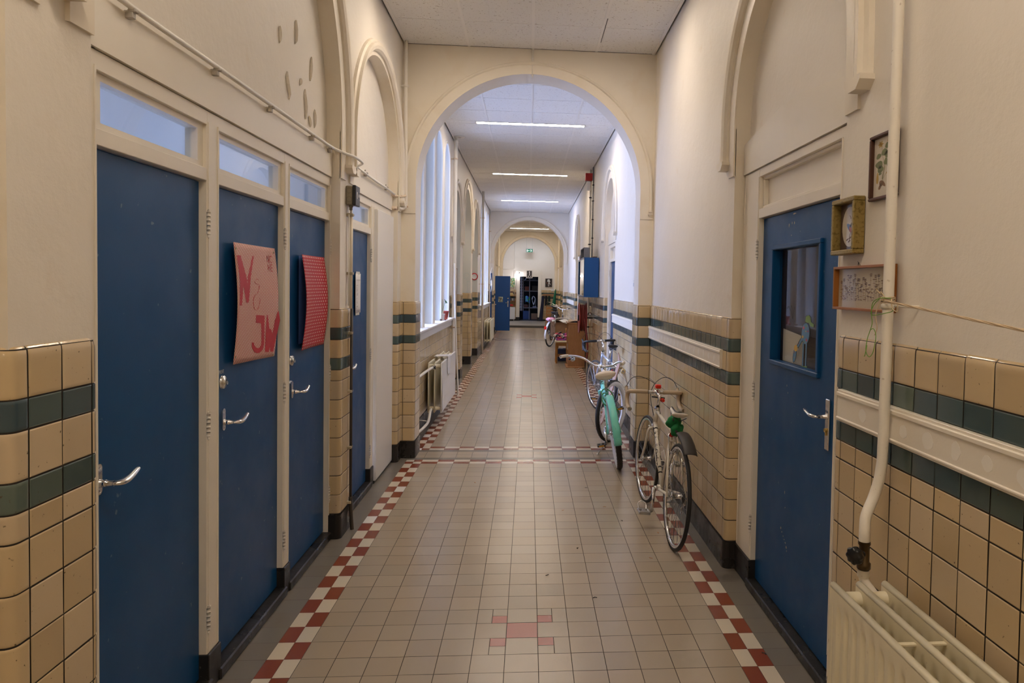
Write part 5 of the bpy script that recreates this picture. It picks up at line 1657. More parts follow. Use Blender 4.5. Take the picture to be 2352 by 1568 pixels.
            if q.get('clip'):
                b = s.mb(); b.tube(curve([P_+Vector((-.025, .045, .0)), P_+Vector((-.028, .085, .03)), P_+Vector((0, .095, .045)), P_+Vector((.028, .085, .03)), P_+Vector((.025, .045, 0))], 4), .004, 6); b.build('toe_clip', m['metal'], po_)
            else:
                b = s.mb(); b.box(P_.x-.026, P_.y-.047, P_.z-.006, P_.x+.026, P_.y-.044, P_.z+.006); b.build('reflector', flat(.65, .30, .02, .3), po_)
        if kind == 'race':
            for c_, stf, top, fx in ((fa, True, hb-ax*.03, .018), (ra, False, ra.lerp(sc, .93), -.018)):
                b = s.mb(stf); rr_ = s.R-q['tyre_w']*1.0
                tp = top+Vector((0, fx, .01)); tgt = c_+(top-c_).normalized()*rr_
                b.tube([top+Vector((0, -fx, .008)), tp+Vector((0, fx*.6, 0))], .005, 8)
                for sx in (-1, 1): b.tube(curve([tp, tp+Vector((sx*.030, 0, .004)), tgt+Vector((sx*.036, fx*1.2, .012)), tgt+Vector((sx*.022, fx, -.006))], 4), .006, 8, sq=(1, .7))
                for sx in (-1, 1): b.box(sx*.013 + (0), tgt.y+fx-.022, tgt.z-.014, sx*.022, tgt.y+fx+.022, tgt.z+.000, .003)
                b.build('caliper_brake', m['metal'], s.root)
    def mudguard(s, c, a0, a1, r, w, mat_, steer=False, stay=True, depth=.45):
        b = s.mb(steer); n = 28; k = 8; g = []
        for i in range(n+1):
            a = a0+(a1-a0)*i/n; row = []
            for j in range(k+1):
                t_ = -1+2*j/k; d = r - depth*w*(1-math.cos(t_*1.25))
                row.append(b.vert(Vector(c)+Vector((w*math.sin(t_*1.25), d*math.cos(a), d*math.sin(a)))))
            g.append(row)
        for i in range(n):
            for j in range(k): b.face([g[i][j], g[i+1][j], g[i+1][j+1], g[i][j+1]], True)
        o = b.build('mudguard', mat_, s.root)
        md = o.modifiers.new('solid', 'SOLIDIFY'); md.thickness = .0016
        if stay:
            b = s.mb(steer)
            for sx in (-1, 1):
                a = a1*.82+a0*.18
                b.tube([Vector(c)+Vector((sx*.056, 0, 0)), Vector(c)+Vector((sx*w*.85, (r-.02)*math.cos(a), (r-.02)*math.sin(a)))], .0028, 6)
            b.build('mudguard_stay', s.M['metal'], o)
        return o
white_f = mat('bike_white', (.74, .70, .62), .28, speck=[((.40, .34, .27), 40, .70, .8)])
silver = mat('silver_paint', (.55, .60, .72), .28, .5)
mint = mat('mint_paint', (.19, .68, .60), .30, speck=[((.12, .06, .03), 26, .735, .76)], rvar=(6, .22, .38))
# --- nearest: white racing bicycle
B1 = Bike('racing_bicycle', 'white racing bicycle with drop handlebars, nearest of the bicycles leaning on the tiled wall', (.953, 4.424, 0), math.atan2(.020, 1.008)*1.0, math.radians(3.9), math.radians(4), dict(
    kind='race', R=.337, L=1.008, tyre_w=.026, head_top=(.795, .770), head_bot=(.845, .635), bb=(.425, .272), seat_cl=(.262, .700), bar='drop', bar_c=(.845, .885), stem_h=.115, saddle=(.215, .842),
    text='RALEIGH', tpos=.62, crank=math.radians(-97), clip=True, saddle_stripe=True, saddle_w=.068, spokes=36, saddle_l=.135,
    mats=dict(tyre=MT['rubber'], rim=MT['chrome'], spoke=flat(.2, .2, .2, .35, .8), metal=MT['chrome'], frame=white_f, fork=white_f, tape=flat(.52, .43, .32, .6), hood=flat(.42, .34, .25, .6), saddle=flat(.68, .64, .58, .4), dark=MT['darksteel'], pedal=MT['steel'])))
r1 = B1.root
# black clip-on mudguard, green cloth under the saddle, red lamps, bottle cage
B1.mudguard(B1.ra, math.radians(92), math.radians(128), .425, .046, flat(.025, .022, .02, .5), stay=False, depth=.5)
b = MB(); sc = B1.sc
b.tube([sc+Vector((0, -.01, .035)), sc+Vector((0, -.06, .03)), Vector((0, .10, .725))], .008, 8); b.build('mudguard_clip', flat(.02, .02, .02), r1)
gm = mat('green_cloth', (.005, .20, .055), .75, bump=[(30, .01)], var=[((.002, .12, .03), 12, .4, .7)])
b = MB(); rnd = random.Random(4)
def knotty(b, c, R_, sc_, seed, n=22, m_=14, amp=.22):
    rn = random.Random(seed); ph = [rn.uniform(0, 6) for _ in range(8)]
    g = []
    for i in range(m_+1):
        th = math.pi*i/m_; row = []
        for j in range(n):
            a = 2*math.pi*j/n
            r = R_*(1+amp*(math.sin(3*a+ph[0]+2*th)+.6*math.sin(5*a-3*th+ph[1])+.5*math.sin(7*th+ph[2]+a))*.5)
            row.append(b.vert(Vector(c)+Vector((r*math.sin(th)*math.cos(a)*sc_[0], r*math.sin(th)*math.sin(a)*sc_[1], r*math.cos(th)*sc_[2]))))
        g.append(row)
    for i in range(m_):
        for j in range(n): b.face([g[i][j], g[i][(j+1) % n], g[i+1][(j+1) % n], g[i+1][j]], True)
knotty(b, (-.006, .225, .775), .050, (1.0, .9, .85), 1); knotty(b, (.012, .20, .735), .042, (1.0, 1.0, 1.1), 2)
b.tube(curve([(.03, .19, .72), (.048, .16, .68), (.046, .15, .63), (.052, .14, .60)], 4), .012, 8, sq=(1, .4))
b.build('saddle_cloth', gm, r1)
b = MB(); b.box(-.022, .822, .915, .022, .862, .945, .006); b.build('red_lamp', flat(.80, .035, .015, .3), r1)
b = MB(); b.lathe([(0, 0), (.014, 0), (.016, .02), (.012, .028), (0, .03)], (.028, .80, .835), (.3, -1, 0), 12); b.build('red_lamp', flat(.80, .035, .015, .3), r1)
b = MB(); b.tube([(-.05, .80, .855), (.05, .80, .85)], .006, 8); b.build('lamp_bracket', flat(.02, .02, .02), r1)
b = MB(); b.lathe([(0, 0), (.014, 0), (.016, .012), (0, .02)], (-.012, .235, .690), (-.2, -1, 0), 12); b.build('red_reflector', flat(.65, .02, .015, .3), r1)
b = MB()
d_ = (B1.hb-B1.bb).normalized(); up = Vector((1, 0, 0)).cross(d_); up = up if up.z > 0 else -up
for t_ in (.30, .52):
    c0 = B1.bb.lerp(B1.hb, t_)+up*.052
    b.tube([c0+Vector((.036*math.cos(a), 0, 0))+up*.036*math.sin(a) for a in [2*math.pi*k/20 for k in range(20)]], .0028, 6, closed=True)
for sx in (-1, 1): b.tube([B1.bb.lerp(B1.hb, .22)+up*.02+Vector((sx*.014, 0, 0)), B1.bb.lerp(B1.hb, .30)+up*.052+Vector((sx*.035, 0, 0)), B1.bb.lerp(B1.hb, .52)+up*.052+Vector((sx*.035, 0, 0))], .0028, 6)
b.build('bottle_cage', white_f, r1)
# --- mint cruiser on its kickstand
B2 = Bike('cruiser_bicycle', 'mint green cruiser bicycle with cream saddle, propped on its kickstand ahead of the large arch', (.868, 6.417, 0), math.atan2(-.035, 1.18), math.radians(-9.0), math.radians(-34), dict(
    kind='cruiser', R=.335, L=1.17, tyre_w=.054, head_top=(.90, .750), head_bot=(.945, .610), bb=(.47, .300), seat_cl=(.315, .660), bar='cruise', bar_c=(.875, .860), stem_h=.12, saddle=(.235, .860), saddle_w=.125, saddle_l=.135, saddle_t=.075,
    whitewall=True, knobby=True, springs=True, bell=True, crank=math.radians(-115), cog_r=.036, ring_r=.085, spokes=32,
    mats=dict(tyre=MT['rubber'], wall=flat(.72, .73, .76, .5), rim=flat(.70, .70, .72, .3), spoke=flat(.5, .5, .5, .35, .8), metal=MT['chrome'], frame=mint, fork=mint, tape=MT['rubber'], grip=flat(.66, .58, .47, .5), saddle=mat('cream_vinyl', (.80, .71, .61), .38), dark=MT['darksteel'], pedal=flat(.03, .03, .032, .4))))
r2 = B2.root
B2.mudguard(B2.ra, math.radians(75), math.radians(187), .352, .036, mint)
b = MB(); b.tube(curve([(-.03, .43, .27), (-.075, .44, .15), (-.145, .50, .055), (-.155, .535, .032)], 4), .007, 8); b.box(-.17, .525, .022, -.145, .56, .036, .004); b.build('kickstand', MT['steel'], r2)
b = MB()
lk = [(.0, .33, .70), (.045, .30, .66), (.05, .22, .60), (-.02, .20, .56), (-.055, .26, .60), (-.03, .34, .66), (.03, .36, .62), (.055, .24, .55), (.03, .14, .53), (-.04, .20, .62), (-.045, .32, .68)]
pts = curve(lk, 7, True); b.tube(pts, .0058, 8, closed=True)
b.tube(curve([(.05, .24, .55), (.075, .20, .50), (.08, .24, .46), (.055, .30, .47), (.045, .28, .54)], 6), .0058, 8)
b.build('cable_lock', flat(.035, .22, .045, .4), r2)
b = MB(); b.box(.012, .19, .60, .038, .21, .63, .004); b.build('rear_lamp', flat(.5, .01, .03, .3), r2)
# --- silver blue racer behind it
B3 = Bike('touring_bicycle', 'pale blue-silver racing bicycle with black drop bars behind the mint cruiser', (1.015, 8.56, 0), math.atan2(.06, 1.0), math.radians(3.0), math.radians(16), dict(
    kind='race', R=.340, L=1.0, tyre_w=.030, head_top=(.80, .800), head_bot=(.845, .64), bb=(.42, .272), seat_cl=(.262, .74), bar='drop', bar_c=(.84, .955), stem_h=.12, saddle=(.20, .945), saddle_w=.078, bar_w=.21, saddle_t=.035,
    crank=math.radians(-20), spokes=32,
    mats=dict(tyre=MT['rubber'], rim=MT['chrome'], spoke=flat(.4, .4, .42, .35, .8), metal=MT['chrome'], frame=silver, fork=silver, tape=flat(.015, .016, .02, .5), saddle=flat(.02, .022, .028, .45), dark=MT['darksteel'], pedal=flat(.03, .03, .03, .5))))
B3.mudguard(B3.ra, math.radians(70), math.radians(180), .358, .024, flat(.03, .032, .04, .4))
b = MB(); b.box(-.034, -.115, .635, .034, -.10, .68, .004); b.build('rear_reflector', flat(.50, .02, .03, .3), B3.root)
b = MB()
for sx in (-1, 1):
    b.tube([(sx*.05, -.10, .70), (sx*.05, .24, .71), (sx*.02, .25, .70)], .005, 6); b.tube([(sx*.06, 0, .345), (sx*.05, -.05, .70)], .0045, 6); b.tube([(sx*.06, 0, .345), (sx*.05, .10, .70)], .0045, 6)
for y in (-.10, 0, .10): b.tube([(-.05, y, .70), (.05, y, .70)], .0045, 6)
b.build('luggage_rack', MT['chrome'], B3.root)
# --- Dutch bicycle with a pink saddle cover, and two dark ones beyond
def dutch(name, label, pos, heading, lean, steer, frame_m, mud, cover=None, crate=False):
    B = Bike(name, label, pos, heading, lean, steer, dict(
        kind='dutch', R=.350, L=1.12, tyre_w=.040, head_top=(.86, .86), head_bot=(.91, .66), bb=(.47, .300), seat_cl=(.325, .66), bar='dutch', bar_c=(.85, 1.02), stem_h=.15, saddle=(.25, .95), saddle_w=.10, saddle_t=.05, springs=True,
        crank=math.radians(-60), spokes=28, cog_r=.036, ring_r=.09,
        mats=dict(tyre=MT['rubber'], rim=MT['chrome'], spoke=flat(.4, .4, .42, .35, .8), metal=MT['chrome'], frame=frame_m, fork=frame_m, tape=MT['rubber'], grip=flat(.02, .02, .02), saddle=cover or flat(.02, .02, .022), dark=flat(.02, .02, .02, .4), pedal=flat(.03, .03, .03))))
    B.mudguard(B.ra, math.radians(60), math.radians(198), .372, .030, mud)
    B.mudguard(B.fa, math.radians(10), math.radians(130), .372, .030, mud, True)
    b = MB()
    for sx in (-1, 1):
        b.tube([(sx*.06, -.20, .73), (sx*.06, .22, .74)], .006, 6); b.tube([(sx*.065, 0, .35), (sx*.06, -.12, .73)], .005, 6); b.tube([(sx*.065, 0, .35), (sx*.06, .10, .73)], .005, 6)
    for y in (-.20, -.08, .04, .16): b.tube([(-.06, y, .735), (.06, y, .735)], .005, 6)
    b.build('luggage_rack', MT['darksteel'], B.root)
    b = MB()
    for sx in (-1, 1):
        n = 16; prev = None
        for k in range(n+1):
            a = math.radians(50+100*k/n); p = (sx*.045, .352*math.cos(a)*.98, .35+.352*math.sin(a)*.98); q_ = (sx*.05, .12*math.cos(a), .35+.12*math.sin(a))
            c = (b.vert(p), b.vert(q_))
            if prev: b.face([prev[0], c[0], c[1], prev[1]])
            prev = c
    b.build('coat_guard', flat(.02, .02, .024, .6), B.root)
    b = MB(); b.box(.030, -.05, .255, .060, .56, .40, .02); b.build('chain_case', flat(.02, .02, .022, .3), B.root)
    return B
B4 = dutch('city_bicycle', 'city bicycle with white rear mudguard and pink bag on its rack, beyond the stools', (.605, 19.50, 0), math.radians(-24), math.radians(3), math.radians(-8), flat(.05, .05, .06, .4), flat(.72, .74, .80, .35))
b = MB(); b.box(-.035, -.395, .50, .035, -.375, .585, .006); b.build('rear_lamp', flat(.75, .02, .01, .3), B4.root)
b = MB(); knotty(b, (0, -.03, .76), .12, (1.0, 1.5, .50), 8, amp=.1); b.build('pink_bag', mat('pink_cloth', (.62, .18, .32), .6, var=[((.75, .60, .66), 12, .45, .6), ((.45, .02, .06), 16, .5, .62)]), B4.root)
B5 = dutch('city_bicycle', 'dark bicycle standing behind the one with the pink bag', (.72, 21.9, 0), math.radians(-10), math.radians(5), math.radians(12), flat(.015, .02, .05, .4), flat(.02, .02, .03, .4))
B6 = dutch('city_bicycle', 'farthest dark bicycle with pale handlebars, near the hanging coats', (.80, 24.0, 0), math.radians(-6), math.radians(5), math.radians(-15), flat(.02, .02, .022, .4), flat(.02, .02, .022, .4))
# --- skateboard standing on its tail against the wall
def skateboard():
    root = thing('skateboard', 'skateboard stood on end against the tiles behind the mint bicycle, underside with cream wheels showing', 'skateboard', (1.0, 8.05, 0))
    n = 26; prof = []
    for k in range(n+1):
        t_ = k/n; s_ = (t_-.5)*2
        z = .03+.88*t_; bend = .045*max(0, (abs(s_)-.72)/.28)**1.6
        prof.append((z, bend, .098*math.sqrt(max(.02, 1-max(0, (abs(s_)-.70)/.30)**2.2))))
    tilt = .115
    def P(z, off, y): return Vector((.845+.28*z-off*.96, 8.05+y, z-.0+off*.27))
    b = MB(); rows = []
    for (z, bd, w) in prof:
        rows.append([b.vert(P(z, -bd*-1, -w)), b.vert(P(z, -bd*-1, w)), b.vert(P(z, bd+.012, w)), b.vert(P(z, bd+.012, -w))])
    for A, B_ in zip(rows, rows[1:]):
        for j in range(4): b.face([A[j], A[(j+1) % 4], B_[(j+1) % 4], B_[j]])
    b.face(rows[0]); b.face(rows[-1])
    b.build('deck', flat(.40, .26, .20, .5), root, world=True)
    for zz in (.22, .72):
        p = P(zz, -.005, 0)
        b = MB(); b.box(p.x-.002, p.y-.03, zz-.04, p.x+.012, p.y+.03, zz+.04, .003); b.tube([p+Vector((.01, 0, 0)), p+Vector((.040, 0, 0))], .014, 10); b.tube([p+Vector((.045, -.115, .0)), p+Vector((.045, .115, 0))], .007, 8)
        tr = b.build('truck', MT['steel'], root, world=True)
        for sy in (-1, 1):
            b = MB(); c = p+Vector((.045, sy*.095, 0))
            b.lathe([(.010, -.018), (.022, -.019), (.029, -.013), (.030, 0), (.029, .013), (.022, .019), (.010, .018), (.010, -.018)], c, 'Y', 24); b.build('wheel', flat(.58, .44, .24, .4), tr)
            b = MB(); b.lathe([(0, -.014), (.011, -.014), (.011, .014), (0, .014)], c, 'Y', 16); b.build('bearing', flat(.03, .025, .02), tr)
skateboard()
# ================================================================ left side beyond the first arch
rl = radiator('radiator', 'white-fronted radiator with a cloth over it, under the first row of tall windows', -1, (1.005, 1.085, 1.155), 8.38, 9.86, .155, .752, flutes=False, flat_front=True)
mb = MB()
mb.tube(curve([(-1.19, 7.14, .66), (-1.17, 7.5, .665), (-1.14, 7.95, .685), (-1.11, 8.20, .700), (-1.095, 8.36, .700)], 5), .015, 10)
mb.lathe([(0, 0), (.022, .002), (.024, .05), (.018, .06)], (-1.09, 8.30, .70), 'Y', 12)
fp = mb.build('heating_pipe', MT['pipe']); tag(fp, 'white pipe feeding the top of the cloth-covered radiator', 'pipe')
mb = MB(); mb.lathe([(0, 0), (.020, 0), (.023, .01), (.023, .045), (.014, .05)], (-1.115, 8.32, .70), (1, 0, 0), 12); mb.build('valve_knob', flat(.02, .02, .02, .4), fp)
mb = MB()
mb.tube(curve([(-1.10, 7.14, .165), (-1.10, 7.6, .13), (-1.10, 8.0, .125), (-1.115, 8.25, .19), (-1.12, 8.38, .20)], 5), .015, 10)
fp2 = mb.build('heating_pipe', MT['pipe']); tag(fp2, 'lower white pipe running from the first arch pier to the cloth-covered radiator', 'pipe')
for y in (7.3, 7.95):
    mb = MB(); mb.tube([(-1.2, y, .15), (-1.11, y, .14)], .005, 6); mb.build('bracket', MT['pipe'], fp2)
cl = MB()
def clothfn(u, v):
    # lies over the radiator top, then hangs down the front
    L1 = .17; s_ = v*.40
    x = -1.155+s_ if s_ < L1 else -.985+.004*math.sin(u*9+v*7)
    z = .776 + (.002*math.sin(u*14)) if s_ < L1 else .772-(s_-L1)
    if L1-.02 < s_ < L1+.02: z += .004
    w_ = .30 if s_ < L1 else .30-.55*(s_-L1)
    return Vector((x, 8.98+(u-.5)*w_+.02*math.sin(v*6), z+.004*math.sin(u*17+v*5)))
cl.sheet(clothfn, 14, 26)
o = cl.build('cleaning_cloth', mat('white_cloth', (.74, .72, .69), .85, bump=[(60, .003)]), solid=.002); tag(o, 'white rag draped over the radiator under the first windows', 'cloth')
mb = MB(); mb.tube(curve([(-1.138, 10.98, 3.94), (-1.140, 10.98, 2.6), (-1.143, 10.98, 1.2), (-1.145, 10.98, .02)], 3), .030, 14)
mb.lathe([(0, 0), (.033, 0), (.036, .04), (.033, .05), (.03, .06)], (-1.138, 10.98, 3.82), 'Z', 14)
o = mb.build('drain_pipe', MT['pipe']); tag(o, 'stout white pipe to the ceiling right after the first row of windows', 'pipe')
mb = MB(); mb.lathe([(.03, 0), (.085, 0), (.085, -.006), (.03, -.008)], (-1.09, 10.98, 3.936), 'Z', 24); mb.build('ceiling_rose', MT['trimpaint'], o)
for z in (3.60, 1.02):
    mb = MB(); mb.lathe([(.031, -.012), (.036, -.012), (.036, .012), (.031, .012)], (-1.14, 10.98, z), 'Z', 16); mb.box(-1.21, 10.975, z-.006, -1.16, 10.985, z+.006); mb.build('bracket', MT['rust'], o)
mb = MB(); mb.tube(curve([(-1.125, 10.86, 2.0), (-1.115, 10.84, 1.5), (-1.085, 10.82, .8), (-1.050, 10.80, .15), (-1.046, 10.80, .0)], 5), .013, 10)
mb.lathe([(0, 0), (.02, 0), (.018, .03), (0, .03)], (-1.046, 10.80, 0), 'Z', 10)
o = mb.build('thin_pipe', MT['pipe']); tag(o, 'thin white pipe slanting down to the floor beside the stout pipe', 'pipe')
mb = MB()
mb.lathe([(0, 1.172), (.045, 1.172), (.062, 1.268), (.066, 1.270), (.066, 1.292), (.058, 1.292), (.054, 1.262), (0, 1.258)], (-1.205, 10.30, 0), 'Z', 24)
o = mb.build('plant_pot', flat(.33, .055, .045, .5)); tag(o, 'dark red plant pot with a green wire handle on the sill of the first windows', 'plant pot')
mb = MB(); mb.tube(curve([(-1.205, 10.24, 1.285), (-1.205, 10.21, 1.33), (-1.205, 10.30, 1.40), (-1.205, 10.40, 1.34), (-1.205, 10.36, 1.285)], 6), .0016, 5); mb.build('wire_handle', flat(.4, .6, .35), o)
mb = MB(); mb.lathe([(0, 1.172), (.04, 1.172), (.048, 1.24), (.052, 1.242), (.052, 1.262), (.045, 1.262), (.043, 1.235), (0, 1.232)], (-1.215, 10.02, 0), 'Z', 20)
o = mb.build('plant_pot', flat(.62, .64, .70, .4)); tag(o, 'small pale pot beside the dark red pot on the window sill', 'plant pot')
mb = MB()
for k in range(9):
    a = k*.7; mb.tube(curve([(-1.215, 10.02, 1.23), (-1.215+.02*math.cos(a), 10.02+.02*math.sin(a), 1.32), (-1.215+.06*math.cos(a), 10.02+.07*math.sin(a), 1.42+.02*(k % 3)), (-1.215+.09*math.cos(a), 10.02+.11*math.sin(a), 1.41)], 4), .003, 5, sq=(.3, 2.4))
mb.build('leaves', flat(.06, .18, .05, .5), o)
mb = MB(); mb.sphere((-1.20, 9.83, 1.186), .014, 10); mb.sphere((-1.19, 9.85, 1.183), .011, 10)
o = mb.build('pebble', flat(.10, .05, .03)); tag(o, 'small brown pebble on the window sill', 'pebble')
mb = MB(); mb.box(-1.165, 9.98, 1.172, -1.145, 10.02, 1.20, .004); o = mb.build('toy_block', flat(.6, .10, .05, .4)); tag(o, 'tiny red and blue block at the edge of the window sill', 'toy')
mb = MB(); mb.box(-1.166, 9.979, 1.172, -1.144, 10.021, 1.183, .003); mb.build('blue_base', flat(.08, .18, .35, .4), o)
mb = MB(); mb.poly([(-1.50, 8.44, 1.173), (-1.30, 8.44, 1.173), (-1.50, 8.44, 1.62)]); o = mb.build('paper_sheet', MT['paper'], solid=.001); tag(o, 'triangular white sheet propped in the second window recess', 'sheet')
# alcoves: panel, scribble, round sign
mb = MB(); mb.box(-1.262, 11.40, .03, -1.278, 12.56, 1.945)
o = mb.build('whiteboard', MT['white']); tag(o, 'tall white panel with a wooden edge standing in the first alcove', 'panel')
mb = MB(); mb.box(-1.258, 12.56, .02, -1.282, 12.585, 1.965, .002); mb.box(-1.258, 11.38, 1.945, -1.282, 12.56, 1.965, .002); mb.build('wooden_edge', MT['oak'], o)
mb = MB()
F = lambda x, z, d: (x, 14.955-d, z)
def lp(pts): mb.tube([F(x, z, .0) for x, z, _ in curve([(x, z, 0) for x, z in pts], 5)], .0022, 4)
cx_, cz_ = -1.30, 1.86
lp([(cx_+.06*math.cos(a), cz_+.07*math.sin(a)) for a in [k*.55 for k in range(13)]])
lp([(cx_-.03, cz_-.02), (cx_, cz_-.04), (cx_+.03, cz_-.02)]); lp([(cx_, cz_-.07), (cx_+.02, cz_-.2), (cx_+.01, cz_-.32)]); lp([(cx_+.01, cz_-.12), (cx_+.08, cz_-.10)]); lp([(cx_+.01, cz_-.32), (cx_+.06, cz_-.40)]); lp([(cx_+.01, cz_-.32), (cx_-.05, cz_-.39)])
o = mb.build('chalk_scribble', flat(.46, .58, .62, .8), wall_left); o['kind'] = 'stuff'
mb = MB(); mb.lathe([(0, 0), (.085, 0), (.085, .004), (0, .004)], (-1.285, 16.858, 1.875), (0, -1, 0), 32)
o = mb.build('round_sign', flat(.75, .75, .75, .4)); tag(o, 'round white sign with a red ring in the third alcove', 'sign')
mb = MB(); mb.lathe([(.062, .0045), (.086, .0045), (.086, .006), (.062, .006)], (-1.285, 16.858, 1.875), (0, -1, 0), 32); mb.build('red_ring', flat(.50, .02, .03, .4), o)
for (x, y, z1, lab, nm) in ((-1.105, 17.25, 3.94, 'white pipe from floor to ceiling between the third alcove and the second windows', 'heating_pipe'), (-1.165, 21.42, 3.94, 'slim white pipe in the corner before the second arch', 'heating_pipe')):
    mb = MB(); mb.tube([(x, y, 0), (x-.02, y, z1)], .028 if y < 20 else .022, 12)
    o = mb.build(nm, MT['pipe']); tag(o, lab, 'pipe')
    for z in (3.3, 1.7): 
        mb = MB(); mb.lathe([(.029, -.012), (.034, -.012), (.034, .012), (.029, .012)], (x-.01, y, z), 'Z', 12); mb.box(-1.21, y-.005, z-.006, x-.03, y+.005, z+.006); mb.build('bracket', MT['rust'], o)
r2_ = radiator('radiator', 'cream radiator under the second row of windows, next to the open blue door', -1, (1.005, 1.085, 1.155), 18.9, 20.75, .15, .735, flutes=False)
mb = MB(); mb.tube(curve([(-1.13, 21.1, 2.02), (-1.08, 20.9, 2.2), (-1.10, 20.5, 2.0), (-1.05, 20.2, 1.72), (-1.06, 20.1, 1.5)], 5), .006, 6); mb.tube([(-1.07, 20.35, 1.80), (-1.05, 20.15, 1.66)], .022, 8)
o = mb.build('hanging_cable', MT['white']); tag(o, 'white cable with an inline adapter dangling in front of the second windows', 'cable')
# ================================================================ right side beyond the first arch
cab = thing('wall_cupboard', 'blue wall-hung cupboard with mirrored sliding doors above the hose reel', 'cupboard', (1.07, 12.7, 1.5))
mb = MB()
mb.box(.945, 12.0, 1.50, 1.198, 12.02, 2.18); mb.box(.945, 13.38, 1.50, 1.198, 13.40, 2.18)
mb.box(.945, 12.02, 1.50, 1.198, 13.38, 1.52); mb.box(.945, 12.02, 2.16, 1.198, 13.38, 2.18); mb.box(1.18, 12.02, 1.52, 1.198, 13.38, 2.16)
mb.build('body', mat('cupboard_blue', (.002, .065, .215), .35, bump=[(200, .0003)]), cab, world=True)
mb = MB(); mb.box(.965, 12.03, 1.84, 1.18, 13.37, 1.855); mb.build('shelf', MT['black'], cab, world=True)
mb = MB(); mb.box(.943, 12.02, 1.53, .949, 12.85, 2.15); sd_ = mb.build('sliding_door', mat('mirror', (.85, .87, .88), .03, 1.0), cab, world=True)
mb = MB(); mb.box(.941, 12.0, 1.515, .953, 13.4, 1.53); mb.box(.941, 12.0, 2.15, .953, 13.4, 2.165); mb.box(.940, 12.0, 1.53, .951, 12.02, 2.15); mb.box(.940, 12.84, 1.53, .951, 12.86, 2.15); mb.build('door_track', MT['steel'], cab, world=True)
gb_ = thing('metal_box', 'open grey box standing on top of the blue cupboard', 'box', (1.0, 12.7, 2.18))
mb = MB(); mb.box(.955, 12.25, 2.182, 1.06, 12.27, 2.365); mb.box(.955, 13.0, 2.182, 1.06, 13.02, 2.365); mb.box(.955, 12.27, 2.182, 1.06, 13.0, 2.195); mb.box(.955, 12.27, 2.352, 1.06, 13.0, 2.365); mb.box(1.05, 12.27, 2.195, 1.06, 13.0, 2.352)
mb.build('body', flat(.17, .165, .165, .5), gb_, world=True)
for k, (col, h) in enumerate((((.30, .10, .09), .035), ((.10, .16, .30), .03), ((.42, .35, .36), .025))):
    mb = MB(); z = 2.182+sum((.036, .031, .026)[:k]); mb.box(.955, 13.08, z, 1.05, 13.30, z+h-.001, .002)
    o = mb.build('small_box', flat(*col, .5)); tag(o, ('dull red box at the bottom of the small pile on the blue cupboard', 'blue box in the middle of the small pile on the blue cupboard', 'greyish box topping the small pile on the blue cupboard')[k], 'box', None)
mb = MB(); mb.box(1.10, 12.05, 2.182, 1.17, 12.30, 2.20, .003); o = mb.build('brown_tray', flat(.12, .05, .03)); tag(o, 'thin brown tray lying on the near end of the blue cupboard', 'tray')
# fire bell, pipes
mb = MB(); mb.box(1.05, 13.40, 3.70, 1.19, 13.54, 3.84, .008); fb_ = mb.build('fire_alarm', flat(.45, .02, .015, .35)); tag(fb_, 'red fire alarm sounder high on the right wall under the ceiling', 'fire alarm')
mb = MB(); mb.box(1.08, 13.42, 3.52, 1.16, 13.52, 3.69, .01); mb.build('white_base', MT['white'], fb_)
mb = MB(); mb.tube([(1.165, 13.62, 0), (1.17, 13.62, 3.94)], .022, 12); o = mb.build('heating_pipe', MT['pipe']); tag(o, 'cream pipe rising behind the hose reel to the ceiling', 'pipe')
for z in (.9, 2.5, 3.4):
    mb = MB(); mb.lathe([(.023, -.012), (.028, -.012), (.028, .012), (.023, .012)], (1.168, 13.62, z), 'Z', 12); mb.build('bracket', flat(.03, .03, .03), o)
mb = MB(); mb.tube([(1.19, 13.30, 2.2), (1.19, 13.30, 3.94)], .014, 8); o = mb.build('conduit', flat(.30, .29, .27, .5)); tag(o, 'grey conduit with dark clips above the blue cupboard', 'conduit')
for z in (2.6, 2.95, 3.3, 3.6):
    mb = MB(); mb.box(1.172, 13.28, z-.01, 1.21, 13.32, z+.01, .002); mb.build('clip', flat(.03, .03, .03), o)
mb = MB(); mb.box(1.193, 7.86, 1.69, 1.2115, 7.96, 1.76, .004); o = mb.build('door_bell', flat(.45, .46, .46, .4)); tag(o, 'small grey and white bell push on the wall beyond the large arch', 'bell push')
mb = MB(); mb.box(1.190, 7.88, 1.73, 1.196, 7.94, 1.755); mb.build('button', flat(.75, .72, .62), o)
# hose reel
hr = thing('fire_hose_reel', 'red fire hose reel mounted low on the tiles under the blue cupboard', 'hose reel', (1.0, 12.95, .80))
redh = mat('red_hose', (.20, .028, .020), .5); redp = flat(.26, .022, .016, .35)
for x in (.942, 1.062):
    mb = MB(); mb.lathe([(.06, -.003), (.272, -.003), (.280, -.010), (.284, 0), (.280, .010), (.272, .003), (.06, .003), (.06, -.003)], (x, 12.95, 1.105), 'X', 40); mb.build('reel_flange', redp, hr, world=True)
for k in range(4):
    mb = MB(); 
    for r_ in (.20, .235):
        pts = [(.957+.030*k, 12.95+r_*math.cos(a), 1.105+r_*math.sin(a)) for a in [2*math.pi*j/40 for j in range(40)]]
        mb.tube(pts, .0150, 8, closed=True)
    mb.build('hose_coil', redh, hr, world=True)
mb = MB(); mb.lathe([(0, -.08), (.055, -.08), (.055, .08), (0, .08)], (1.0, 12.95, 1.105), 'X', 20); mb.box(1.08, 12.94, 1.09, 1.198, 12.96, 1.12, .003); mb.build('reel_axle', flat(.05, .05, .05, .4), hr, world=True)
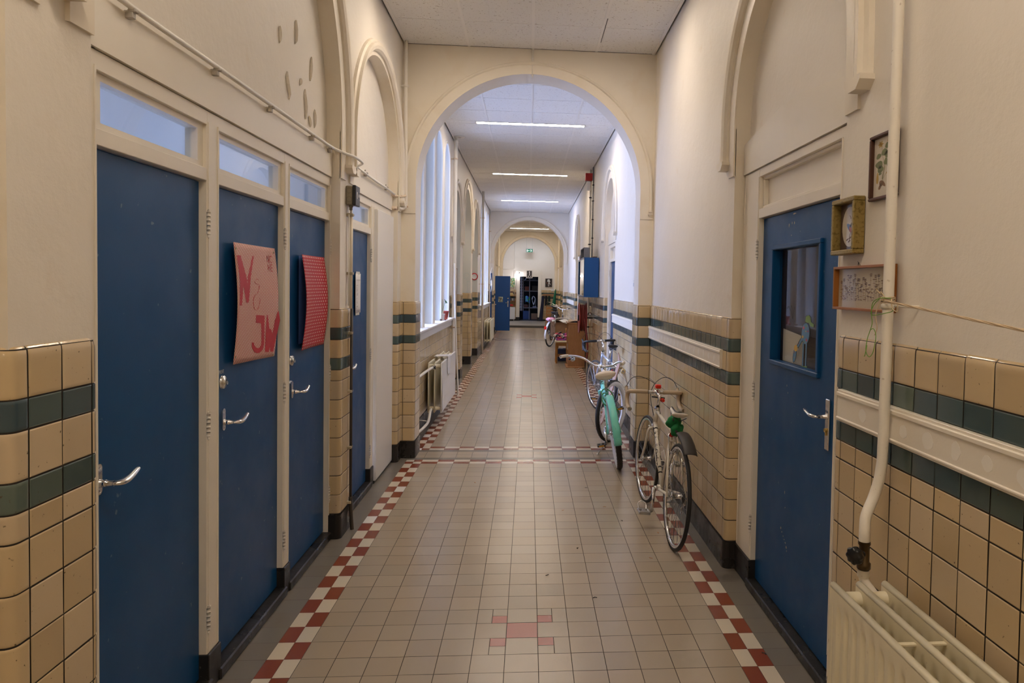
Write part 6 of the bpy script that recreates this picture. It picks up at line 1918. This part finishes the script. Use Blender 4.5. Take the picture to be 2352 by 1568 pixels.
mb = MB(); mb.tube(curve([(1.03, 12.72, 1.10), (1.06, 12.70, .85), (1.09, 12.72, .6), (1.08, 12.76, .36)], 6), .017, 8); mb.tube([(1.08, 12.76, .36), (1.06, 12.77, .30)], .010, 8); mb.build('hose_end', redh, hr, world=True)
mb = MB(); mb.tube([(1.165, 13.55, 1.16), (1.11, 13.2, 1.16), (1.08, 12.95, 1.12)], .014, 8); mb.lathe([(0, 0), (.03, 0), (.03, .012), (0, .012)], (1.12, 12.75, 1.19), 'Y', 12); mb.build('tap', MT['chrome'], hr, world=True)
# beech shelf unit with its things
sh = thing('shelf_unit', 'low beech-veneer shelf unit standing against the right wall beyond the hose reel', 'shelf', (1.0, 14.9, 0))
mb = MB(); mb.box(.835, 14.50, .02, 1.185, 14.52, .91); mb.build('side_panel', MT['beech'], sh, world=True)
mb = MB(); mb.box(.835, 15.08, .02, 1.185, 15.10, .91); mb.build('side_panel', MT['beech'], sh, world=True)
mb = MB(); mb.box(.815, 14.48, .91, 1.19, 15.12, .932, .002); mb.build('top', MT['beech'], sh, world=True)
for z in (.06, .34, .62):
    mb = MB(); mb.box(.845, 14.52, z, 1.185, 15.08, z+.018); mb.build('shelf_board', MT['beech'], sh, world=True)
mb = MB(); mb.box(.80, 14.44, 0, 1.19, 15.12, .02, .004); mb.build('base', MT['beech'], sh, world=True)
mb = MB(); mb.box(1.18, 14.52, .02, 1.19, 15.08, .91); mb.build('back_panel', MT['card'], sh, world=True)
rnd = random.Random(21)
for k, (z, n) in enumerate(((.078, 4), (.358, 5), (.638, 5))):
    for j in range(n):
        y = 14.56+j*.11; h = rnd.uniform(.08, .19); c = rnd.choice(((.5, .2, .15), (.12, .10, .2), (.6, .55, .5), (.2, .1, .08), (.45, .3, .2)))
        mb = MB(); mb.box(.838+rnd.uniform(0, .02), y, z, 1.05, y+.07, z+h, .006); o = mb.build('shoe_box', flat(*c, .6))
        tag(o, 'small box or bundle crammed on a shelf of the low beech unit', 'box', 'small boxes in the beech shelf unit')
# white cardboard box with carton flaps and crumpled paper on the top
cb = thing('cardboard_box', 'open cardboard box with a white printed flap behind the stool', 'cardboard box', (.78, 16.2, .50))
mb = MB(); mb.box(.60, 15.95, .50, .95, 15.96, .86); mb.box(.60, 16.49, .50, .95, 16.50, .86); mb.box(.60, 15.96, .50, .61, 16.49, .86); mb.box(.94, 15.96, .50, .95, 16.49, .86); mb.box(.60, 15.95, .50, .95, 16.5, .51)
mb.build('carton', MT['card'], cb, world=True)
mb = MB(); mb.poly([(.625, 15.945, .86), (.620, 15.945, .52), (.505, 15.70, .56), (.505, 15.70, .90)]); fl_ = mb.build('printed_flap', flat(.66, .58, .60, .6), cb, world=True)
mb = MB(); v_ = Vector((.505-.622, 15.70-15.945, 0)).normalized()
Fp = lambda u, v, d: (Vector((.563, 15.82, .72))+v_*(-u)+Vector((0, 0, v))+Vector((.9, -.43, 0)).normalized()*.004)
for (u, v, w, h) in ((-.06, .07, .05, .008), (-.06, .05, .07, .006), (-.05, .03, .05, .006), (.08, .04, .03, .06), (-.02, -.10, .10, .010), (-.02, -.125, .08, .006)):
    mb.quad(Fp(u, v, 0), Fp(u+w, v, 0), Fp(u+w, v+h, 0), Fp(u, v+h, 0))
mb.build('print', flat(.10, .10, .12), fl_)
mb = MB()
def crumple(mb, c, sx, sy, h, seed, n=14):
    rn = random.Random(seed); ph = [rn.uniform(0, 6) for _ in range(6)]
    mb.sheet(lambda u, v: Vector((c[0]+(u-.5)*sx, c[1]+(v-.5)*sy, c[2]+h*(.5+.5*math.sin(7*u+ph[0])*math.cos(5*v+ph[1])+.35*math.sin(13*v+ph[2]+6*u)))), n, n)
crumple(mb, (.76, 16.2, .855), .42, .60, .05, 2); o = mb.build('white_paper', MT['paper'], solid=.001); tag(o, 'crumpled white paper spilling from the open cardboard box', 'paper')
mb = MB(); mb.tube(curve([(.62, 15.9, .84), (.62, 15.9, .93), (.70, 15.92, .955), (.84, 15.95, .955), (.92, 15.95, .93)], 5), .014, 8); o = mb.build('carrying_loop', flat(.66, .68, .74, .4)); tag(o, 'white looped strap on the rim of the open cardboard box', 'strap')
mb = MB(); crumple(mb, (1.0, 14.80, .934), .30, .50, .045, 5); o = mb.build('wrapping_paper', flat(.50, .38, .28, .7), solid=.001); tag(o, 'crumpled brown and white wrapping on top of the beech shelf unit', 'paper')
# stools
def stool():
    t_ = thing('wooden_stool', 'wooden stool with cream seat pad and a heap of bright cloth, beside the shelf unit', 'stool', (.755, 15.44, 0))
    for sx in (-1, 1):
        for sy in (-1, 1):
            mb = MB(); mb.tube([(sx*.125, sy*.165, 0), (sx*.115, sy*.15, .44)], .021, 4, radii=[.020, .024]); mb.build('leg', MT['oak'], t_)
    for sy in (-1, 1):
        mb = MB(); mb.box(-.10, sy*.155-.009, .38, .10, sy*.155+.009, .435); mb.build('apron', MT['oak'], t_)
        mb = MB(); mb.box(-.11, sy*.158-.007, .15, .11, sy*.158+.007, .175); mb.build('stretcher', MT['oak'], t_)
    for sx in (-1, 1):
        mb = MB(); mb.box(sx*.118-.009, -.14, .38, sx*.118+.009, .14, .435); mb.build('apron', MT['oak'], t_)
        mb = MB(); mb.box(sx*.12-.007, -.15, .20, sx*.12+.007, .15, .225); mb.build('stretcher', MT['oak'], t_)
    mb = MB(); mb.box(-.15, -.19, .435, .15, .19, .452, .005); mb.build('seat', MT['oak'], t_)
    return t_
s1 = stool()
s2 = dup(s1, (.80, 16.2, 0), label='wooden stool carrying the open cardboard box, behind the padded stool')
mb = MB(); mb.box(-.155, -.20, .452, .155, .20, .50, .02); mb.build('seat_pad', flat(.72, .64, .50, .6), s1)
cols = ((.62, .06, .14), (.70, .68, .70), (.10, .09, .30), (.55, .10, .35), (.05, .04, .05), (.75, .66, .66))
hp = MB(); rnd = random.Random(9); hp_m = []
for k in range(16):
    hp.mi = k % 6; x, y = rnd.uniform(.66, .86), rnd.uniform(15.30, 15.58); z = .53+rnd.uniform(0, .12)
    a = rnd.uniform(0, 3)
    pts = curve([(x, y, z), (x+.05*math.cos(a), y+.05*math.sin(a), z+.03), (x+.09*math.cos(a+.6), y+.09*math.sin(a+.6), z+.01)], 4)
    hp.tube(pts, .026, 8, sq=(.6, 1.1))
o = hp.build('bright_cloth', [flat(*c, .7) for c in cols]); tag(o, 'heap of red, white and purple cloth on the padded stool', 'cloth')
mb = MB(); mb.box(.62, 15.27, .502, .90, 15.62, .535, .01); o2 = mb.build('patterned_scarf', mat('patterned_cloth', (.20, .05, .35), .7, var=[((.60, .05, .20), 25, .45, .5), ((.05, .15, .5), 30, .55, .6)])); tag(o2, 'folded purple and red scarf under the heap on the padded stool', 'scarf')
mb = MB(); mb.tube([(.84, 15.5, .62), (.845, 15.52, .76)], .016, 8); o = mb.build('wooden_peg', MT['wood']); tag(o, 'short wooden dowel sticking out of the cloth heap', 'dowel')
mb = MB(); mb.box(.68, 15.75, 0, .95, 15.95, .28, .01); o = mb.build('crate', flat(.012, .02, .07, .5)); tag(o, 'dark blue crate on the floor between the two stools', 'crate')
# ================================================================ the far end
dl = bpy.data.objects.new('door_8', None); COL.objects.link(dl); struct(dl, 'open blue door standing out from the left wall near the far end')
mb = MB(); mb.box(-1.222, 25.73, .035, -.668, 25.772, 2.020, .003); mb.build('door_leaf', mat('far_door_blue', (.003, .062, .26), .4), dl)
mb = MB(); mb.box(-1.172, 21.66, .02, -1.118, 21.76, 2.05, .002); mb.build('door_post', mat('far_post_blue', (.003, .05, .20), .4), dl)
mb = MB(); mb.box(-.755, 25.718, .90, -.725, 25.73, 1.13, .003); mb.tube([(-.74, 25.72, 1.05), (-.74, 25.68, 1.05), (-.83, 25.67, 1.055)], .010, 8); mb.build('handle', MT['chrome'], dl)
mb = MB(); mb.lathe([(0, 0), (.026, 0), (.026, .012), (0, .014)], (-.74, 25.73, 1.215), (0, -1, 0), 16); mb.build('lock_rose', MT['chrome'], dl)
mb = MB(); mb.box(-1.23, 25.69, .975, -1.17, 25.73, 1.0, .004); mb.build('door_knob', MT['white'], dl)
mb = MB(); mb.box(-1.09, 25.722, 1.07, -.925, 25.73, 1.265, .002); o = mb.build('small_picture', mat('mosaic_print', (.28, .42, .40), .5, var=[((.10, .06, .04), 22, .45, .55), ((.62, .66, .58), 30, .56, .62)])); tag(o, 'small square mottled picture on the open blue door at the far end', 'picture')
ex = thing('exit_sign', 'green emergency exit sign hanging before the far wall', 'exit sign', (.02, 31.9, 3.20))
mb = MB(); mb.box(-.145, 31.86, 3.195, .165, 31.93, 3.385, .004); mb.build('housing', flat(.48, .42, .40, .5), ex, world=True)
mb = MB(); mb.box(-.135, 31.852, 3.20, .155, 31.862, 3.335); gp = mb.build('panel', mat('exit_green', (.0, .10, .055), .4, emit=((.0, .22, .12), .25)), ex, world=True)
F = lambda x, z, d: (.01+x, 31.851-d, 3.268+z)
mb = MB()
mb.prism([(-.118, -.055), (-.078, -.055), (-.078, .048), (-.118, .048)], F, 0, .001)
mb.prism([(-.062, 0), (-.034, .026), (-.034, .010), (.012, .010), (.012, -.010), (-.034, -.010), (-.034, -.026)], F, 0, .001)
mb.prism([(.074+.012*math.cos(a), .045+.012*math.sin(a)) for a in [k*.7 for k in range(9)]], F, 0, .001)
mb.prism([(.050, .036), (.070, .034), (.092, .012), (.088, -.012), (.112, -.030), (.108, -.040), (.076, -.022), (.062, .004), (.054, .022), (.040, .030)], F, 0, .001)
mb.prism([(.078, -.016), (.064, -.032), (.060, -.058), (.050, -.058), (.052, -.026), (.068, -.006)], F, 0, .001)
mb.prism([(.086, .016), (.104, .004), (.118, .010), (.122, .002), (.104, -.008), (.086, .004)], F, 0, .001)
mb.build('pictogram', mat('exit_white', (.7, .72, .68), .5, emit=((.8, .9, .8), .3)), gp)
mb = MB()
for x in (-.12, .14): mb.tube([(x, 31.9, 3.385), (x, 31.9, 3.94)], .003, 5)
mb.build('suspension', MT['steel'], ex, world=True)
def pic(label, x0, x1, z0, z1, y, border, bg, shapes, m):
    t_ = thing('picture', label, 'picture', ((x0+x1)/2, y, z0))
    mb = MB(); mb.box(x0, y-.02, z0, x1, y, z1, .002); mb.build('frame', border[1], t_, world=True)
    b = border[0]; mb = MB(); mb.quad((x0+b, y-.0215, z0+b), (x1-b, y-.0215, z0+b), (x1-b, y-.0215, z1-b), (x0+b, y-.0215, z1-b)); pb = mb.build('print', bg, t_, world=True)
    w, h = (x1-x0-2*b), (z1-z0-2*b); cx, cz2 = (x0+x1)/2, (z0+z1)/2
    mb = MB()
    for mi, pl in shapes: mb.mi = mi; mb.prism([(cx+u*w, cz2+v*h) for u, v in pl], lambda a, c, d: (a, y-.0218-d, c), 0, .0008)
    mb.build('image', m, pb)
greyb = flat(.055, .045, .038, .5)
pic('small white-bordered photograph of a pale column on the lintel of the far doorway', -.118, .165, 2.035, 2.395, 32.14, (.028, flat(.72, .66, .58)), greyb,
    [(0, [(-.10, .40), (.10, .42), (.12, -.1), (.02, -.22), (-.10, -.2), (-.02, 0)]), (0, [(-.35, -.32), (-.05, -.25), (-.08, -.38), (-.3, -.40)]), (0, [(.12, -.3), (.35, -.25), (.3, -.38), (.15, -.38)]), (1, [(-.45, .1), (-.2, .3), (-.25, .2), (-.42, .02)])], [flat(.7, .66, .6), flat(.25, .21, .18)])
pic('dark framed picture of a pale sculpted hand right of the far doorway', .757, 1.066, 1.645, 2.03, 32.17, (.012, flat(.02, .015, .012)), flat(.03, .018, .014),
    [(0, [(-.18, .42), (.08, .46), (.25, .2), (.08, -.05), (.3, -.15), (.28, -.22), (.0, -.16), (-.02, -.3), (-.12, -.32), (-.02, .1), (-.26, .15)]), (0, [(-.1, -.36), (.12, -.32), (.08, -.42), (-.1, -.44)]), (1, [(-.35, .05), (-.2, .0), (-.22, -.12), (-.34, -.08)])], [flat(.62, .62, .58), flat(.25, .08, .04)])
pic('bright painting of flowers on the far wall, half hidden by the open blue door', -.83, -.615, 1.60, 2.03, 32.17, (.006, flat(.6, .6, .55)), mat('flower_print', (.50, .56, .42), .5, var=[((.10, .30, .12), 14, .45, .5), ((.65, .45, .10), 18, .58, .62), ((.10, .15, .45), 20, .62, .66)]), [], flat(.5, .5, .5))
# clamp lamp by the doorway
lp_ = thing('clamp_lamp', 'lit clamp lamp at the top left corner of the far doorway', 'lamp', (-.45, 32.0, 2.1))
mb = MB(); mb.lathe([(0, .06), (.02, .06), (.03, .03), (.065, 0), (.06, 0), (.026, .028), (0, .05)], (-.42, 32.02, 2.235), (-.3, 0, 1), 20); mb.build('lamp_shade', flat(.06, .025, .02, .4), lp_, world=True)
mb = MB(); mb.sphere((-.47, 32.02, 2.165), .034, 12); mb.build('bulb', mat('lit_bulb', (1, 1, 1), .5, emit=((.93, .90, 1.0), 60)), lp_, world=True)
mb = MB(); mb.tube(curve([(-.42, 32.05, 2.30), (-.47, 32.1, 2.33), (-.50, 32.15, 2.25), (-.55, 32.16, 1.9), (-.60, 32.16, 1.5)], 5), .004, 5); mb.build('cord', flat(.05, .05, .05), lp_, world=True)
# surface pipe-work on the end wall
mb = MB(); mb.tube([(-1.2, 32.18, 2.42), (-.66, 32.18, 2.42), (-.66, 32.18, 3.94)], .010, 6); mb.tube([(-.66, 32.18, 2.42), (-.66, 32.18, 1.3)], .010, 6); mb.box(-.70, 32.15, 2.38, -.62, 32.2, 2.46, .004)
o = mb.build('conduit', MT['pipe']); tag(o, 'thin conduit with a junction box on the far wall left of the doorway', 'conduit')
# left of the doorway: hanging shelf with boxes, a white cabinet below
ws = thing('wall_shelf', 'wooden wall shelf crowded with small boxes left of the far doorway', 'shelf', (-.82, 32.05, .72))
for z in (.74, .98, 1.21):
    mb = MB(); mb.box(-1.05, 31.95, z, -.58, 32.18, z+.018); mb.build('shelf_board', MT['wood'], ws, world=True)
for x in (-1.05, -.595):
    mb = MB(); mb.box(x, 31.95, .74, x+.015, 32.18, 1.40); mb.build('side_panel', MT['wood'], ws, world=True)
rnd = random.Random(31)
SB = [(-.83, .76, .14, .07, (.5, .02, .02), 'red box on the lowest board of the wooden wall shelf'), (-.83, 1.0, .07, .12, (.06, .06, .08), 'dark jar on the middle board of the wall shelf'), (-.745, 1.0, .06, .10, (.45, .46, .5), 'pale jar on the middle board of the wall shelf'), (-.67, 1.0, .05, .13, (.1, .1, .14), 'dark box at the end of the middle board'),
      (-.83, 1.23, .14, .07, (.62, .45, .18), 'yellow box at the bottom of the pile on the top board'), (-.83, 1.301, .13, .06, (.66, .52, .25), 'yellow box second in the pile on the top board'), (-.82, 1.362, .12, .06, (.12, .05, .04), 'brown box topping the pile on the wall shelf'), (-.66, 1.23, .05, .16, (.35, .28, .2), 'tan tube standing at the end of the top board')]
for (x, z, w, h, c, lab) in SB:
    mb = MB(); mb.box(x, 31.97, z, x+w, 32.10, z+h, .004); o = mb.build('box', flat(*c, .5)); tag(o, lab, 'box')
wc_ = thing('cabinet', 'narrow white cabinet on feet below the wall shelf', 'cabinet', (-.82, 32.0, .085))
mb = MB(); mb.box(-1.10, 31.90, .16, -.60, 32.17, .71, .006); mb.build('body', flat(.72, .76, .84, .4), wc_, world=True)
mb = MB(); mb.box(-1.09, 31.893, .17, -.61, 31.90, .70, .003); mb.build('door', flat(.74, .78, .86, .4), wc_, world=True)
for x in (-1.05, -.65):
    mb = MB(); mb.tube([(x, 31.95, .088), (x, 31.95, .16)], .02, 8); mb.build('foot', MT['steel'], wc_, world=True)
# store room seen through the doorway: metal rack, curtain, boxes
rk = thing('metal_rack', 'grey metal storage rack in the dark store beyond the far doorway', 'rack', (.1, 33.6, .084))
gm_ = flat(.16, .17, .20, .4, .6)
for x in (-.85, .045, .80):
    mb = MB(); mb.box(x-.022, 33.38, .084, x+.022, 33.42, 2.5); mb.build('upright', gm_, rk, world=True)
for z in (.62, 1.42, 1.92, 2.2):
    mb = MB(); mb.box(-.85, 33.38, z, .80, 33.85, z+.03); mb.build('rack_shelf', gm_, rk, world=True)
ST = [(-.25, .10, .35, .40, (.010, .035, .10), 'blue board leaning in the bottom of the store rack'), (.14, .10, .30, .28, (.16, .09, .05), 'brown carton at the foot of the store rack'), (-.22, .65, .2, .15, (.06, .02, .015), 'dark red bundle on the lowest shelf of the store rack'), (.20, .65, .18, .07, (.18, .2, .3), 'pale folded cloth on the lowest shelf of the store rack'), (.10, 1.95, .25, .12, (.05, .05, .06), 'dark roll on the highest shelf of the store rack'),
      (-.18, 1.45, .20, .20, (.16, .035, .015), 'rust-coloured box on the upper shelf of the store rack'), (.16, 1.45, .28, .24, (.03, .025, .02), 'row of dark folders on the upper shelf of the store rack'), (.0, 1.95, .1, .1, (.1, .1, .14), 'small grey box beside the dark roll')]
for (x, z, w, h, c, lab) in ST:
    mb = MB(); mb.box(x, 33.42, z, x+w, 33.65, z+h, .006); o = mb.build('box', flat(*c, .6)); tag(o, lab, 'box')
mb = MB(); mb.sheet(lambda u, v: Vector((-.16+.24*u, 33.2+.03*math.sin(9*u), .90+.28*v+.03*math.sin(5*u))), 10, 6); o = mb.build('shopping_bag', mat('bag_print', (.04, .14, .42), .4, var=[((.05, .35, .06), 9, .5, .55), ((.5, .5, .5), 18, .62, .68)]), solid=.004); tag(o, 'blue and green printed bag hanging in the store doorway', 'bag')
mb = MB()
for k in range(3): mb.tube(curve([(.16+.02*k, 33.2, 1.10), (.22, 33.2, 1.20), (.31, 33.2, 1.12-.03*k), (.25, 33.2, .86-.04*k), (.18, 33.2, 1.0)], 5, True), .009, 6, closed=True)
mb.tube([(.33, 33.2, 1.1), (.34, 33.2, .7)], .006, 6)
o = mb.build('coiled_cable', flat(.40, .44, .52, .5)); tag(o, 'loops of pale cable hanging in the store', 'cable')
mb = MB(); mb.sheet(lambda u, v: Vector((-.38+.16*u, 32.55+.03*math.sin(14*u), .52+1.6*v)), 16, 16)
chk = mat('check_cloth', (.05, .05, .06), .8); nt = chk.node_tree; ck = nt.nodes.new('ShaderNodeTexChecker'); ck.inputs['Scale'].default_value = 11; ck.inputs[1].default_value = (.03, .03, .04, 1); ck.inputs[2].default_value = (.30, .31, .38, 1)
tcn = nt.nodes.new('ShaderNodeTexCoord'); mp_ = nt.nodes.new('ShaderNodeMapping'); mp_.inputs['Rotation'].default_value = (0, .785, 0); nt.links.new(tcn.outputs['Object'], mp_.inputs[0]); nt.links.new(mp_.outputs[0], ck.inputs[0]); nt.links.new(ck.outputs[0], nt.nodes['Principled BSDF'].inputs['Base Color'])
o = mb.build('curtain', chk, solid=.004); tag(o, 'black and white diamond-checked curtain at the left of the store doorway', 'curtain')
mb = MB(); mb.tube([(-.14, 32.6, 2.02), (-.20, 32.6, 1.93), (-.26, 32.6, 2.02)], .014, 6); mb.tube([(-.2, 32.6, 1.93), (-.10, 32.6, 2.03)], .014, 6); o = mb.build('plastic_hook', flat(.25, .35, .62, .4)); tag(o, 'pale blue hooked strip at the top of the store doorway', 'hook')
# right of the doorway: coat board with coats, umbrella, easel-like chair, notice
cr = thing('coat_rack', 'wooden coat board with hooks on the far wall, right of the doorway', 'coat rack', (.9, 32.16, 1.27))
mb = MB(); mb.box(.64, 32.14, 1.24, 1.18, 32.18, 1.32, .004); mb.build('board', MT['wood'], cr, world=True)
for x in (.70, .82, .94, 1.06):
    mb = MB(); mb.tube(curve([(x, 32.14, 1.27), (x, 32.08, 1.25), (x, 32.05, 1.29)], 4), .007, 6); mb.build('hook', MT['chrome'], cr, world=True)
def coat(label, x, z0, z1, wt, wb, m, y=32.0, dx=0.0):
    mb = MB(); n = 18
    def f(u, v):
        a = 2*math.pi*u; w = (wt+(wb-wt)*v)/2*(1+.10*math.sin(5*a+4*v)+.06*math.sin(9*a))
        return Vector((x+dx*v+w*math.cos(a), y+.55*w*math.sin(a), z1+(z0-z1)*v))
    mb.sheet(f, 28, 12); mb.poly([f(k/28, 0) for k in range(28)])
    o = mb.build('coat', m); tag(o, label, 'coat')
coat('long navy coat hanging lowest and leftmost on the coat board', .665, .12, 1.24, .11, .17, flat(.012, .016, .045, .8), 31.95, -.10)
coat('short black jacket hanging next to the long navy coat', .80, .80, 1.25, .09, .13, flat(.008, .008, .010, .8))
coat('dark green jacket hanging beside the short black jacket', .935, .82, 1.24, .09, .13, flat(.01, .025, .018, .8))
mb = MB(); mb.lathe([(.0, 1.58), (.012, 1.575), (.03, 1.50), (.05, 1.3), (.075, 1.0), (.11, .78), (.10, .70), (.06, .72), (0, .80)], (.965, 29.3, 0), (.10, 0, 1), 9, smooth=False); o = mb.build('parasol', flat(.0, .15, .095, .6)); tag(o, 'folded green parasol leaning beside the coats at the far end', 'parasol')
mb = MB(); mb.tube([(1.0, 29.3, .09), (.97, 29.3, .8)], .012, 8); mb.build('pole', MT['wood'], o)
mb = MB(); mb.lathe([(0, 0), (.12, 0), (.12, .04), (.03, .06), (0, .06)], (1.0, 29.3, .086), 'Z', 16); mb.build('foot', flat(.0, .15, .095, .6), o)
mb = MB(); mb.box(1.02, 32.17, 1.44, 1.19, 32.19, 1.56); o = mb.build('paper_notice', MT['paper']); tag(o, 'white notice above the coats on the far wall', 'notice')
mb = MB()
for z in (1.535, 1.47, 1.455): mb.box(1.03, 32.166, z, 1.17, 32.17, z+.008)
mb.build('text_lines', flat(.1, .1, .12), o)
ch_ = thing('folding_chair', 'folded wooden chair among the far bicycles', 'chair', (.86, 26.3, 0))
for sx in (-1, 1):
    mb = MB(); mb.tube([(.82+sx*.17, 26.15, 0), (.86+sx*.17, 26.45, .98)], .016, 4); mb.build('frame_rail', MT['wood'], ch_, world=True)
for z, t_ in ((.86, .88), (.74, .76), (.60, .62), (.47, .48), (.35, .36)):
    mb = MB(); y = 26.15+.3*t_; mb.box(.67, y-.012, z-.045, 1.0, y+.012, z+.045, .004); mb.build('slat', MT['wood'], ch_, world=True)
mb = MB(); mb.tube(curve([(1.10, 22.3, .0), (1.12, 22.9, .4), (1.14, 23.4, .8), (1.16, 23.6, 1.05)], 4), .008, 6); o = mb.build('long_cane', flat(.10, .06, .04)); tag(o, 'thin dark cane leaning on the right wall past the second arch', 'cane')
# small litter on the floor tiles
lm = [flat(.45, .22, .10, .8), flat(.04, .035, .03, .8)]
for k, (px, py) in enumerate([(.86, 5.12), (.70, 4.95), (.62, 5.28), (.35, 4.45), (.78, 4.27), (.13, 4.02), (-.42, 5.95), (.40, 3.72), (.92, 4.72), (.5, 5.8), (.28, 5.2), (1.12, 3.1)]):
    mb = MB(); a = k*1.3; mb.tube([(px, py, .0015), (px+.012*math.cos(a), py+.012*math.sin(a), .003), (px+.022*math.cos(a+.5), py+.022*math.sin(a+.5), .0015)], .003, 5, sq=(.4, 1.2))
    o = mb.build('leaf_scrap', lm[k % 2]); tag(o, 'crumb-sized scrap of dead leaf lying on the floor tiles', 'leaf scrap', 'scraps of leaf on the floor')
